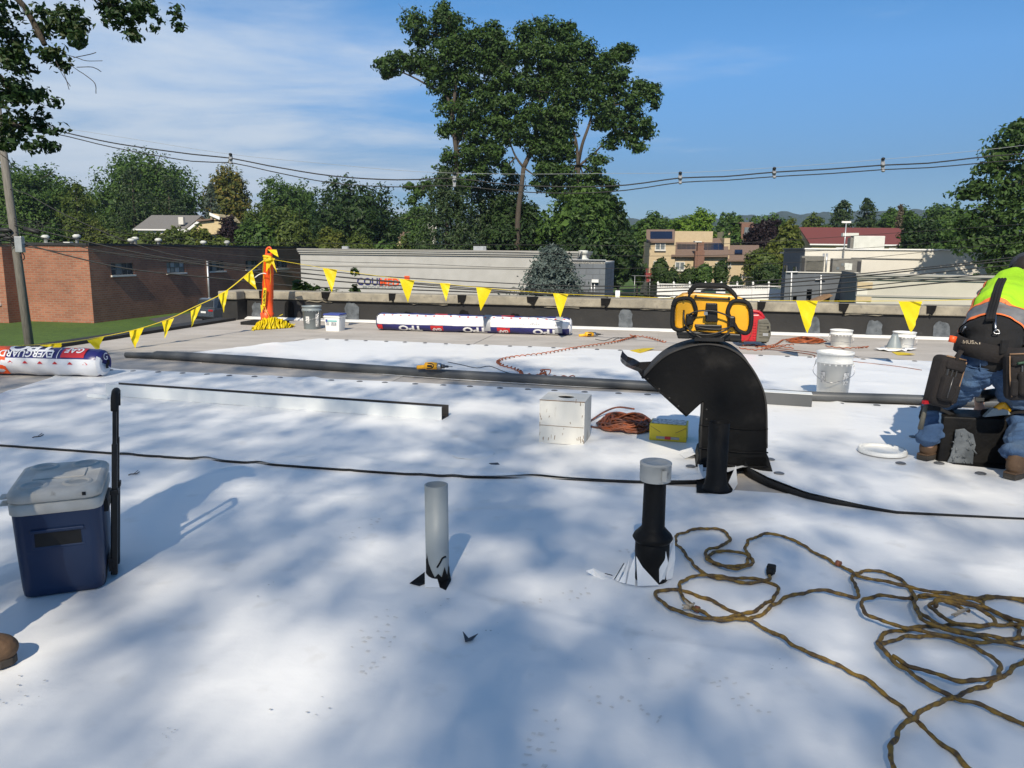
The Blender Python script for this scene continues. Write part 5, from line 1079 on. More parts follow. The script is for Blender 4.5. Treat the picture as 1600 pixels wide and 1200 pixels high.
def head_extra(t, c, fwd, up, sd, cap):
    for k in (-1, 1):
        MB_ = MB(); ellip(MB_, c + fwd * .086 + up * .008 + sd * .032 * k, (.008, .013, .007), (fwd, sd, up)); MB_.build('eye', 'white_plastic', t); q_ = MB(); ellip(q_, c + fwd * .0925 + up * .008 + sd * .032 * k, (.003, .005, .005), (fwd, sd, up)); q_.build('iris', 'hair', t)
    m_ = MB(); ellip(m_, c + fwd * .094 - up * .058, (.006, .024, .006), (fwd, sd, up)); m_.build('mouth', 'maroon_cloth', t)
    h_ = MB(); ellip(h_, c + up * .026 - fwd * .028, (.092, .083, .085), (fwd, sd, up)); h_.build('hair', 'hair', t)
    k_ = MB(); vs = []
    k_.lathe([(.104, .035), (.104, .06), (.094, .095), (.065, .125), (.02, .138), (0, .139)], c, 22, ax=(fwd, sd * .86, up)); ch = k_.build('cap', cap, t)
    MB().prism([c + fwd * .085 + sd * .07 + up * .04, c + fwd * .16 + sd * .045 + up * .03, c + fwd * .175 + up * .03, c + fwd * .16 - sd * .045 + up * .03, c + fwd * .085 - sd * .07 + up * .04], up * .006).build('brim', cap, ch)
def pouch(parent, c, size, yaw, tilt, label=None, side=1, nm='tool_pouch'):
    x_, y_, _ = rot(yaw); ux = x_ * math.cos(tilt) + UP * math.sin(tilt); uz = UP * math.cos(tilt) - x_ * math.sin(tilt); ax = (ux, y_, uz); c = np.array(c); w, d, h = size
    o = MB().box(c, size, ax, taper=1.12).build(nm, 'pouch', parent, bevel=.034, seg=4); q = lambda x, y, z: c + ux * x + y_ * y + uz * z
    MB().box(q(-.02 * side, -d * .62, -h * .12), (w * .62, d * .5, h * .5), ax, taper=1.1).build('pocket', 'pouch', o, bevel=.022, seg=3); MB().box(q(.0, -d * .55, h * .34), (w * .86, d * .35, h * .2), ax).build('flap', 'pouch', o, bevel=.018, seg=3); MB().box(q(w * .3 * side, -d * .58, -h * .2), (w * .26, d * .4, h * .36), ax).build('pocket', 'pouch', o, bevel=.016, seg=3)
    MB().tube(spline([q(w * .46 * side, -d * .5, h * .46), q(w * .44 * side, -d * .54, 0), q(w * .36 * side, -d * .54, -h * .4)], .03), .004, 5).build('piping', 'orange_trim' if False else 'rust', o)
    MB().tube([q(-w * .46, -d * .45, h * .49), q(w * .46, -d * .45, h * .49)], .005, 5).build('piping', 'rust', o)
    for k in range(3): MB().box(q(-.02 * side - .03 + .03 * k, -d * .6, h * .2), (.008, .01, .05), ax).build('tool_tip', 'dark_steel', o)
    MB().tube([q(-w * .2 * side, -d * .9, -h * .3), q(-w * .18 * side, -d * .9, h * .12)], .004, 5).build('zip', 'dark_steel', o)
    return o

# --- the bent worker straddling the curb
wk = thing('person', G(1515, 738), 'bent worker in jeans, tool belt and lime safety vest straddling the black curb', 'person')
hipL, hipR, pel = P(1521, 578, 4.52), P(1583, 583, 4.44), P(1551, 562, 4.48)
knL, ankL = P(1468, 634, 4.80), P(1450, 694, 4.62)
knR, ankR = P(1600, 642, 4.60), P(1586, 720, 4.28)
waist, midb, upb, nck, hdc = P(1549, 534, 4.52), P(1563, 496, 4.68), P(1582, 460, 4.86), P(1598, 440, 5.00), P(1604, 432, 5.10)
shL, shR = P(1548, 466, 5.00), P(1652, 452, 4.86)
elL, elR = P(1534, 555, 5.12), P(1638, 560, 5.02); wrL, wrR = P(1530, 632, 4.93), P(1572, 636, 4.86)
bodyb = MB()
limb(bodyb, [hipL, knL, ankL], [.075, .05, .038]); limb(bodyb, [hipR, knR, ankR], [.075, .05, .038]); ellip(bodyb, pel, (.15, .11, .10))
limb(bodyb, [pel, waist, midb, upb], [.11, .115, .12, .12]); limb(bodyb, [upb, nck, hdc], [.08, .058, .055])
limb(bodyb, [upb, shL], [.09, .055]); limb(bodyb, [upb, shR], [.09, .055]); limb(bodyb, [shL, elL, wrL], [.055, .042, .030]); limb(bodyb, [shR, elR, wrR], [.055, .042, .030])
hand(bodyb, wrL, elL, (.6, .4, -.2)); hand(bodyb, wrR, elR, (-.6, .4, -.2))
hf, hu, hs, hc_ = head(wk, hdc + np.array([.02, .05, .02]), (.25, .75, -.6), (.25, .6, .75)); head_shape(bodyb, hc_, hf, hu, hs)
fuse(bodyb, 'body', 'skin', wk, .0125, 2); head_extra(wk, hc_, hf, hu, hs, 'navy_cloth')
jb = MB()
limb(jb, [hipL, (hipL + knL) / 2 + np.array([-.01, -.01, 0]), knL + np.array([0, 0, .0]), (knL + ankL) / 2 + np.array([0, -.015, 0]), ankL + UP * .05], [.118, .107, .084, .086, .07], 16)
limb(jb, [hipR, (hipR + knR) / 2, knR, (knR + ankR) / 2 + np.array([0, -.015, 0]), ankR + UP * .05], [.118, .107, .084, .086, .07], 16)
ellip(jb, pel + np.array([0, .01, -.02]), (.185, .125, .125)); ellip(jb, hipL + np.array([.03, -.035, 0.01]), (.10, .095, .10)); ellip(jb, hipR + np.array([-.03, -.035, 0.01]), (.10, .095, .10)); ellip(jb, waist - UP * .05, (.165, .115, .06))
jeans = fuse(jb, 'jeans', 'denim', wk, .008, 4, noise=.030, nscale=17)
bvj = BVHTree.FromPolygons([v.co[:] for v in jeans.data.vertices], [p.vertices[:] for p in jeans.data.polygons])
tb = MB()
limb(tb, [pel + UP * .03, waist, midb, upb], [.135, .16, .165, .15], 18, flat=None); ellip(tb, midb + np.array([.01, .02, -.02]), (.185, .14, .13)); ellip(tb, upb + np.array([.01, .03, -.03]), (.19, .13, .10))
limb(tb, [upb, (shL + upb) / 2, shL], [.12, .10, .08]); limb(tb, [upb, (shR + upb) / 2, shR], [.12, .10, .08]); limb(tb, [shL, elL], [.08, .062]); limb(tb, [shR, elR], [.08, .062])
shirt = fuse(tb, 'shirt', ['black_cloth'], wk, .010, 8, noise=.034, nscale=8)
# safety vest: the shirt's back region, cut by clean planes and lifted a little
sp_ax = nck - waist; sL = np.linalg.norm(sp_ax); sp_ax /= sL; lat = np.cross(sp_ax, UP); lat /= np.linalg.norm(lat); lat = lat if lat[0] > 0 else -lat
def vest_piece(name, mt, s0, s1, l0, l1, lift, bow=.0):
    bm = bmesh.new(); bm.from_mesh(shirt.data); back = -np.cross(lat, sp_ax); back = back if back[1] < 0 else -back
    for (pt, nrm) in ((waist + sp_ax * s0 * sL, sp_ax), (waist + sp_ax * s1 * sL, -sp_ax), (waist + lat * l0, lat), (waist + lat * l1, -lat), (upb - back * .03, back)):
        bmesh.ops.bisect_plane(bm, geom=bm.verts[:] + bm.edges[:] + bm.faces[:], plane_co=Vector(pt), plane_no=Vector(nrm), clear_inner=True)
    for v in bm.verts: v.co += v.normal * lift
    me = bpy.data.meshes.new(name); bm.to_mesh(me); bm.free(); me.materials.append(M[mt]); me.polygons.foreach_set('use_smooth', np.ones(len(me.polygons), bool))
    o = bpy.data.objects.new(name, me); COL.objects.link(o); return o
vest = vest_piece('vest', 'hi_vis', .245, .84, -.140, .40, .006); vest.parent = wk; vest.matrix_parent_inverse = inv(wk)
for (nm, mt, a0, a1, l0, l1, lf) in (('reflective_band', 'reflective', .075, .225, -.30, .40, .008), ('trim', 'orange_trim', .225, .25, -.30, .40, .010), ('trim', 'orange_trim', .045, .075, -.30, .40, .009), ('trim', 'orange_trim', .245, .84, -.157, -.140, .009), ('side_panel', 'reflective', .245, .80, -.23, -.158, .005), ('trim', 'orange_trim', .25, 1.0, .205, .222, .010)):
    o = vest_piece(nm, mt, a0, a1, l0, l1, lf); o.parent = vest; o.matrix_parent_inverse = inv(vest)
bvs = BVHTree.FromPolygons([v.co[:] for v in shirt.data.vertices], [p.vertices[:] for p in shirt.data.polygons])
def hit(bv, x, y, lift=.01, fb=4.5):
    d = Vector(ray(x, y)).normalized(); h_ = bv.ray_cast(Vector(EYE), d)
    return np.array(h_[0]) - np.array(d) * lift if h_[0] is not None else P(x, y, fb)
sus = MB()
for dx in (-4.5, 0, 4.5):
    sus.tube(spline([hit(bvs, x + dx, y, .034) for x, y in ((1566, 436), (1561, 447), (1557, 460), (1554, 472), (1550, 485), (1547, 500))], .02), .010, 6)
sus.build('suspender', 'black_cloth', wk)
MB().tube(spline([hit(bvs, x, y, .02) for x, y in ((1553, 475), (1555, 490), (1555, 505), (1556, 517))], .02), .007, 6).build('suspender_clip', 'steel', wk)
MB().tube(spline([hit(bvs, x, y, .03) for x, y in ((1553, 518), (1559, 515), (1562, 521), (1554, 521), (1553, 518))], .01), .003, 6).build('suspender_clip', 'steel', wk)
MB().tube(spline([hit(bvs, x, y, .02) for x, y in ((1509, 510), (1506, 516), (1504, 521))], .01), .006, 6).build('suspender_clip', 'steel', wk)
# belt
bw = MB(); n = 30; bcn = P(1547, 543, 4.50); vs = []
for z, rx, ry in ((-.052, .182, .150), (-.05, .196, .165), (.045, .190, .16), (.047, .178, .148)):
    for k in range(n):
        a = 2 * math.pi * k / n; vs.append(bcn + np.array([rx * math.cos(a) + .0 * z, ry * math.sin(a), z - .02 * math.cos(a) + .25 * .1 * math.sin(a)]))
bw.add(vs, [(i * n + j, i * n + (j + 1) % n, (i + 1) * n + (j + 1) % n, (i + 1) * n + j) for i in range(3) for j in range(n)], True); belt = bw.build('tool_belt', 'pouch', wk)
bvb = BVHTree.FromPolygons([tuple(v) for v in bw.v], [tuple(f_) for f_ in bw.f])
V, Fs = text_mesh('HUSKY', .043, .0012, 1.25); o_ = []
for v in V: o_.append(hit(bvb, 1519 + v[0] * 172, 535 - v[1] * 180 + v[0] * 6, .004))
b = MB(); b.add(o_, Fs); b.build('lettering', 'tan_tape', belt)
MB().tube([hit(bvb, 1503, 536, .004), hit(bvb, 1505.5, 532, .004), hit(bvb, 1507, 536, .004), hit(bvb, 1503, 536, .004)], .0025, 5).build('emblem', 'tan_tape', belt)
MB().box(hit(bvb, 1569, 542, .006), (.05, .012, .075), rot(.3)).build('buckle_patch', 'black_cloth', belt)
mc = MB(); ellip(mc, waist - UP * .055 + np.array([.02, -.02, 0]), (.165, .135, .03)); mc.build('undershirt', 'maroon_cloth', wk)
for (x, y, s_) in ((1512, 596, -1), (1568, 597, 1)):       # back pockets
    pts = [hit(bvj, x + a, y + c_, .004) for a, c_ in ((-13, -18), (15, -15), (13, 10), (1, 16), (-13, 8))]
    b = MB(); b.add(pts, [(0, 1, 2, 3, 4)]); b.build('back_pocket', 'denim', jeans, solid=.004)
for pts in ([(1531, 560), (1532, 580), (1532, 600), (1531, 608)], [(1500, 568), (1515, 573), (1531, 576), (1550, 577), (1566, 573)]):
    MB().tube(spline([hit(bvj, x, y, .003) for x, y in pts], .015), .0035, 5).build('seam', 'denim', jeans)
MB().tube([hit(bvj, 1531, 552, .004), hit(bvj, 1532, 566, .004)], .008, 6).build('belt_loop', 'denim', jeans)
for (kn, an, f_) in ((knL, ankL, .28), (knR, ankR, .25)):
    c_ = kn + (an - kn) * f_; d = (an - kn) / np.linalg.norm(an - kn); a1 = np.cross(d, XA); a1 /= np.linalg.norm(a1); a2 = np.cross(d, a1)
    MB().lathe([(.096, -.026), (.101, -.024), (.101, .024), (.096, .026)], c_ + np.array([0, -.01, 0]), 22, ax=(a1, a2, d)).build('knee_strap', 'black_cloth', wk)
    MB().box(c_ + np.array([-.0, -.108, 0]), (.03, .004, .01)).build('strap_tag', 'tan_tape', wk)
    pd = MB(); ellip(pd, kn + np.array([0, .05, -.01]), (.085, .07, .10)); pd.build('knee_pad', 'black_rubber', wk)
boot(wk, G(1441, 722) + UP * .012, R(38), up=(knL - ankL) / np.linalg.norm(knL - ankL), sc=1.12); boot(wk, G(1577, 752) + UP * .012, R(35), up=(knR - ankR) / np.linalg.norm(knR - ankR), sc=1.12)
pouch(wk, P(1474, 596, 4.46), (.155, .10, .30), .25, -.22, side=1); pouch(wk, P(1594, 588, 4.26), (.15, .09, .27), -.25, .08, side=-1)
MB().tube(spline([P(1502, 548, 4.42), P(1494, 560, 4.42), P(1488, 575, 4.44)], .03), .022, 8, flat=.4).build('pouch_strap', 'pouch', wk)
hmr = MB().tube([P(1447, 632, 4.5), P(1438, 690 - 20, 4.52)], [.012, .016], 8).build('hammer_handle', 'grey_plastic', wk)
MB().tube([P(1490, 525, 4.45), P(1487, 535, 4.45)], .02, 10).build('tape_measure', 'orange_plastic', wk)
MB().box(P(1452, 628, 4.44), (.09, .02, .02), rot(.3)).build('red_tool', 'red_plastic', wk)
MB().tube([P(1592, 494 + 0, 4.3) if False else P(1590, 568, 4.2), P(1604, 566, 4.2)], .008, 6).build('green_tool', 'green_bin', wk)

# --- black curb with grey sealant and tools on it
c = G(1522, 728); cbn = thing('roof_curb', c + E2 * .15, 'black tarred roof curb with a grey sealant smear on its side', 'roof curb')
MB().box(c + E2 * .17 + UP * .15, (.40, .30, .285), (E1, E2, UP), taper=.93).build('box', 'tar', cbn, bevel=.01)
q = lambda x, y: PL(x, y, c + E2 * .012, E2)
MB().prism([q(*p) for p in ((1487, 725), (1519, 729), (1521, 705), (1524, 695), (1520, 678), (1512, 674), (1506, 669), (1492, 671), (1490, 690), (1484, 712), (1478, 724))], -E2 * .012).build('sealant_smear', 'sealant', cbn, bevel=.004)
b = MB()
for k in range(24): s_ = np.random.RandomState(k); a = (1486 + s_.uniform(0, 34), 675 + s_.uniform(0, 48)); b.tube([q(*a) - E2 * .012, q(a[0] + s_.uniform(-6, 6), a[1] + s_.uniform(2, 9)) - E2 * .014], .005, 5)
b.build('sealant_ridge', 'sealant', cbn)
flap('dark_cutout', [(1470, 722), (1478, 715), (1580, 722), (1570, 736), (1490, 728)], [.0125] * 5, 'tar', cbn)
tbk = thing('hot_air_welder', c + E2 * .2 + UP * .3, 'black and yellow power tool resting on the curb between the legs', 'power tool')
MB().tube([P(1538, 648, 4.6), P(1590, 640, 4.62)], .035, 12).build('barrel', 'black_plastic', tbk)
MB().tube([P(1528, 620, 4.75), P(1558, 616, 4.75)], .04, 12).build('motor', 'black_plastic', tbk)
MB().tube([P(1556, 640, 4.52), P(1566, 632, 4.52), P(1576, 642, 4.52)], [.02, .026, .02], 10).build('yellow_grip', 'tool_yellow', tbk)
MB().prism([P(1538, 652, 4.5), P(1580, 648, 4.5), P(1575, 640, 4.5), P(1552, 638, 4.5)], YA * .03).build('guard', 'grey_bucket', tbk, bevel=.004)
MB().box(P(1531, 624, 4.62), (.045, .01, .02), rot(-.3)).build('maker_plate', 'tan_tape', tbk)
MB().tube([P(1535, 650, 4.62), P(1538, 668, 4.6)], .03, 10).build('nozzle', 'black_metal', tbk)

# --- a second worker just outside the frame at the left: his boot toe shows, his shadow falls past the cooler
fo = G(3, 1050); w0 = np.array([fo[0] - .36, fo[1] + .08, 0.01])
w2 = thing('person', w0, 'standing worker whose brown boot toe shows by the cooler', 'person')
hL, hR = w0 + np.array([0, .10, .92]), w0 + np.array([.0, -.10, .92]); f1 = np.array([fo[0] - .245, fo[1] - .01, .012]); f2 = w0 + np.array([-.30, .12, 0])
kL, kR = (hL + f2) / 2 + np.array([.05, .02, .03]), (hR + f1) / 2 + np.array([.06, -.0, .03]); aL, aR = f2 + np.array([.05, 0, .11]), f1 + np.array([.05, 0, .11])
ch_, nk = w0 + np.array([-.02, 0, 1.30]), w0 + np.array([.0, 0, 1.50]); pv = w0 + np.array([0, 0, .95]); sA, sB = w0 + np.array([-.02, .19, 1.43]), w0 + np.array([-.02, -.19, 1.43])
eA, eB = w0 + np.array([-.03, .25, 1.14]), w0 + np.array([-.02, -.24, 1.15]); wA, wB = w0 + np.array([.12, .22, .95]), w0 + np.array([.02, -.24, .90]); hd2 = w0 + np.array([.02, 0, 1.63])
b = MB(); limb(b, [hL, kL, aL], [.075, .05, .038]); limb(b, [hR, kR, aR], [.075, .05, .038]); ellip(b, pv, (.11, .15, .10)); limb(b, [pv, ch_, nk], [.11, .12, .06]); limb(b, [nk, hd2], [.055, .05])
limb(b, [ch_ + UP * .1, sA, eA, wA], [.09, .055, .042, .03]); limb(b, [ch_ + UP * .1, sB, eB, wB], [.09, .055, .042, .03]); hand(b, wA, eA, (.3, -.8, 0)); hand(b, wB, eB, (.3, .8, 0))
hf, hu, hs, hc_ = head(w2, hd2, (.9, .3, -.3), (0, 0, 1)); head_shape(b, hc_, hf, hu, hs); fuse(b, 'body', 'skin', w2, .0125, 2); head_extra(w2, hc_, hf, hu, hs, 'navy_cloth')
b = MB(); limb(b, [hL, kL, aL], [.11, .085, .075], 14); limb(b, [hR, kR, aR], [.11, .085, .075], 14); ellip(b, pv, (.125, .175, .12)); fuse(b, 'jeans', 'denim', w2, .012, 4, noise=.026)
b = MB(); limb(b, [pv + UP * .05, ch_, ch_ + UP * .08], [.135, .155, .12], 16); ellip(b, ch_ + UP * .08, (.13, .20, .12)); limb(b, [ch_ + UP * .12, sA, eA, wA - (wA - eA) * .1], [.10, .075, .06, .045]); limb(b, [ch_ + UP * .12, sB, eB, wB - (wB - eB) * .1], [.10, .075, .06, .045]); fuse(b, 'shirt', 'navy_cloth', w2, .012, 5, noise=.022, nscale=9)
boot(w2, f1, R(8)); boot(w2, f2, R(30)); pouch(w2, w0 + np.array([.03, -.19, .86]), (.16, .09, .25), 0, 0); pouch(w2, w0 + np.array([.03, .20, .86]), (.16, .09, .25), math.pi, 0)
# ------------------------------------------------------------------ neighbouring buildings
def facade(mb, p0, xd, L_, z0, z1, nrm, ops, dep=.14):
    p0 = np.array([p0[0], p0[1], 0.0]); us = sorted({0, L_, *[o[0] for o in ops], *[o[1] for o in ops]}); zs = sorted({z0, z1, *[o[2] for o in ops], *[o[3] for o in ops]})
    q = lambda u, z, d=0: p0 + xd * u + UP * z - nrm * d
    for i in range(len(us) - 1):
        for j in range(len(zs) - 1):
            cu, cz = (us[i] + us[i + 1]) / 2, (zs[j] + zs[j + 1]) / 2
            if any(o[0] < cu < o[1] and o[2] < cz < o[3] for o in ops): continue
            mb.add([q(us[i], zs[j]), q(us[i + 1], zs[j]), q(us[i + 1], zs[j + 1]), q(us[i], zs[j + 1])], [(0, 1, 2, 3)])
    for (a, c_, e, g) in ops:
        for (s, t) in (((a, e), (c_, e)), ((c_, e), (c_, g)), ((c_, g), (a, g)), ((a, g), (a, e))):
            mb.add([q(*s), q(*t), q(*t, dep), q(*s, dep)], [(0, 1, 2, 3)])
def window(parent, p0, xd, nrm, a, c_, e, g, nx, nz, glass='glass_dark', fm='trim_beige', dep=.12, bar=.05, sill=True, name='window'):
    p0 = np.array([p0[0], p0[1], 0.0]); q = lambda u, z, d=0: p0 + xd * u + UP * z - nrm * d
    ax = (xd, nrm, UP); w, h = c_ - a, g - e; b = MB()
    for k in range(nx + 1): b.box(q(a + w * k / nx, (e + g) / 2, dep), (bar, .05, h), ax)
    for k in range(nz + 1): b.box(q((a + c_) / 2, e + h * k / nz, dep - .002), (w, .046, bar), ax)
    o = b.build(name, fm, parent)
    for i in range(nx):
        for j in range(nz):
            MB().box(q(a + w * (i + .5) / nx, e + h * (j + .5) / nz, dep + .015), (w / nx - bar * .6, .012, h / nz - bar * .6), ax).build('pane', glass if not isinstance(glass, (list, tuple)) else glass[(i * 7 + j * 3) % len(glass)], o)
    if sill: MB().box(q((a + c_) / 2, e - .06, -.04), (w + .2, .16, .12), ax).build('sill', 'siding_light', o)
    return o
def hull(base, z0, z1): return MB().prism([(p[0], p[1], z0) for p in base], (0, 0, z1 - z0))
# --- brick building, left
wd = np.array([math.sin(R(11)), math.cos(R(11)), 0]); fd = np.array([-wd[1], wd[0], 0]); nS = np.array([wd[1], -wd[0], 0]); nF = -wd
C = G(147, 505, GZ); C[2] = 0; ztop = P(147, 384, C[1])[2]
bb = thing('brick_building', (C[0], C[1], GZ), 'long low brick building with small steel windows beyond the lawn', 'building')
sideU = lambda x: (PL(x, 410, C, nS) - C) @ wd
zs_ = [PL(191, y, C, nS)[2] for y in (411, 429.5)]
wins = [(sideU(x) - 1.2, sideU(x) + 1.2, zs_[1], zs_[0]) for x in (191, 274.5, 339, 394, 441)]
LS = 36.0; b = MB(); facade(b, C, wd, LS, GZ, ztop, nS, wins); LF = 5.35
facade(b, C, fd, LF, GZ, ztop + .06, nF, [])
K = C + fd * LF; facade(b, K - wd * 1.6, wd, 1.6, GZ, ztop + .06, nS, [])
wo_ = [(.55, 3.2, GZ + 1.3, GZ + 3.4), (.55, 3.2, GZ + 3.9, GZ + 5.0)]
facade(b, K - wd * 1.6, fd, 16, GZ, ztop + .06, nF, wo_)
facade(b, C + wd * LS, fd, 22, GZ, ztop, wd, []); b.build('wall', 'brick', bb)
hull([C - nS * .05 - nF * .05, C - nS * .05 + wd * LS, C + fd * 21 + wd * LS, C + fd * 21 - nF * .1], ztop - .5, ztop - .35).build('roof', 'dark_trim', bb)
for (p, d, L_, n_) in ((C - wd * .02, wd, LS, nS), (C, fd, LF, nF), (K - wd * 1.6, fd, 16, nF)):
    MB().box(p + d * L_ / 2 + n_ * .03 + UP * (ztop + .09), (L_, .16, .18), (d, n_, UP)).build('coping', 'dark_trim', bb)
for k, w_ in enumerate(wins): window(bb, C, wd, nS, *w_, 4, 2, glass=['glass_dark', 'glass_mid', 'glass_dark'] if k != 1 else ['glass_pale', 'glass_mid'], fm='hvac_dark', bar=.07)
for w_ in wo_: window(bb, K - wd * 1.6, fd, nF, *w_, 2, 2, glass='glass_pale', fm='siding_light', bar=.08)
MB().box(C + nF * .012 + fd * 2.1 + UP * -.7, (.22, .012, 1.6), (fd, nF, UP)).build('damp_stain', 'rust', bb) if False else None
q = PL(322, 407, C, nS); MB().tube([q + nS * .1, (q[0] + nS[0] * .1, q[1] + nS[1] * .1, GZ + .1)], .09, 8).build('downpipe', 'galvanised', bb)
for (x, yt, d, kind) in ((72, 367, 3, 'b'), (77, 379, 3, 'x'), (107, 378, 3, 'x'), (121, 366, 4, 'b'), (206, 372, 2, 'm'), (212, 370, 3, 'm'), (248, 372, 2, 'm'), (318, 376, 2, 'm'), (355, 376, 2, 'm')):
    p = PL(x, 384, C - nS * d if x > 147 else C + wd * d, nS if x > 147 else nF); zt_ = PL(x, yt, C - nS * d if x > 147 else C + wd * d, nS if x > 147 else nF)[2]; p[2] = ztop - .36
    if kind == 'x': MB().box(p + UP * ((zt_ - p[2]) / 2), (.5, .5, zt_ - p[2])).build('roof_vent', 'hvac', bb, bevel=.03)
    else: MB().lathe([(.12, 0), (.12, zt_ - p[2] - .28), (.26, zt_ - p[2] - .26), (.28, zt_ - p[2] - .1), (.14, zt_ - p[2]), (0, zt_ - p[2])], p, 12).build('roof_vent', 'hvac', bb)

# --- white commercial building with sign
A = P(470, 420, 63.0); A[2] = 0; d1 = E1; n1 = -E2; zt_ = P(470, 388, 63.0)[2]
LW = (PL(901, 420, A, n1) - A) @ d1
cw = thing('white_building', (A[0], A[1], GZ), 'long off-white commercial building with a company sign on its wall', 'building')
b = MB(); facade(b, A, d1, LW, GZ, zt_ - .45, n1, []); facade(b, A, E2, 9, GZ, zt_ - .45, -E1, []); facade(b, A + d1 * LW, E2, 9, GZ, zt_ - .45, E1, []); b.build('wall', 'stucco_white', cw)
hull([A + n1 * -.1, A + d1 * LW + n1 * -.1, A + d1 * LW + E2 * 9, A + E2 * 9], zt_ - .3, zt_ - .2).build('roof', 'siding_light', cw)
for (dz, h, pr, mt) in ((.0, .16, .30, 'trim_beige'), (.17, .13, .22, 'stucco_white'), (.31, .14, .12, 'trim_beige')):
    MB().box(A + d1 * LW / 2 + n1 * pr / 2 + UP * (zt_ - dz - h / 2), (LW + pr, pr, h - .008), (d1, n1, UP)).build('cornice', mt, cw)
    MB().box(A + d1 * (LW + pr / 2) + E2 * 4.5 + UP * (zt_ - dz - h / 2), (pr, 9, h - .01), (d1, E2, UP)).build('cornice', mt, cw)
zg = P(490, 414.5, 62.5)[2]
MB().box(A + d1 * LW / 2 + n1 * .02 + UP * zg, (LW, .06, .13), (d1, n1, UP)).build('groove_band', 'trim_beige', cw)
sp0 = lambda x, y: PL(x, y, A + n1 * .03, n1)
text_on('COUL', .80, sp0(578, 440.5), d1, UP, 'navy_print', cw, bold=.012, sx=1.02, lift=.02); text_on('MED', .80, sp0(608.5, 441.5), d1, UP, 'orange_plastic', cw, bold=.02, sx=1.02, lift=.02)
text_on('PRODUCTS GROUP', .33, sp0(598, 449.5), d1, UP, 'grey_bucket', cw, sx=1.17, lift=.02); MB().box(sp0(636, 434) + n1 * .02, (.42, .03, .28), (d1, n1, UP)).build('sign_square', 'orange_plastic', cw)
for (x, y0, y1, w) in ((540, 386, 391, .5), (757, 386, 391, .12), (750, 389, 391, 1.0)):
    p = PL(x, y1, A + E2 * 1.5, n1); MB().box(p + UP * .15, (w, .3, .34), (E1, E2, UP)).build('roof_fitting', 'galvanised', cw)
# grey block annex
A2 = P(893, 430, 58.0); A2[2] = 0; za = PL(920, 407, A2, n1)[2]; LA = (PL(945.5, 430, A2, n1) - A2) @ d1
an = thing('block_annex', (A2[0], A2[1], GZ), 'grey concrete block annex behind the blue spruce', 'building')
b = MB(); facade(b, A2, d1, LA, GZ, za, n1, []); facade(b, A2 + d1 * LA, E2, 9, GZ, za - .2, E1, []); facade(b, A2, E2, 9, GZ, za, -E1, []); b.build('wall', 'block', an)
hull([A2, A2 + d1 * LA, A2 + d1 * LA + E2 * 9, A2 + E2 * 9], za - .25, za - .1).build('roof', 'siding_light', an)
MB().box(A2 + d1 * LA / 2 + UP * (za + .04), (LA + .1, .2, .08), (d1, n1, UP)).build('coping', 'galvanised', an)
p = PL(911, 407, A2 + E2 * 2, n1); hh = PL(911, 391, A2 + E2 * 2, n1)[2] - p[2]
MB().lathe([(.55, -.2), (.5, hh * .08), (.28, hh * .3), (.24, hh * .65), (.36, hh * .7), (.38, hh * .95), (.2, hh)], p, 18).build('roof_vent', 'hvac', an)
for (x, y0, y1) in ((929, 440, 470), (924, 442, 470)): MB().tube([PL(x, y0, A2 + n1 * .08, n1), PL(x, y1, A2 + n1 * .08, n1)], .05, 6).build('conduit', 'galvanised', an)
MB().box(PL(930, 439, A2 + n1 * .15, n1), (.5, .25, .22), (d1, n1, UP)).build('wall_lamp', 'vinyl_white', an)

# --- right-hand commercial block
dR = rot(R(-16))[0]; nR = np.array([dR[1], -dR[0], 0]); bR = -nR
A = P(1256, 420, 62.0); A[2] = 0; zt_ = P(1256, 389.5, 62)[2]; LR = (PL(1548, 420, A, nR) - A) @ dR
rw = thing('white_building', (A[0], A[1], GZ), 'white painted flat roofed building with rooftop air units behind the grey annex', 'building')
b = MB(); facade(b, A, dR, LR, GZ, zt_, nR, []); b.build('wall', 'paint_white', rw)
sdir = PL(1223, 420, A, rot(R(20))[0]); 
gl = P(1223, 420, 68.5); gl[2] = 0; dg_ = gl - A; Lg = np.linalg.norm(dg_); dg_ /= Lg; ng = np.array([dg_[1], -dg_[0], 0]); ng = ng if ng[1] < 0 else -ng
zw = lambda y, u: PL(1235, y, A, ng)[2]
b = MB(); facade(b, A, dg_, Lg, GZ, zt_, ng, [(Lg * .30, Lg * .40, zw(424, 0), zw(416, 0)), (Lg * .75, Lg * .85, zw(430, 0), zw(415, 0))]); b.build('wall', 'block_grey', rw); b = MB(); facade(b, A + dR * LR, bR, 12, GZ, zt_, dR, []); b.build('wall', 'block_grey', rw)
for (a, c_, e, g) in ((Lg * .30, Lg * .40, zw(424, 0), zw(416, 0)), (Lg * .75, Lg * .85, zw(430, 0), zw(415, 0))): window(rw, A, dg_, ng, a, c_, e, g, 1, 1, fm='dark_trim', sill=False)
hull([A + bR * .1, A + dR * LR + bR * .1, A + dR * LR + bR * 11, gl + bR * 6], zt_ - .35, zt_ - .2).build('roof', 'siding_light', rw)
MB().box(A + dR * LR / 2 + UP * (zt_ + .05), (LR + .1, .25, .1), (dR, nR, UP)).build('coping', 'vinyl_white', rw); MB().box(A + dg_ * Lg / 2 + UP * (zt_ + .05), (Lg, .25, .098), (dg_, ng, UP)).build('coping', 'block_grey', rw)
MB().tube([PL(1330, 403, A + nR * .06, nR), PL(1442, 405, A + nR * .06, nR)], .05, 6).build('wall_pipe', 'trim_beige', rw)
p0_ = PL(1330, 391, A + bR * 4, nR); p1_ = PL(1378, 391, A + bR * 4, nR); z_ = PL(1330, 369, A + bR * 4, nR)[2]; L_ = np.linalg.norm(p1_ - p0_)
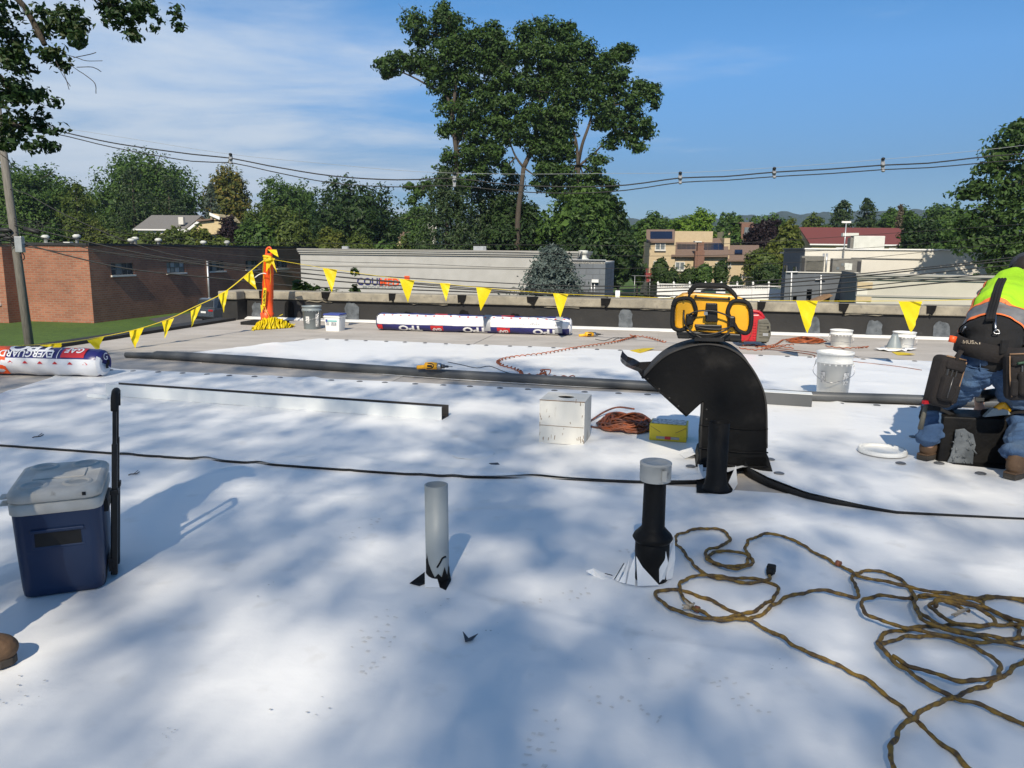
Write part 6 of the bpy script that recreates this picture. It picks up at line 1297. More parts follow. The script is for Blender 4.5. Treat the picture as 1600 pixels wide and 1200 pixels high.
MB().box((p0_ + p1_) / 2 + UP * ((z_ - p0_[2]) / 2 - .1), (L_, 2.0, z_ - p0_[2] + .2), (dR, nR, UP)).build('rooftop_unit', 'hvac', rw, bevel=.05)
MB().box(p0_ - dR * .12 + UP * ((z_ - p0_[2]) / 2 - .1), (.22, 1.8, (z_ - p0_[2]) * .95), (dR, nR, UP)).build('rooftop_unit', 'hvac_dark', rw); MB().box(p0_ - dR * .2 + UP * (z_ - p0_[2] + .12), (1.2, 1.2, .25), (dR, nR, UP)).build('unit_hood', 'hvac', rw)
for k in range(3): MB().box((p0_ + p1_) / 2 + dR * (-L_ * .3 + L_ * .3 * k) + nR * 1.01 + UP * .5, (L_ * .26, .03, .9), (dR, nR, UP)).build('unit_panel', 'hvac', rw)
p = PL(1318, 400, A + nR * .3, nR); zt2_ = PL(1318, 347, A + nR * .3, nR)[2]; ms = MB().tube([p - UP * 1, (p[0], p[1], zt2_)], .045, 6).build('mast', 'galvanised', rw); MB().box((p[0], p[1], zt2_), (.7, .1, .14)).build('mast_head', 'vinyl_white', ms)
# lower grey annex with air units on its roof
B0 = P(1226, 450, 58.5); B0[2] = 0; zb = PL(1290, 426.5, B0, nR)[2]; LB = (PL(1339, 450, B0, nR) - B0) @ dR
ga = thing('grey_annex', (B0[0], B0[1], GZ), 'low dark grey annex with open doorway and rooftop air units', 'building')
ops = [((PL(x0, 450, B0, nR) - B0) @ dR, (PL(x1, 450, B0, nR) - B0) @ dR, PL(x0, 480, B0, nR)[2], PL(x0, yt, B0, nR)[2]) for x0, x1, yt in ((1240, 1246, 463), (1261, 1269, 452), (1306, 1322, 468))]
b = MB(); facade(b, B0, dR, LB, GZ, zb, nR, ops, 1.0); facade(b, B0, bR, 5, GZ, zb, -dR, []); facade(b, B0 + dR * LB, nR, 7.5, GZ, zb - .4, -dR, []); b.build('wall', 'block_grey', ga)
for o_ in ops: MB().box(B0 + dR * (o_[0] + o_[1]) / 2 - nR * .9 + UP * (o_[2] + o_[3]) / 2, (o_[1] - o_[0], .05, o_[3] - o_[2]), (dR, nR, UP)).build('door', 'dark_trim' if o_[1] - o_[0] < .8 else 'siding', ga)
hull([B0 + bR * .05, B0 + dR * LB + bR * .05, B0 + dR * LB + bR * 4.5, B0 + bR * 4.5], zb - .25, zb - .12).build('roof', 'siding_light', ga)
MB().box(B0 + dR * LB / 2 + UP * (zb + .03), (LB, .2, .07), (dR, nR, UP)).build('coping', 'siding_light', ga)
MB().prism([PL(1268, 470, B0 + nR * 1.5, nR), PL(1296, 459, B0 + nR * 1.5, nR), PL(1302, 462, B0 + nR * 1.5, nR), PL(1276, 474, B0 + nR * 1.5, nR)], bR * 1.4).build('canopy', 'rust', ga)
for (x0, x1, y0, y1, mt, nm) in ((1250, 1285, 400, 423, 'hvac_dark', 'l'), (1298, 1343, 404, 421, 'hvac_dark', 'p')):
    pA, pB = PL(x0, y1, B0 + bR * 1.2, nR), PL(x1, y1, B0 + bR * 1.2, nR); zt_2 = PL(x0, y0, B0 + bR * 1.2, nR)[2]; w = np.linalg.norm(pB - pA); h = zt_2 - pA[2]; cc = (pA + pB) / 2 + UP * (h / 2 - .15)
    ao = MB().box(cc, (w, 1.5, h + .3), (dR, nR, UP)).build('air_unit', mt, ga, bevel=.04)
    if nm == 'l':
        MB().box(cc + nR * .78 + dR * .15, (w * .72, .06, h * .7), (dR, nR, UP)).build('grille', 'grey_plastic', ao)
        for k in range(9): MB().box(cc + nR * .82 + dR * .15 + UP * (h * (-.3 + .075 * k)), (w * .7, .04, .03), (dR, nR, UP)).build('louvre', 'hvac_dark', ao)
        MB().box(cc + nR * .78 - dR * w * .42, (w * .14, .05, h), (dR, nR, UP)).build('louvre', 'dark_trim', ao)
    else:
        for (a, z, s_) in ((.0, .1, .3), (.12, .1, .25), (.0, -.2, .22), (.12, -.2, .25), (-.3, -.2, .2), (-.15, .15, .18)): MB().box(cc + nR * .77 + dR * a * w + UP * z * h, (s_, .05, s_), (dR, nR, UP)).build('access_panel', 'hvac' if a >= 0 else 'glass_mid', ao)
        MB().box(cc + nR * .77 + dR * .42 * w, (w * .13, .05, h * .9), (dR, nR, UP)).build('access_panel', 'dark_trim', ao)
for x in (1285, 1290): p = PL(x, 425, B0 + bR * .6, nR); MB().tube([p, (p[0], p[1], PL(x, 396, B0 + bR * .6, nR)[2])], .07, 6).build('vent_stack', 'galvanised', ga)
for (xa, ya, xb, yb) in ((1237, 426, 1235, 475), (1283, 430, 1282, 468), (1230, 425, 1247, 425), (1274, 437, 1290, 437)): MB().tube([PL(xa, ya, B0 + nR * .15, nR), PL(xb, yb, B0 + nR * .15, nR)], .05, 6).build('conduit', 'vinyl_white', ga)
# lower cream front block
C0 = P(1339, 450, 50.0); C0[2] = 0; zc_ = PL(1339, 427, C0, nR)[2]; LC = 12.5
cf = thing('cream_building', (C0[0], C0[1], GZ), 'cream rendered single storey block with quoins beside the grey annex', 'building')
b = MB(); facade(b, C0, dR, LC, GZ, zc_, nR, []); facade(b, C0, bR, 8, GZ, zc_, -dR, []); b.build('wall', 'paint_cream', cf); hull([C0 + bR * .1, C0 + dR * LC + bR * .1, C0 + dR * LC + bR * 8, C0 + bR * 8], zc_ - .3, zc_ - .15).build('roof', 'siding_light', cf)
MB().box(C0 - dR * .03 + bR * 4 + UP * (zc_ / 2 + GZ / 2), (.05, 8, zc_ - GZ - .02), (dR, bR, UP)).build('side_wall', 'block_grey', cf)
for (dz, h, pr) in ((0, .14, .28), (.15, .12, .2), (.28, .1, .12), (1.35, .12, .08)): MB().box(C0 + dR * LC / 2 + nR * pr / 2 + UP * (zc_ - dz - h / 2), (LC + pr, pr, h - .006), (dR, nR, UP)).build('cornice', 'trim_beige', cf)
for k in range(9): MB().box(C0 + dR * (.32 if k % 2 else .45) / 1 + nR * .03 + UP * (zc_ - .75 - .42 * k), (.62 if k % 2 else .9, .07, .38), (dR, nR, UP)).build('quoin', 'paint_white' if k % 2 else 'siding', cf)

# ------------------------------------------------------------------ houses
def gable(parent, p0, xd, L_, W_, z0, ze, zr, wallm, roofm, over=.35):         # front eave along xd from p0, ridge parallel, depth W_
    yd = np.array([-xd[1], xd[0], 0]); p0 = np.array([p0[0], p0[1], 0]); q = lambda u, v, z: p0 + xd * u + yd * v + UP * z
    b = MB(); facade(b, p0, xd, L_, z0, ze, -yd, []); facade(b, q(0, W_, 0), xd, L_, z0, ze, yd, [])
    for u in (0, L_): b.add([q(u, 0, z0), q(u, W_, z0), q(u, W_, ze), q(u, W_ / 2, zr), q(u, 0, ze)], [(0, 1, 2, 3, 4)])
    w_ = b.build('wall', wallm, parent); b = MB(); k = (zr - ze) / (W_ / 2)
    for (v0, v1, za_, zb_) in ((-over, W_ / 2, ze - over * k, zr), (W_ + over, W_ / 2, ze - over * k, zr)):
        b.prism([q(-over, v0, za_ + .03), q(L_ + over, v0, za_ + .03), q(L_ + over, v1, zb_ + .03), q(-over, v1, zb_ + .03)], (0, 0, .15))
    r_ = b.build('roof', roofm, parent); MB().box(q(L_ / 2, -over, ze - over * k + .08), (L_ + 2 * over, .06, .16), (xd, yd, UP)).build('fascia', 'vinyl_white', r_); return q
# beige house with solar panels
D = 90.0; hx = rot(R(-4))[0]; hn = np.array([hx[1], -hx[0], 0]); O = P(1012, 420, D); O[2] = 0
hp = lambda x, y, d=0.0: PL(x, y, O - hn * d, hn)
bh = thing('beige_house', (O[0], O[1], GZ), 'beige two storey house with dark solar panels and brick chimney beyond the white fence', 'house')
def hbox(x0, x1, y0, y1, dep, mt, nm, front=0.0, par=None):
    a, c_ = hp(x0, y1, -front), hp(x1, y1, -front); zt_ = hp(x0, y0, -front)[2]; zb_ = hp(x0, y1, -front)[2]; w = np.linalg.norm((c_ - a)[:2]); m_ = (a + c_) / 2; m_[2] = (zt_ + zb_) / 2
    return MB().box(m_ - hn * dep / 2, (w, dep, zt_ - zb_), (hx, hn, UP)).build(nm, mt, par or bh)
def hslope(x0, x1, yt, yb, run, mt, nm, front=0.0, par=None, th=.18):         # roof plane rising away from us
    a, c_ = hp(x0, yb, -front), hp(x1, yb, -front); e, g = hp(x0, yt, -front + run), hp(x1, yt, -front + run); return MB().prism([a, c_, g, e], -UP * th).build(nm, mt, par or bh)
hbox(1012, 1052, 377, 462, 9, 'siding', 'wall'); ra = hslope(1010, 1054, 358.5, 377, 4.5, 'shingle_brown', 'roof', .3); hslope(1016, 1050.5, 361.5, 373, 2.6, 'solar', 'solar_panel', -.55, ra, .05)
hbox(1053, 1112, 361, 400, 4, 'siding', 'wall', -4.6); hbox(1052.5, 1136, 398, 462, 8, 'siding', 'wall', -.25); rb = hslope(1049, 1138, 372, 399, 6.5, 'shingle_brown', 'roof', .3)
for (x0, x1, y0, y1) in ((1058, 1087, 374, 390), (1097, 1131, 374, 391)): 
    for k in range(3): hslope(x0 + (x1 - x0) * k / 3 + .3, x0 + (x1 - x0) * (k + 1) / 3 - .3, y0, y1, 3.9, 'solar', 'solar_panel', -1.6, rb, .05) if False else None
    fa = (399 - y1) / 27 * 6.8; fb = (399 - y0) / 27 * 6.8
    for k in range(4):
        xa, xb = x0 + (x1 - x0) * k / 4 + .15, x0 + (x1 - x0) * (k + 1) / 4 - .15
        MB().prism([hp(xa, y1, fa - .36), hp(xb, y1, fa - .36), hp(xb, y0, fb - .36), hp(xa, y0, fb - .36)], UP * .06).build('solar_panel', 'solar', rb)
ch = hbox(1086.5, 1096, 378, 462, 1.0, 'chimney_brick', 'chimney', 1.1); hbox(1086, 1096.5, 376.5, 378.5, 1.2, 'siding_light', 'chimney_cap', 1.2, ch); hbox(1085, 1099.5, 392, 425, .9, 'chimney_brick', 'chimney_shoulder', 1.0, ch)
hbox(1136, 1183, 405, 462, 8, 'siding', 'wall', -.35); rcx = hslope(1135, 1186, 383, 406, 5, 'shingle_brown', 'roof', .2); MB().prism([hp(1148, 397, 1.3), hp(1160, 397, 1.3), hp(1160, 392, 2.4), hp(1148, 392, 2.4)], UP * .15).build('skylight', 'solar', rcx)
hbox(1131, 1140, 372, 390, 3, 'siding', 'wall', -3.0)
def hwin(x0, x1, y0, y1, nx, nz, glass='glass_mid', f=0.0):
    p0 = hp(x0, y1, -f - .10); L_ = np.linalg.norm((hp(x1, y1, -f) - hp(x0, y1, -f))[:2]); o = window(bh, p0, hx, hn, 0, L_, hp(x0, y1, -f)[2], hp(x0, y0, -f)[2], nx, nz, glass, 'siding_light', dep=.02, bar=.10)
hwin(1024, 1039, 379, 390.5, 2, 1); hwin(1021, 1041, 408, 423, 2, 1, ['glass_dark', 'glass_pale']); hwin(1055, 1069, 409.5, 422, 2, 1, f=-.25); hwin(1118, 1128, 410, 424, 2, 1, 'glass_pale', -.25); hwin(1136.6, 1141.5, 409, 416, 1, 1, 'glass_dark', -.35)
dk_ = hbox(1009, 1036, 427, 433, 2.2, 'deck_red', 'deck', 2.4)
for x in (1010, 1016, 1022, 1029, 1035): hbox(x, x + 1, 420.5, 427, .1, 'deck_red', 'rail_post', 2.3, dk_)
hbox(1009, 1036, 420, 421, .12, 'deck_red', 'rail', 2.32, dk_); hbox(1010, 1036, 433, 441, .3, 'deck_red', 'deck_skirt', 2.2, dk_)
# brown house behind
O2 = P(1157, 380, 110.0); bh2 = thing('brown_house', (O2[0], O2[1], GZ), 'tall narrow brown walled house beside the purple leaved tree', 'house')
a, c_ = P(1157, 384, 110), P(1176, 384, 110); MB().box((a + c_) / 2 + np.array([0, 3, (P(1157, 349, 110)[2] + GZ) / 2 - ((a + c_) / 2)[2]]), (np.linalg.norm(c_ - a), 6, P(1157, 349, 110)[2] - GZ)).build('wall', 'chimney_brick', bh2)
a, c_ = P(1140, 384, 110), P(1157, 384, 110); MB().box((a + c_) / 2 + np.array([0, 4, (P(1140, 361, 110)[2] + GZ) / 2 - ((a + c_) / 2)[2]]), (np.linalg.norm(c_ - a), 6, P(1140, 361, 110)[2] - GZ)).build('wall', 'siding', bh2)
MB().prism([P(1156, 349, 110), P(1177, 349, 110), P(1177, 347, 110), P(1156, 347, 110)], (0, 6, 0)).build('roof', 'shingle_brown', bh2); MB().box(P(1168, 362, 109.9), (.9, .1, 1.2)).build('window', 'glass_mid', bh2)
# red roofed house
D = 98.0; O3 = P(1268, 385, D); L3 = (P(1418, 385, D) - O3)[0]; rh = thing('red_roof_house', (O3[0], O3[1], GZ), 'long cream house under a dark red roof behind the white flat roofed building', 'house')
ze, zr = P(1270, 381, D)[2], P(1270, 357.5, D + 5)[2]; q = gable(rh, O3, rot(R(-3))[0], L3, 9, GZ, ze, zr, 'siding_yellow', 'shingle_red')
for (u, w) in ((3.0, 1.6), (5.4, .9), (9.5, 1.4), (10.6, .6)): window(rh, q(u, -.12, 0), rot(R(-3))[0], np.array([0.05, -1, 0]), 0, w, ze - 1.5, ze - .45, 2, 1, 'glass_dark', 'vinyl_white', dep=.02, bar=.08)
b = MB(); ellip(b, q(8.2, 3.4, zr - .9), (.45, .4, .3)); b.build('roof_dome', 'vinyl_white', rh)
# left houses
D = 98.0; O4 = P(214, 352, D); L4 = (P(291, 352, D) - O4)[0]; gh = thing('grey_roof_house', (O4[0], O4[1], GZ), 'house with grey shingle roof and white gable behind the brick building', 'house')
gable(gh, O4, rot(R(-6))[0], L4, 8, GZ, P(214, 358, D)[2], P(214, 338, D + 4)[2], 'siding_light', 'shingle_grey'); MB().box(P(284, 345, D), (.6, .6, .9)).build('chimney', 'siding_light', gh)
D = 96.0; yh = thing('yellow_house', (P(310, 360, D)[0], D, GZ), 'pale yellow gabled house half hidden by the purple shrub', 'house'); ygx = lambda x, y, d=0: P(x, y, D + d)
poly = [ygx(296, 362), ygx(348, 362), ygx(348, 346), ygx(331, 333), ygx(331, 344), ygx(318, 342), ygx(308, 346), ygx(286, 362)]
MB().prism([ygx(286, 366), ygx(348, 366), ygx(348, 344), ygx(331, 344), ygx(308, 345)], (0, 7, 0)).build('wall', 'siding_yellow', yh); MB().prism([ygx(329, 346), ygx(350, 346), ygx(340, 335), ygx(329, 333)], (0, 6, 0)).build('wall', 'siding_yellow', yh)
for (a, c_) in (((284, 364), (311, 343)), ((327, 332), (343, 339))):
    p, q_ = ygx(*a, -.3), ygx(*c_, -.3); MB().prism([p, q_, q_ - UP * .35, p - UP * .35], (0, .25, 0)).build('barge_board', 'vinyl_white', yh)
MB().prism([ygx(305, 344, -.4), ygx(332, 341, -.4), ygx(332, 343.5, -.4), ygx(309, 346, -.4)], (0, 7.5, 0)).build('roof', 'shingle_brown', yh)
D = 120.0; wh = thing('white_house', (P(668, 365, D)[0], D, GZ), 'sliver of a pale house with dark roof showing between the trees', 'house'); MB().prism([P(655, 392, D), P(682, 392, D), P(682, 355, D), P(671, 347, D), P(655, 366, D)], (0, 8, 0)).build('wall', 'siding_light', wh); MB().prism([P(618, 376, D), P(655, 372, D), P(652, 362, D), P(628, 362, D)], (0, 8, 0)).build('roof', 'shingle_brown', wh); MB().prism([P(620, 392, D + .2), P(654, 392, D + .2), P(654, 374, D + .2), P(620, 376, D + .2)], (0, 7, 0)).build('wall', 'siding', wh)

# ------------------------------------------------------------------ fences, cars, bins
vf = thing('vinyl_fence', (P(1128, 470, 80)[0], 80, GZ), 'white vinyl privacy fence with lattice top and pointed posts', 'fence')
fx = np.linspace(1028, 1226, 9); D0, D1 = 81.0, 78.0; pts = []
for k, x in enumerate(fx):
    Dk = D0 + (D1 - D0) * k / 8; p = P(x, 445, Dk); p[2] = GZ; pts.append(p); zt_ = P(x, 442.5, Dk)[2]
    MB().box(p + UP * (zt_ - GZ) / 2, (.16, .16, zt_ - GZ)).build('post', 'vinyl_white', vf); MB().lathe([(.13, 0), (.13, .05), (.0, .22)], p + UP * (zt_ - GZ), 4).build('post_cap', 'vinyl_white', vf)
zf = P(1128, 445, 79.5)[2]
for a, c_ in zip(pts[:-1], pts[1:]):
    d = (c_ - a); L_ = np.linalg.norm(d); d /= L_; n_ = np.array([d[1], -d[0], 0]); m_ = (a + c_) / 2
    MB().box(m_ + UP * ((zf - .42 - GZ) / 2 + .05), (L_ - .17, .05, zf - .42 - GZ - .05), (d, n_, UP)).build('panel', 'vinyl_white', vf)
    for z in (zf - .40, zf - .04): MB().box(m_ + UP * (z - GZ), (L_ - .17, .08, .09), (d, n_, UP)).build('rail', 'vinyl_white', vf)
    b = MB(); ns = 9
    for k in range(ns):
        u0 = -L_ / 2 + L_ * k / ns
        for s_ in (-1, 1):
            p = m_ + d * (u0 + L_ / ns / 2) + UP * (zf - .22 - GZ); b.box(p + n_ * .012 * s_, (.045, .015, .44), (d * math.cos(.78) + UP * s_ * math.sin(.78), n_, UP * math.cos(.78) - d * s_ * math.sin(.78)))
    b.build('lattice', 'vinyl_white', vf)
wf = thing('wire_fence', (P(1100, 432, 84)[0], 84, GZ), 'thin grey wire mesh fence along the lawn before the houses', 'fence')
for k in range(12):
    p = P(968 + 24 * k, 431, 86); p0 = np.array([p[0], p[1], GZ]); MB().tube([p0, p], .035, 5).build('post', 'galvanised', wf)
MB().tube([P(968, 430.5, 86), P(1232, 434, 86)], .03, 5).build('rail', 'galvanised', wf); MB().tube([P(968, 440, 86), P(1232, 443, 86)], .015, 4).build('rail', 'galvanised', wf)
def car(name, loc, rz, label, paint, L_=4.9, Wd=1.95, H=1.75, suv=True):
    t = thing(name, loc, label, 'car', None, 0.0); x_, y_, _ = rot(rz); q = lambda x, y, z: np.array(loc) + x_ * x + y_ * y + UP * z
    h2 = Wd / 2
    low = [(-L_ / 2, .42), (-L_ / 2 + .04, .95), (-L_ / 2 + .12, 1.08), (L_ / 2 - 1.45, 1.10), (L_ / 2 - .25, .98), (L_ / 2 - .03, .75), (L_ / 2, .42), (L_ / 2 - .3, .28), (-L_ / 2 + .25, .28)]
    MB().prism([q(a, -h2, z) for a, z in low], y_ * Wd).build('body', paint, t, bevel=.07, seg=3)
    cab = [(-L_ / 2 + .14, 1.06), (-L_ / 2 + (.32 if suv else .95), H - .06), (-L_ / 2 + (.55 if suv else 1.3), H), (L_ / 2 - 2.35, H), (L_ / 2 - 2.1, H - .05), (L_ / 2 - 1.40, 1.08)]
    cb_ = []
    for s_ in (-1, 1): cb_ += [q(a, s_ * (h2 - .06 - .16 * (z - 1.06) / (H - 1.06)), z) for a, z in cab]
    n = len(cab); b = MB(); b.add(cb_, [tuple(range(n))[::-1], tuple(range(n, 2 * n))] + [(i, (i + 1) % n, n + (i + 1) % n, n + i) for i in range(n)]); b.build('cabin', paint, t, bevel=.05)
    yw = lambda z, o=.012: h2 - .06 - .16 * (z - 1.06) / (H - 1.06) + o
    for s_ in (-1, 1):
        for (x0, x1, k0, k1) in ((-L_ / 2 + .45, -L_ / 2 + 1.2, .25, .0), (-L_ / 2 + 1.3, -L_ / 2 + 2.25, 0, 0), (-L_ / 2 + 2.33, L_ / 2 - 1.55, 0, .62)):
            z0, z1 = 1.14, H - .13; MB().prism([q(x0, s_ * yw(z0), z0), q(x1, s_ * yw(z0), z0), q(x1 - k1, s_ * yw(z1), z1), q(x0 + k0, s_ * yw(z1), z1)], y_ * s_ * .012).build('side_window', 'car_glass', t)
    ax0, az0, ax1, az1 = cab[0][0], cab[0][1], cab[1][0], cab[1][1]; f_ = lambda k: (ax0 + (ax1 - ax0) * k - .012, az0 + (az1 - az0) * k)
    (xa, za_), (xb, zb_) = f_(.18), f_(.88); MB().prism([q(xa, -h2 + .22, za_), q(xa, h2 - .22, za_), q(xb, h2 - .30, zb_), q(xb, -h2 + .30, zb_)], -x_ * .012).build('rear_window', 'car_glass', t)
    (xa, za_), (xb, zb_) = (cab[5][0] + .01, cab[5][1] + .08), (cab[4][0] + .03, cab[4][1] - .06); MB().prism([q(xa, -h2 + .2, za_), q(xa, h2 - .2, za_), q(xb, h2 - .3, zb_), q(xb, -h2 + .3, zb_)], x_ * .012).build('windscreen', 'car_glass', t)
    for s_ in (-1, 1):
        MB().box(q(-L_ / 2 + .03, s_ * (h2 - .28), .93), (.06, .42, .13), (x_, y_, UP)).build('tail_light', 'tail_light', t, bevel=.02); MB().box(q(L_ / 2 - .1, s_ * (h2 - .3), .78), (.16, .4, .14), (x_, y_, UP)).build('headlight', 'glass_pale', t, bevel=.02); MB().box(q(.75, s_ * (h2 + .08), 1.12), (.12, .2, .14), (x_, y_, UP)).build('mirror', paint, t, bevel=.03)
        for x in (-L_ / 2 + .95, L_ / 2 - .95):
            w_ = MB().lathe([(.20, -.11), (.33, -.11), (.36, -.08), (.36, .08), (.33, .11), (.20, .11)], q(x, s_ * (h2 - .12), .36), 20, ax=(x_, UP, y_)).build('wheel', 'black_rubber', t); MB().lathe([(0, .1), (.12, .1), (.21, .085), (.21, -.085), (.12, -.1), (0, -.1)], q(x, s_ * (h2 - .10), .36), 14, ax=(x_, UP, y_)).build('rim', 'galvanised', w_)
    MB().box(q(-L_ / 2 - .01, 0, .80), (.02, .5, .13), (x_, y_, UP)).build('number_plate', 'white_plastic', t); MB().box(q(-L_ / 2 + .02, 0, .40), (.14, Wd - .1, .2), (x_, y_, UP)).build('bumper', 'black_plastic', t, bevel=.04)
    return t
p = G(331, 504, GZ); car('parked_car', (p[0] + .9, p[1] + 1.4, GZ), R(62), 'dark grey suv parked beside the brick building', 'car_paint')
p = P(1047, 470, 68); car('parked_car', (p[0], 68, GZ), R(-8), 'dark blue saloon car parked before the white vinyl fence', 'car_paint_blue', 4.6, 1.85, 1.47, False)
p = P(1117, 470, 76); du = thing('dumpster', (p[0], 76, GZ), 'dark green steel dumpster in front of the white vinyl fence', 'dumpster'); MB().box((p[0], 76, GZ + .85), (2.4, 1.4, 1.5), taper=1.06).build('bin', 'green_bin', du, bevel=.03); MB().box((p[0], 76, GZ + 1.68), (2.6, 1.5, .08)).build('lid', 'black_plastic', du); MB().box((p[0] + .3, 75.2, GZ + 1.45), (.9, .05, .25)).build('notice', 'vinyl_white', du)
for s_ in (-1, 1): MB().box((p[0] + 1.3 * s_, 76, GZ + 1.0), (.12, 1.0, .16)).build('lift_pocket', 'green_bin', du)
for x in (963, 966): 
    p = UV(PL(x, 470, UV(0, 13.1), E2) @ E1, 13.12, .0); MB().tube([p + UP * .3, p + UP * .62], .025, 6).build('post_tip', 'vinyl_white', pw)
# ------------------------------------------------------------------ trees
def leaf_quads(C, N, size, rs, aspect=.62):
    n = len(C); t = rs.normal(size=(n, 3)); t -= N * (t * N).sum(1)[:, None]; t /= np.linalg.norm(t, axis=1)[:, None] + 1e-9; s = np.cross(N, t); sz = size * rs.uniform(.5, 1.55, n)[:, None]
    fold = N * sz * .14
    V = np.stack([C - t * sz * .55, C + s * sz * aspect * .5 + fold, C + t * sz * .55, C - s * sz * aspect * .5 + fold], 1).reshape(-1, 3); return V, np.arange(4 * n).reshape(n, 4)
def lobes_leaves(lobes, rs, dens, leaf, clump=.9, per=26, shell=.5, upb_=.55, centre=None, flat=.75):
    CC = []; NN = []
    for (c, r) in lobes:
        c = np.array(c, float); r = np.array(r, float) if not np.isscalar(r) else np.full(3, r); area = (r[0] * r[1] * r[2]) ** (2 / 3); k = max(3, int(dens * 3.4 * area / (clump * clump)))
        d = rs.normal(size=(k, 3)); d /= np.linalg.norm(d, axis=1)[:, None]; rad = rs.uniform(shell, 1.0, k) ** .7; cc = c + d * r * rad[:, None]
        cr = clump * rs.uniform(.6, 1.25, k)
        m = per; dd = rs.normal(size=(k, m, 3)); dd /= np.linalg.norm(dd, axis=2)[..., None]; rr_ = rs.uniform(.15, 1, (k, m)) ** .6
        off = dd * (rr_ * cr[:, None])[..., None]; off[..., 2] *= flat
        pts = (cc[:, None] + off).reshape(-1, 3); nr = (dd * .75 + d[:, None] * .35 + rs.normal(size=(k, m, 3)) * .55).reshape(-1, 3); nr[:, 2] += upb_; nr /= np.linalg.norm(nr, axis=1)[:, None] + 1e-9
        CC.append(pts); NN.append(nr)
    return np.vstack(CC), np.vstack(NN)
def branches(mb, base, lobes, rs, r0, fork=.45, wig=.06):
    base = np.array(base, float)
    for (c, r) in lobes:
        c = np.array(c, float); L_ = np.linalg.norm(c - base); mid_ = base + (c - base) * .5 + rs.normal(size=3) * L_ * wig; mid_[2] += L_ * .05; sp = spline([base, mid_, c], L_ / 8); mb.tube(sp, np.linspace(r0, r0 * .25, len(sp)), 6)
        rm = float(np.min(r)) if not np.isscalar(r) else r
        for _ in range(4):
            e = c + rs.normal(size=3) * rm * .55; st = sp[int(len(sp) * rs.uniform(.55, .95))]; mb.tube(spline([st, (st + e) / 2 + rs.normal(size=3) * rm * .1, e], rm / 3), np.linspace(r0 * .3, r0 * .08, len(spline([st, (st + e) / 2, e], rm / 3))) if False else r0 * .14, 5)
def tree(name, loc, label, lobes, mt, leaf=.3, dens=1.0, clump=.9, per=26, trunk=.22, fork_z=None, group=None, seed=0, cat='tree', bark='bark', shell=.5, keep=None, upb_=.55, trunks=None, flat=.75, core=0):
    rs = np.random.RandomState(seed); loc = np.array(loc, float); t = thing(name, loc, label, cat, group)
    Cc, Nn = lobes_leaves(lobes, rs, dens, leaf, clump, per, shell, upb_, flat=flat); Ci = []; Ni = []
    if core:                                             # denser inner twigs and leaves so that the crown is not see-through
        big = lobes[:1] if core == 1 else lobes; n_ = max(6, int((1000 if core == 1 else 1500) / len(big)))
        for (c, r) in big:
            d = rs.normal(size=(n_, 3)); d /= np.linalg.norm(d, axis=1)[:, None]; r_ = np.array(r) * (1.28 if core == 1 else .6); Ci.append(np.array(c) + d * r_ * rs.uniform(.1, 1, n_)[:, None] ** .5); Ni.append(d)
    if keep is not None: k = keep(Cc, rs); Cc, Nn = Cc[k], Nn[k]
    V, Q = leaf_quads(Cc, Nn, leaf, rs)
    if Ci: V2, Q2 = leaf_quads(np.vstack(Ci), np.vstack(Ni), leaf * (1.9 if core == 1 else 1.5), rs, .75); Q = np.vstack([Q, Q2 + len(V)]); V = np.vstack([V, V2])
    b = MB()
    if trunks is None:
        fz = fork_z if fork_z is not None else loc[2] + .35 * (max(l[0][2] for l in lobes) - loc[2]); f_ = np.array([loc[0], loc[1], fz]) + rs.normal(size=3) * [.15, .15, 0]
        sp = spline([loc - UP * .1, (loc + f_) / 2 + rs.normal(size=3) * [.12, .12, 0], f_], .6); b.tube(sp, np.linspace(trunk * 1.25, trunk * .8, len(sp)), 10)
        big = sorted(lobes, key=lambda l: -np.prod(l[1]) if not np.isscalar(l[1]) else -l[1] ** 3)[:9]; branches(b, f_, big, rs, trunk * (.5 if keep is None else .22))
    else: trunks(b, rs)
    b.build('trunk', bark, t); np_mesh('crown', V, Q, mt, t); return t
def crown_lobes(cx, cy, zc, rx, ry, rz, rs, n=16, k=.42):
    out = [((cx, cy, zc), (rx * .62, ry * .62, rz * .62))]
    for i in range(n):
        d = rs.normal(size=3); d /= np.linalg.norm(d); d[2] = d[2] * .9 + .1; s = rs.uniform(.56, .74); q = rs.uniform(.72, 1.15) * k; out.append(((cx + d[0] * rx * s, cy + d[1] * ry * s, zc + d[2] * rz * s), (rx * q, ry * q, rz * q)))
    return out
def round_tree(name, x0, x1, ytop, D, label, mt, ybot=None, seed=0, leaf=.3, dens=1.3, clump=None, group='trees behind the neighbouring buildings', n=22, depth=1.0, **kw):
    rs = np.random.RandomState(seed + 100); a, c_ = P(x0, 380, D), P(x1, 380, D); zt_ = P((x0 + x1) / 2, ytop, D)[2]; zb_ = P((x0 + x1) / 2, ybot, D)[2] if ybot else GZ + 1.2
    cx = (a[0] + c_[0]) / 2; rx = abs(c_[0] - a[0]) / 2; rz = (zt_ - zb_) / 2; lob = crown_lobes(cx, D, (zt_ + zb_) / 2, rx * .93, rx * .93 * depth, rz * .93, rs, n)
    return tree(name, (cx, D, GZ), label, lob, mt, leaf * 1.2, dens * 1.25, clump or max(.5, rx * .2), core=1, trunk=max(.12, rx * .055), group=group, seed=seed, **kw)
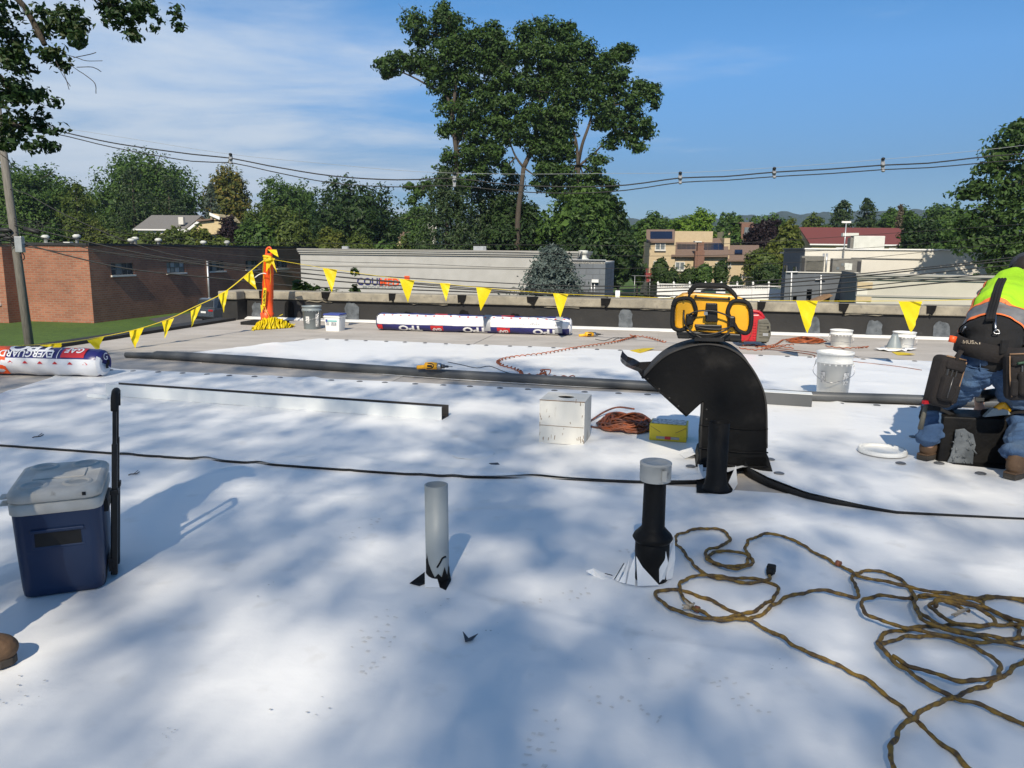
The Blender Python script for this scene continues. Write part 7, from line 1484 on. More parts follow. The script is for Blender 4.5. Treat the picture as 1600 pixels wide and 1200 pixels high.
def conifer(name, x, ytop, w, D, label, mt, seed=0, zb=None, leaf=.26, rings=26, per=16, group='trees behind the neighbouring buildings', droop=.25, fill=1.0, ybase=None, pw_=1.0):
    rs = np.random.RandomState(seed); top = P(x, ytop, D); base = np.array([top[0], D, GZ]); H_ = top[2] - GZ; R_ = w * .5 * D / F; t = thing(name, base, label, 'conifer', group); Cc = []; Nn = []; b = MB()
    b.tube([base, base + UP * H_ * .55, base + UP * H_ * .97], [R_ * .07 + .06, R_ * .04 + .03, .02], 8); z0 = .3 if zb is None else zb
    for i in range(rings * 13):                           # branches at random heights, no whorl rings
        f_ = rs.rand() ** 1.25; z = GZ + z0 + (H_ - z0) * f_; rr_ = R_ * (1 - f_) ** pw_ * rs.uniform(.72, 1.12) + .12; a = rs.uniform(0, 6.283)
        L_ = rr_; d = np.array([math.cos(a), math.sin(a), 0]); m = max(6, int(1.5 * per * fill * (L_ / R_) + 6)); dr_ = droop * rs.uniform(.5, 1.5)
        s = rs.uniform(.15, 1, m) ** .7; w_ = .16 * L_ + .08; p = base * [1, 1, 0] + UP * z + d * (s * L_)[:, None] + UP * (-dr_ * L_ * s ** 1.6 + .15 * L_ * s)[:, None] + rs.normal(size=(m, 3)) * [w_, w_, w_ * .45]; Cc.append(p)
        nn = rs.normal(size=(m, 3)) * .6 + UP * .55 + d * .5; Nn.append(nn / np.linalg.norm(nn, axis=1)[:, None])
        if i % 12 == 0: b.tube([base * [1, 1, 0] + UP * z, base * [1, 1, 0] + UP * (z - dr_ * rr_ * .5) + d * rr_ * .8], [.03, .01], 4)
    V, Q = leaf_quads(np.vstack(Cc), np.vstack(Nn), leaf * 1.15, rs, .42); b.build('trunk', 'bark', t); np_mesh('crown', V, Q, mt, t); return t

# --- left tree belt, front to back
round_tree('maple_tree', -30, 132, 238, 104, 'tall dark green tree behind the utility pole', 'leaf_mid', seed=1, leaf=.32, dens=2.2, n=28)
round_tree('maple_tree', 138, 316, 231, 122, 'broad round crowned green tree behind the grey roofed house', 'leaf_mid', seed=2, leaf=.36, n=34, dens=2.4)
round_tree('ash_tree', 316, 404, 254, 128, 'autumn yellow topped tree behind the yellow house', 'leaf_autumn', seed=3, leaf=.34)
conifer('pine_tree', 118, 288, 130, 95, 'pale olive pine in front of the tall dark tree', 'leaf_olive', seed=4, rings=22, leaf=.36, droop=.1, pw_=.6)
conifer('pine_tree', 205, 262, 120, 106, 'dark pine rising in front of the broad round tree', 'needle_pine', seed=5, rings=24, leaf=.36, droop=.1, pw_=.6)
conifer('pine_tree', 262, 275, 110, 108, 'dark pine behind the grey roofed house', 'needle_pine', seed=6, rings=22, leaf=.36, droop=.1, pw_=.6)
conifer('spruce_tree', 328, 284, 84, 112, 'grey green spruce beside the autumn yellow tree', 'needle_grey', seed=7, rings=24, leaf=.3)
round_tree('plum_tree', 338, 380, 330, 93, 'small purple leaved tree by the yellow house', 'leaf_purple', seed=8, leaf=.24)
round_tree('linden_tree', 390, 496, 274, 122, 'soft green tree next to the autumn yellow tree', 'leaf_mid', seed=9, leaf=.32)
round_tree('linden_tree', 430, 524, 280, 128, 'soft green tree behind the dark maple', 'leaf_mid', seed=10, leaf=.32)
round_tree('maple_tree', 478, 630, 263, 96, 'dark dense maple behind the company sign building', 'leaf_dark', seed=11, leaf=.32, n=20)
round_tree('maple_tree', 366, 484, 314, 100, 'olive green bushy tree above the brick building end', 'leaf_olive', seed=12, leaf=.3)
round_tree('maple_tree', 606, 692, 314, 126, 'mid green tree in the gap between dark maple and tall oaks', 'leaf_mid', seed=13, leaf=.34)
hs = np.random.RandomState(44)
for k, (x, yt, w, mt) in enumerate([(30, 330, 90, 'leaf_mid'), (85, 345, 70, 'leaf_mid'), (148, 338, 70, 'leaf_yellowgreen'), (182, 350, 60, 'leaf_olive'), (222, 350, 60, 'leaf_olive'), (262, 352, 60, 'leaf_yellowgreen'), (242, 353, 50, 'leaf_olive'), (282, 350, 54, 'leaf_olive'), (322, 350, 50, 'leaf_yellowgreen'), (302, 350, 60, 'leaf_olive'), (125, 322, 70, 'leaf_olive'), (410, 330, 80, 'leaf_mid'), (455, 322, 80, 'leaf_olive'), (660, 350, 60, 'leaf_mid'), (346, 356, 60, 'leaf_olive'), (392, 350, 70, 'leaf_olive'), (432, 346, 64, 'leaf_yellowgreen'), (474, 352, 60, 'leaf_olive'), (516, 356, 56, 'leaf_yellowgreen'), (556, 362, 60, 'leaf_olive'), (600, 364, 60, 'leaf_mid'), (640, 366, 60, 'leaf_olive')]):
    round_tree('hedge_tree', x - w / 2, x + w / 2, yt, 91.5 + hs.uniform(-.8, .8) if x < 480 else 84 + hs.uniform(-1, 1), {'leaf_mid': 'bushy mid green hedge tree rising just behind the flat roofs', 'leaf_olive': 'bushy olive hedge tree rising just behind the flat roofs', 'leaf_yellowgreen': 'bushy yellow green hedge tree rising just behind the flat roofs'}[mt], mt, seed=60 + k, leaf=.24, n=10, group='hedge trees behind the flat roofs')

# --- tall oaks in the middle: separate crowns and stems
DO = 74.0
def oak(name, label, stem, forks, lob, seed, tw):
    lobes = [(P(x, y, DO + dd), (r * DO / F, r * DO / F * 1.05, r * DO / F * .82)) for (x, y, r, dd) in lob]; base = P(stem[0][0], 400, DO); base[2] = GZ
    def tr(b, rs):
        pts = [base] + [P(x, y, DO) for x, y in stem]; sp = spline(pts, .6); b.tube(sp, np.linspace(tw, tw * .55, len(sp)), 12)
        for path, w in forks:
            sp2 = spline([P(x, y, DO + rs.uniform(-.5, .5)) for x, y in path], .4); b.tube(sp2, np.linspace(w, w * .35, len(sp2)), 8)
        for (c, r) in lobes:
            near_ = min([P(x, y, DO) for path, w in forks for x, y in path] + [P(*stem[-1], DO)], key=lambda q_: np.linalg.norm(q_ - c)); sp3 = spline([near_, (near_ + c) / 2 + rs.normal(size=3) * .25, c], .5); b.tube(sp3, np.linspace(.09, .03, len(sp3)), 5)
            for _ in range(3): e = c + rs.normal(size=3) * r[0] * .5; b.tube([c, (c + e) / 2 + rs.normal(size=3) * .1, e], [.035, .025, .012], 4)
    return tree(name, base, label, lobes, 'leaf_oak', .27, 2.3, .62, 26, group='tall oaks behind the white building', seed=seed, trunks=tr, shell=.3, flat=.6, core=2)
oak('oak_tree', 'tall oak with a long bare limb reaching out over open sky', [(716, 385), (716, 330), (714, 280), (712, 230), (706, 190)],
    [([(706, 190), (698, 150), (672, 135), (640, 118), (615, 108)], .14), ([(706, 190), (712, 120), (705, 60)], .2), ([(712, 230), (740, 170), (758, 120)], .16), ([(698, 330), (702, 285), (712, 235)], .09)],
    [(600, 102, 17, 0), (625, 96, 22, 0), (650, 98, 22, .6), (610, 116, 10, 0), (676, 100, 26, 0), (660, 60, 24, .4), (645, 34, 20, 0), (690, 34, 24, 0), (692, 12, 13, 0), (715, 50, 30, 0), (728, 84, 32, .5), (700, 82, 26, -1), (690, 125, 26, 0), (725, 130, 34, .8), (755, 60, 24, 0), (772, 52, 18, .5), (768, 92, 28, 0), (705, 165, 24, 0), (735, 178, 30, 0), (718, 208, 20, .5), (750, 215, 24, 0), (735, 240, 24, 0), (765, 240, 20, 0), (752, 262, 20, .5), (724, 288, 18, 0), (700, 245, 14, 0), (775, 190, 22, .4), (760, 160, 24, 0), (692, 265, 10, 0), (700, 200, 14, 0), (690, 205, 9, 0), (720, 262, 14, .2)], 201, .34)
oak('oak_tree', 'tall oak with a forked dark trunk above the evergreens', [(808, 385), (810, 330), (815, 290), (818, 262)],
    [([(818, 262), (806, 245), (798, 225), (795, 205)], .12), ([(818, 262), (830, 235), (838, 205), (845, 150), (840, 90)], .24), ([(838, 205), (870, 150), (880, 90)], .15), ([(830, 235), (800, 160), (795, 90)], .14)],
    [(822, 55, 22, 0), (850, 50, 24, .5), (882, 52, 20, 0), (800, 88, 26, 0), (835, 85, 30, -.5), (865, 90, 30, 0), (790, 120, 26, 0), (820, 130, 32, 0), (855, 135, 30, .6), (880, 115, 24, 0), (795, 160, 24, 0), (780, 190, 20, 0), (830, 180, 30, -.8), (815, 208, 26, 0), (855, 205, 26, .4), (840, 232, 20, 0), (865, 235, 18, 0), (785, 215, 18, 0), (875, 170, 24, 0), (768, 140, 22, .8), (770, 100, 24, .5), (775, 70, 20, .5), (778, 240, 16, 0), (850, 258, 20, .6), (868, 215, 24, .5), (790, 262, 14, .3), (845, 285, 18, .8)], 202, .36)
oak('oak_tree', 'tall oak with wide spreading limbs on the beige house side', [(905, 385), (906, 330), (904, 280), (903, 258)],
    [([(903, 258), (900, 220), (888, 185), (880, 160)], .16), ([(903, 258), (910, 225), (922, 190), (930, 150), (935, 110)], .18), ([(906, 258), (930, 238), (952, 215), (975, 200)], .12), ([(935, 150), (960, 165), (985, 155), (1010, 150)], .09)],
    [(882, 62, 18, 0), (880, 88, 24, 0), (905, 78, 26, 0), (922, 82, 14, 0), (945, 95, 20, 0), (962, 82, 16, 0), (975, 86, 18, .5), (985, 78, 10, 0), (950, 118, 26, 0), (915, 118, 30, 0), (890, 140, 28, -.6), (925, 150, 32, 0), (960, 140, 24, .6), (975, 118, 12, 0), (1000, 136, 18, 0), (1018, 146, 16, 0), (1024, 138, 9, 0), (1022, 162, 9, 0), (985, 160, 22, 0), (995, 190, 24, 0), (1008, 205, 16, 0), (1000, 232, 12, 0), (965, 195, 28, 0), (945, 178, 28, 0), (985, 218, 16, 0), (875, 185, 26, 0), (855, 265, 20, 0), (880, 272, 22, 0), (935, 250, 16, 0), (870, 225, 22, 0), (885, 240, 20, .4), (905, 285, 22, .6), (930, 275, 18, .3), (880, 205, 24, .5), (870, 118, 26, .6), (955, 225, 14, .3), (870, 295, 20, .8), (925, 300, 20, .3), (890, 315, 22, -.3), (950, 290, 16, 0)], 203, .33)
oak('oak_tree', 'dark low crowned oak limb drooping beside the tall oaks', [(706, 385), (704, 340), (702, 300)], [([(702, 300), (690, 282), (668, 285)], .08)], [(655, 300, 12, 0), (645, 312, 10, 0), (668, 288, 10, 0), (690, 282, 12, 0), (640, 290, 8, 0)], 204, .12)
conifer('spruce_tree', 698, 264, 140, 72.5, 'dark evergreen under the tall oak with the long limb', 'needle_pine', seed=21, rings=34, per=22, leaf=.3, pw_=.5)
conifer('spruce_tree', 752, 258, 120, 78, 'dark evergreen between the long limbed and forked oak trunks', 'needle_pine', seed=22, rings=34, per=22, leaf=.3, pw_=.5)
conifer('spruce_tree', 796, 264, 120, 79, 'dark evergreen behind the forked oak trunk', 'leaf_dark', seed=23, rings=34, per=20, leaf=.3, pw_=.5)
round_tree('maple_tree', 836, 966, 278, 72.8, 'dark green maple filling below the wide spreading oak', 'leaf_mid', seed=24, leaf=.28, n=18, group='trees under the tall oaks')
round_tree('maple_tree', 905, 998, 288, 79, 'dense dark maple under the oaks on the lawn side', 'leaf_dark', seed=25, leaf=.28, n=16, group='trees under the tall oaks')
round_tree('maple_tree', 740, 870, 300, 77, 'dark undergrowth tree low under the forked oak', 'leaf_dark', seed=26, leaf=.28, group='trees under the tall oaks')
round_tree('maple_tree', 868, 965, 335, 71, 'dark low tree behind the grey block annex', 'leaf_dark', seed=27, leaf=.28, group='trees under the tall oaks')
round_tree('maple_tree', 930, 1004, 352, 74, 'shady low tree by the lawn beside the block annex', 'leaf_dark', seed=28, leaf=.28, group='trees under the tall oaks')
conifer('blue_spruce', 863, 384, 112, 55, 'blue spruce in front of the off-white building', 'needle_blue', seed=30, rings=34, per=30, leaf=.24, group=None, droop=.15, pw_=.55)

# --- right side
round_tree('maple_tree', 968, 1048, 328, 100, 'mid green tree between the tall oaks and the beige house', 'leaf_mid', seed=31, leaf=.3)
round_tree('locust_tree', 1040, 1118, 318, 122, 'bright lime green tree behind the beige house', 'leaf_bright', seed=32, leaf=.34)
round_tree('maple_tree', 1108, 1172, 330, 128, 'mid green tree between the lime tree and purple tree', 'leaf_mid', seed=33, leaf=.34)
round_tree('maple_tree', 1120, 1172, 338, 112, 'green tree partly hiding the brown house', 'leaf_mid', seed=331, leaf=.34)
round_tree('beech_tree', 1164, 1228, 332, 100, 'purple black leaved tree behind the houses', 'leaf_purple', seed=34, leaf=.3)
round_tree('locust_tree', 1198, 1266, 344, 92, 'yellow green tree beside the red roofed house', 'leaf_yellowgreen', seed=35, leaf=.3)
round_tree('maple_tree', 1240, 1305, 338, 130, 'olive tree behind the red roofed house', 'leaf_olive', seed=36, leaf=.34)
conifer('pine_tree', 1318, 314, 66, 118, 'wide dark pine behind the red roof', 'needle_pine', seed=37, rings=22, leaf=.42, pw_=.5, droop=.05)
conifer('pine_tree', 1356, 311, 60, 120, 'dark pine with a pointed tip behind the red roof', 'needle_pine', seed=38, rings=22, leaf=.42, pw_=.55, droop=.05)
conifer('spruce_tree', 1408, 320, 32, 112, 'small brown tipped spruce past the end of the red roof', 'needle_brown', seed=39, rings=22, leaf=.3)
round_tree('maple_tree', 1362, 1440, 316, 128, 'green tree behind the small brown spruce', 'leaf_mid', seed=40, leaf=.34)
round_tree('maple_tree', 1425, 1520, 312, 124, 'distant green tree behind the big overhanging tree', 'leaf_mid', seed=41, leaf=.34)
round_tree('maple_tree', 1398, 1482, 342, 80, 'dark bushy tree covering the end of the red roof', 'leaf_dark', seed=42, leaf=.28)
round_tree('maple_tree', 1452, 1545, 338, 76, 'green tree between the red roof and the big overhanging tree', 'leaf_mid', seed=43, leaf=.28)
DT = 52.0; lob = [(1590, 215, 36, 0), (1560, 245, 30, 0), (1610, 260, 50, 0), (1545, 262, 16, 0), (1565, 300, 40, 0), (1530, 290, 20, 0), (1520, 305, 16, 0), (1505, 305, 12, 0), (1640, 300, 60, 1), (1550, 340, 42, 0), (1600, 350, 50, -1), (1520, 345, 28, 0), (1530, 380, 30, 0), (1575, 395, 45, 0), (1630, 400, 60, 0), (1500, 372, 20, .5), (1555, 415, 32, 0), (1590, 200, 20, 0), (1680, 240, 60, 1), (1700, 340, 70, 1)]
rt = [(P(x, y, DT + dd), (r * DT / F, r * DT / F, r * DT / F * .8)) for x, y, r, dd in lob]
tree('oak_tree', (P(1640, 400, DT)[0], DT, GZ), 'big leafy tree overhanging the end of the white painted building', rt, 'leaf_oak', .28, 1.4, .7, 26, trunk=.45, seed=45, group=None, flat=.6, core=2)
for k, (x0, x1, yt, D, mt) in enumerate([(1085, 1120, 405, 82.5, 'leaf_mid'), (1062, 1095, 415, 83, 'leaf_shrub'), (1115, 1142, 400, 83.5, 'leaf_shrub'), (1035, 1068, 418, 83, 'leaf_shrub'), (1018, 1050, 396, 86, 'leaf_shrub'), (1142, 1165, 428, 83, 'leaf_shrub'), (1165, 1230, 386, 88, 'leaf_olive'), (985, 1012, 405, 90, 'leaf_mid'), (1180, 1228, 408, 84, 'leaf_shrub')]):
    round_tree('garden_shrub', x0, x1, yt, D, {'leaf_mid': 'bright green garden shrub between the white fence and the beige house', 'leaf_shrub': 'dark green garden shrub between the white fence and the beige house', 'leaf_olive': 'wide olive shrub beside the grey annex and white fence'}[mt], mt, seed=90 + k, leaf=.2, n=9, group='shrubs before the beige house', cat='shrub')
# leafy shoots behind the parapet
for k, (x, yt, w) in enumerate([(463, 410, 26), (482, 425, 30), (503, 428, 40), (530, 440, 40), (553, 418, 14), (470, 440, 40), (510, 445, 60)]):
    round_tree('garden_shrub', x - w / 2, x + w / 2, yt, 21 + k * .2, 'leafy shoots of a bush poking above the parapet beside the white building', 'leaf_shrub', seed=130 + k, leaf=.12, n=9, clump=.22, dens=1.5, group='bush shoots behind the parapet', cat='shrub')

# --- distant wood: individual trees in a deep belt
fr_ = np.random.RandomState(77); protos = []
for k, mt in enumerate(('leaf_mid', 'leaf_dark', 'leaf_olive', 'leaf_mid', 'leaf_oak')):
    rs = np.random.RandomState(300 + k); t = tree('distant_tree', (0, 0, 0), 'far green tree of the wooded skyline below the hills', crown_lobes(0, 0, 6.2, 4.6, 4.6, 4.8, rs, 12), mt, .5, .8, 1.1, 20, trunk=.25, seed=310 + k, group='far trees of the wooded skyline'); protos.append(t)
for i in range(120):
    D = fr_.uniform(140, 420); x = fr_.uniform(-150, 1750) if i > 40 else fr_.uniform(940, 1560); p = P(x, 392, D); t = protos[i] if i < 5 else copy_tree(protos[i % 5])
    t.location = (float(p[0]), float(D), GZ + max(0, (D - 200) * .012)); s = fr_.uniform(.85, 1.35) * (1 + max(0, D - 200) / 700); t.scale = (s, s, s * fr_.uniform(.9, 1.15)); t.rotation_euler = (0, 0, fr_.uniform(0, 6.28))

# --- near tree whose twigs hang into the top left corner
NB = 15.0
def hang(b, rs):
    base = np.array([-17.5, 12.0, GZ]); tp = np.array([-17, 12.5, 8]); b.tube(spline([base, base + np.array([.2, .1, 5]), tp], 1), np.linspace(.5, .3, len(spline([base, base + np.array([.2, .1, 5]), tp], 1))), 12)
    for path, w in NBR: b.tube(spline([tp - UP * 2, (tp + P(*path[0], NB)) / 2 + UP * .8] + [P(x, y, NB + rs.uniform(-.3, .3)) for x, y in path], .2), .03 if w < .02 else w, 6)
    for path in NTW: b.tube(spline([P(x, y, NB + rs.uniform(-.2, .2)) for x, y in path], .08), .007, 4)
NBR = [([(-60, -60), (20, -10), (50, 30), (70, 70)], .05), ([(-80, -90), (80, -40), (150, -5), (190, 20)], .045), ([(-90, 60), (-30, 100), (0, 120), (20, 150)], .05), ([(-90, 130), (-40, 170), (10, 190), (50, 205)], .04)]
NTW = [[(25, 0), (45, 30), (60, 60), (85, 90), (100, 115), (108, 140)], [(60, 60), (95, 82), (120, 90), (135, 95), (160, 95)], [(100, 85), (115, 105), (130, 115), (148, 130), (150, 146)], [(85, 90), (95, 112), (110, 135)], [(115, 90), (140, 85), (150, 82)], [(120, 105), (145, 105), (158, 112)], [(120, 42), (138, 52), (140, 40)], [(110, 40), (100, 20), (95, 5)], [(20, 65), (25, 80), (40, 92)], [(160, 0), (180, 30), (195, 42)], [(-5, 60), (10, 68), (25, 60)], [(0, 240), (15, 252), (18, 262)]]
nl = []
rs = np.random.RandomState(9)
def along(path, n, r, lo=0.0):
    sp = spline([P(x, y, NB) for x, y in path], .05); k = rs.randint(int(len(sp) * lo), len(sp), n); return [(sp[i] + rs.normal(size=3) * [.12, .3, .12], r * rs.uniform(.6, 1.3)) for i in k]
for path, n, r in (([(0, 5), (30, 20), (60, 30), (95, 40), (120, 50), (132, 68)], 14, .2), ([(0, 30), (30, 55), (60, 80), (90, 75), (110, 88)], 14, .2), ([(60, 10), (100, 25), (125, 40)], 8, .18), ([(130, -5), (160, 5), (185, 10), (220, 20), (262, 30), (272, 36)], 16, .17), ([(190, 15), (205, 38), (225, 55), (232, 58)], 7, .13), ([(0, 90), (20, 110), (40, 105), (55, 105)], 8, .18), ([(0, 120), (20, 140), (50, 140), (68, 143)], 9, .18), ([(0, 150), (30, 160), (50, 175)], 8, .2), ([(0, 180), (30, 195), (55, 195), (70, 190)], 10, .18), ([(50, 205), (65, 220), (90, 232)], 7, .15), ([(0, 215), (20, 228), (35, 222)], 6, .15), ([(150, -20), (200, -10), (250, 5)], 8, .2), ([(-60, 20), (-20, 60), (-20, 120), (-30, 180)], 16, .35), ([(0, 0), (20, 30), (10, 60)], 8, .2)):
    nl += along(path, n, r)
tree('oak_tree', (-17.5, 12, GZ), 'oak whose leafy twigs hang against the sky above the utility pole', [(c, (r, r, r * .8)) for c, r in nl], 'leaf_near', .10, .26, .15, 16, seed=46, trunks=hang, shell=.1, group=None)

# ------------------------------------------------------------------ shade trees behind the camera: they dapple the near sheets
LIT = [(455, 1050, .30, .32, 1.0), (520, 975, .16, .12, .75), (345, 1150, .22, .10, .55), (40, 1090, .30, .10, .8), (265, 905, .22, .11, .9), (45, 965, .16, .12, 1.0), (8, 815, .14, .2, .9), (595, 872, .16, .10, .6), (770, 862, .30, .10, .75), (845, 932, .28, .12, .8), (700, 1000, .12, .05, .3), (330, 766, .50, .12, .8), (520, 775, .35, .10, .6), (640, 820, .2, .08, .35),
       (100, 655, .5, .10, .55), (60, 745, .3, .1, .4), (330, 668, .5, .12, .5), (470, 690, .4, .12, .75), (560, 660, .35, .15, .6), (600, 715, .35, .10, .6), (760, 640, .6, .3, .9), (900, 640, .6, .4, 1.0), (820, 735, .5, .15, .7), (960, 720, .45, .15, .8), (880, 790, .3, .1, .45), (1250, 650, 1.4, .9, 1.0), (1500, 680, 1.4, .9, 1.0), (1250, 740, .5, .2, .8), (1350, 770, .5, .15, .7), (1500, 770, .8, .2, 1.0), (1240, 822, .35, .10, .75), (1420, 850, .45, .16, .8), (1560, 880, .5, .2, .7), (1305, 985, .22, .14, .85), (1120, 640, .8, .5, 1.0), (1050, 790, .3, .08, .4),
       (1000, 850, .3, .08, .35), (1450, 830, .3, .1, .7), (120, 600, .5, .15, .5), (420, 615, .6, .15, .55), (600, 600, .8, .2, .9), (300, 600, .3, .1, .4)]
LIT = [(x, y, a * .88, c_ * .85, k) for x, y, a, c_, k in LIT]
LIT += [(6, 1035, .22, .12, 1.0), (240, 640, .35, .12, .7), (360, 645, .3, .10, .85), (470, 652, .35, .12, .9), (580, 660, .35, .12, .95), (670, 668, .3, .12, .95), (1045, 700, .35, .2, 1.0), (878, 700, .35, .22, .45), (1147, 668, .95, .55, 1.0), (1430, 670, 1.2, .6, 1.0), (900, 668, .5, .25, .5)]
LB = [(G(x, y)[0], G(x, y)[1], a, c_, k) for x, y, a, c_, k in LIT]
def lightmap(X_, Y_):
    v = X_ * E2[0] + Y_ * E2[1]; u = X_ * E1[0] + Y_ * E1[1]; L_ = np.zeros_like(X_)
    for (x, y, a, c_, k) in LB: L_ = np.maximum(L_, k * np.exp(-(((X_ - x) / a) ** 2 + ((Y_ - y) / (c_ * 1.9)) ** 2) * .9))
    vn = vnoise(X_ * 1.5 + 3 + Y_ * .3, Y_ * .85 + 7, 33) * .65 + vnoise(X_ * 3.3 + 1, Y_ * 2.0 + 2, 34) * .35
    L_ = np.clip(L_ * (.78 + .44 * vn), 0, 1.05)
    wob = .5 * (vnoise(X_ * .9 + 5, Y_ * .9 + 9, 31) - .5)
    L_ = np.maximum(L_, np.clip((v - 7.0 + wob * 2 + np.clip((u - 1.0) * .42, -.6, 2.6)) / 1.1, 0, 1)); return L_
for k, (tx, ty, label, mt) in enumerate(((-5.5, -18.5, 'shade tree behind the roof whose crown dapples the cooler side', 'leaf_mid'), (4.8, -19.5, 'shade tree behind the roof whose crown dapples the cord side', 'leaf_oak'))):
    rs = np.random.RandomState(500 + k); N_ = 62000; x0, x1 = ((-7.5, .2), (-.2, 8.0))[k]
    gx0 = rs.uniform(x0, x1, N_); gy0 = rs.uniform(-1.2, 9.5, N_); z_ = 11.0 + 6.0 * rs.rand(N_); L_ = lightmap(gx0, gy0)
    T_ = np.clip(.33 + .12 * np.clip((gy0 - 4.2) / 2.5, 0, 1) + .06 * vnoise(gx0 * .8 + 11, gy0 * .6 + 5, 41) + .78 * np.clip(L_, 0, 1.1) ** 1.7, .05, .995); tau = -np.log(T_); keep_ = rs.rand(N_) < tau / 2.1          # leaf cover wanted above each place on the roof
    edge = (gx0 > x0 + 2.4 * rs.rand(N_)) if k == 0 else (gx0 < x1 - 2.4 * rs.rand(N_)); keep_ &= edge
    t_ = z_ / -LIGHT[2]; Cs = np.stack([gx0 - LIGHT[0] * t_, gy0 - LIGHT[1] * t_, z_], 1)[keep_]; Ns = rs.normal(size=Cs.shape) + UP * .5; Ns /= np.linalg.norm(Ns, axis=1)[:, None]
    sh = thing('shade_tree', (tx, ty, GZ), label, 'tree', 'shade trees behind the roof'); V, Q = leaf_quads(Cs, Ns, .11, rs)
    b = MB(); f_ = np.array([tx, ty, 9.0]); b.tube([(tx, ty, GZ - .1), (tx + .1, ty, 1.0), f_], [.34, .28, .2], 10)
    for i in range(12):
        e_ = Cs[rs.randint(len(Cs))]; m_ = f_ + (e_ - f_) * .5 + UP * .8; sp = spline([f_, m_, e_], .8); b.tube(sp, np.linspace(.06, .012, len(sp)), 6)
    b.build('trunk', 'bark', sh); np_mesh('crown', V, Q, mt, sh)

# ------------------------------------------------------------------ utility pole and overhead lines
DPOLE = 26.0
pb = P(46, 540, DPOLE); pt = P(-2, 185, DPOLE); dirp = (pt - pb) / (pt[2] - pb[2]); base = pb + dirp * (GZ - pb[2]); topp = pb + dirp * (6.6 - pb[2])
up_ = thing('utility_pole', base, 'weathered wooden utility pole leaning beside the brick building', 'utility pole')
MB().tube([base, base + (topp - base) * .5, topp], [.15, .132, .11], 14).build('shaft', 'pole_wood', up_)
pq = lambda x, y, d=0: P(x, y, DPOLE + d)
MB().box(pq(31, 382, -.2), (.24, .2, .52)).build('meter_box', 'galvanised', up_, bevel=.02); MB().tube(spline([pq(33, 392, -.2), pq(38, 400, -.2), pq(37, 406, -.2), pq(33, 404, -.2), pq(32, 396, -.2)], .1), .018, 5).build('cable_loop', 'wire', up_)
MB().box(topp - UP * .5, (2.2, .12, .14), rot(1.2)).build('cross_arm', 'pole_wood', up_)
for (x, y, r) in ((8, 360, .11), (4, 368, .09), (12, 372, .08)): b = MB(); ellip(b, pq(x, y, -.2), (r * 2, r, r * .8)); b.build('splice_case', 'wire', up_)
MB().tube([pq(38, 357, -.1), pq(62, 364, -.1)], .075, 8).build('splice_case', 'wire', up_); MB().tube(spline([pq(58, 346, -.1), pq(66, 350, -.1), pq(66, 360, -.1), pq(59, 358, -.1), pq(58, 347, -.1), pq(64, 358, -.1)], .1), .014, 5).build('cable_loop', 'wire', up_)
for k in range(6): MB().tube(spline([pq(-2, 355 + 6 * k, -.15), pq(10, 360 + 5 * k, -.25), pq(22, 372 + 2 * k, -.2)], .15), .016, 5).build('cable_loop', 'wire', up_)
DR_ = 23.0; rp = P(1760, 300, DR_); rb_ = np.array([rp[0], DR_, GZ]); u2 = thing('utility_pole', rb_, 'wooden utility pole carrying the lines beyond the bent worker', 'utility pole')
MB().tube([rb_, rb_ + UP * 11], [.17, .13], 14).build('shaft', 'pole_wood', u2); MB().box(rb_ + UP * 10.4, (.12, 2.2, .14)).build('cross_arm', 'pole_wood', u2)
Dw = lambda x: DPOLE + (DR_ - DPOLE) * np.clip((x + 20) / 1780, -.2, 1.2)
def wire(pts, r, label, mt='wire', group='overhead lines'):
    o = MB().tube(spline([P(x, y, Dw(x)) for x, y in pts], .5), r, 6).build('overhead_line', mt); return tag(o, label, 'cable', group)
ln1 = 'black spacer cable crossing the sky between the spacers'; 
wire([(-60, 196), (30, 200), (85, 204), (180, 224), (300, 241), (360, 247), (420, 259), (520, 275), (620, 281), (710, 279), (800, 289), (900, 292), (980, 289), (1063, 278), (1130, 276), (1210, 269), (1300, 264), (1380, 258), (1450, 255), (1520, 247), (1600, 240), (1760, 228)], .021, 'upper black spacer cable strung across the sky')
wire([(-60, 205), (30, 207), (85, 209), (180, 231), (300, 252), (360, 254), (420, 267), (520, 286), (620, 292), (710, 290), (800, 299), (900, 302), (980, 297), (1063, 285), (1130, 282), (1210, 276), (1300, 271), (1380, 265), (1450, 262), (1520, 256), (1600, 249), (1760, 238)], .017, 'lower black spacer cable strung across the sky')
wire([(-60, 185), (85, 199), (200, 216), (360, 241), (500, 255), (620, 266), (710, 270.5), (830, 272), (950, 271), (1063, 270), (1210, 262), (1380, 249), (1500, 238), (1600, 227), (1760, 205)], .006, 'thin pale messenger wire above the spacer cables', 'wire_light')
for k, (x, ya, yb) in enumerate(((85, 199, 210), (360, 240, 256), (710, 270, 292), (1063, 269, 287), (1210, 262, 278), (1380, 247, 268))):
    t = thing('cable_spacer', P(x, yb, Dw(x)), ['cable spacer closest to the utility pole', 'cable spacer above the autumn yellow tree', 'cable spacer in front of the long limbed oak', 'cable spacer above the lime green tree', 'cable spacer above the purple leaved tree', 'cable spacer above the dark pines'][k], 'cable spacer', 'cable spacers')
    w = Dw(x); MB().prism([P(x - 2, ya, w), P(x + 2, ya, w), P(x + 3.2, (ya + yb) / 2, w), P(x + 1.5, yb, w), P(x - 1.5, yb, w), P(x - 3.2, (ya + yb) / 2, w)], (0, .04, 0)).build('hanger', 'insulator', t)
    for y in (ya + 1, (ya + yb) / 2, yb - 1): b = MB(); ellip(b, P(x, y, w - .03), (.055, .05, .04)); b.build('clamp', 'insulator' if y > ya + 2 else 'wire', t)
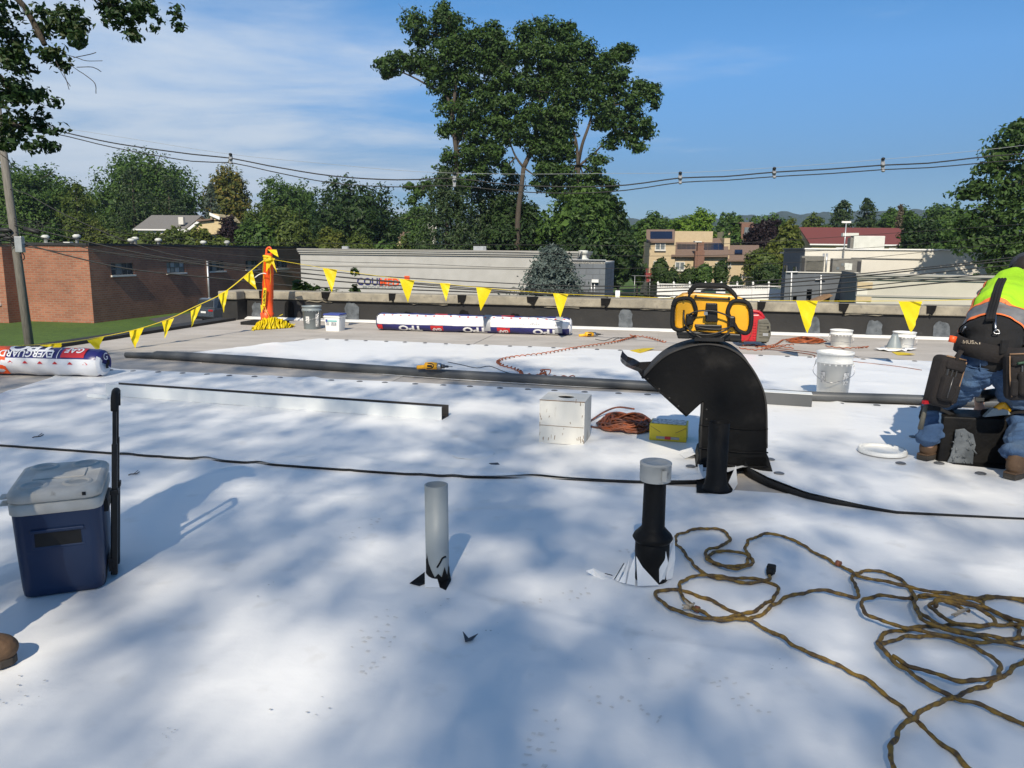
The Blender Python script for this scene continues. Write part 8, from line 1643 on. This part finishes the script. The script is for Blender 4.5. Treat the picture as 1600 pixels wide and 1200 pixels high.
low = [([(-60, 372), (22, 378), (100, 398), (200, 420), (330, 434), (480, 448), (620, 452), (760, 457), (900, 459), (1050, 455), (1200, 444), (1340, 432), (1480, 417), (1600, 405), (1760, 388)], .022),
       ([(-60, 300), (22, 296), (90, 330), (180, 370), (260, 396), (360, 412), (480, 421), (600, 432), (760, 441), (900, 447), (1050, 446), (1200, 438), (1340, 428), (1480, 414), (1600, 400), (1760, 380)], .016),
       ([(-60, 360), (22, 362), (100, 380), (200, 400), (330, 415), (480, 428), (620, 440), (760, 449), (900, 453), (1050, 450), (1200, 449), (1340, 440), (1480, 424), (1600, 412), (1760, 395)], .017),
       ([(-60, 383), (30, 384), (90, 393), (150, 393), (260, 404), (400, 418), (560, 436), (760, 452), (900, 456), (1050, 462), (1200, 460), (1340, 448), (1480, 434), (1600, 424), (1760, 410)], .017),
       ([(-60, 350), (22, 352), (110, 372), (220, 396), (360, 420), (500, 437), (620, 446), (760, 454), (900, 463), (1050, 466), (1200, 465), (1340, 454), (1480, 441), (1600, 432), (1760, 420)], .022),
       ([(-60, 340), (22, 345), (110, 362), (220, 380), (360, 398), (500, 408), (640, 412), (800, 418), (1000, 419), (1200, 412), (1340, 404), (1500, 388), (1600, 378), (1760, 360)], .008),
       ([(-60, 330), (200, 365), (360, 378), (500, 380), (700, 382), (900, 383), (1060, 384), (1250, 374), (1400, 364), (1600, 350), (1760, 338)], .008),
       ([(-60, 338), (200, 372), (360, 388), (560, 390), (760, 393), (1000, 400), (1200, 396), (1400, 384), (1600, 366), (1760, 352)], .007)]
nm = ['thickest telephone cable sagging lowest from the pole box', 'service cable dropping steeply from the pole arm', 'black telephone cable below the pole splice', 'black telephone cable leaving the pole meter box', 'heavy lower telephone cable just over the parapet', 'thin wire crossing the off-white wall', 'thin wire passing in front of the evergreens', 'thin wire just over the off-white roof']
for (pts, r), l in zip(low, nm): wire(pts, r, l)

# ------------------------------------------------------------------ thin summer haze (outside: sky only)
hm = bpy.data.materials.new('haze'); hm.use_nodes = True; hm.node_tree.nodes.clear()
v_ = hm.node_tree.nodes.new('ShaderNodeVolumePrincipled'); v_.inputs['Color'].default_value = (.62, .76, .95, 1); v_.inputs['Density'].default_value = .00022; v_.inputs['Anisotropy'].default_value = .2
o_ = hm.node_tree.nodes.new('ShaderNodeOutputMaterial'); hm.node_tree.links.new(v_.outputs[0], o_.inputs['Volume']); M['haze'] = hm
MBh = MB(); MBh.box((0, 0, 75), (11000, 11000, 162)); tag(MBh.build('haze', 'haze'), kind='stuff')
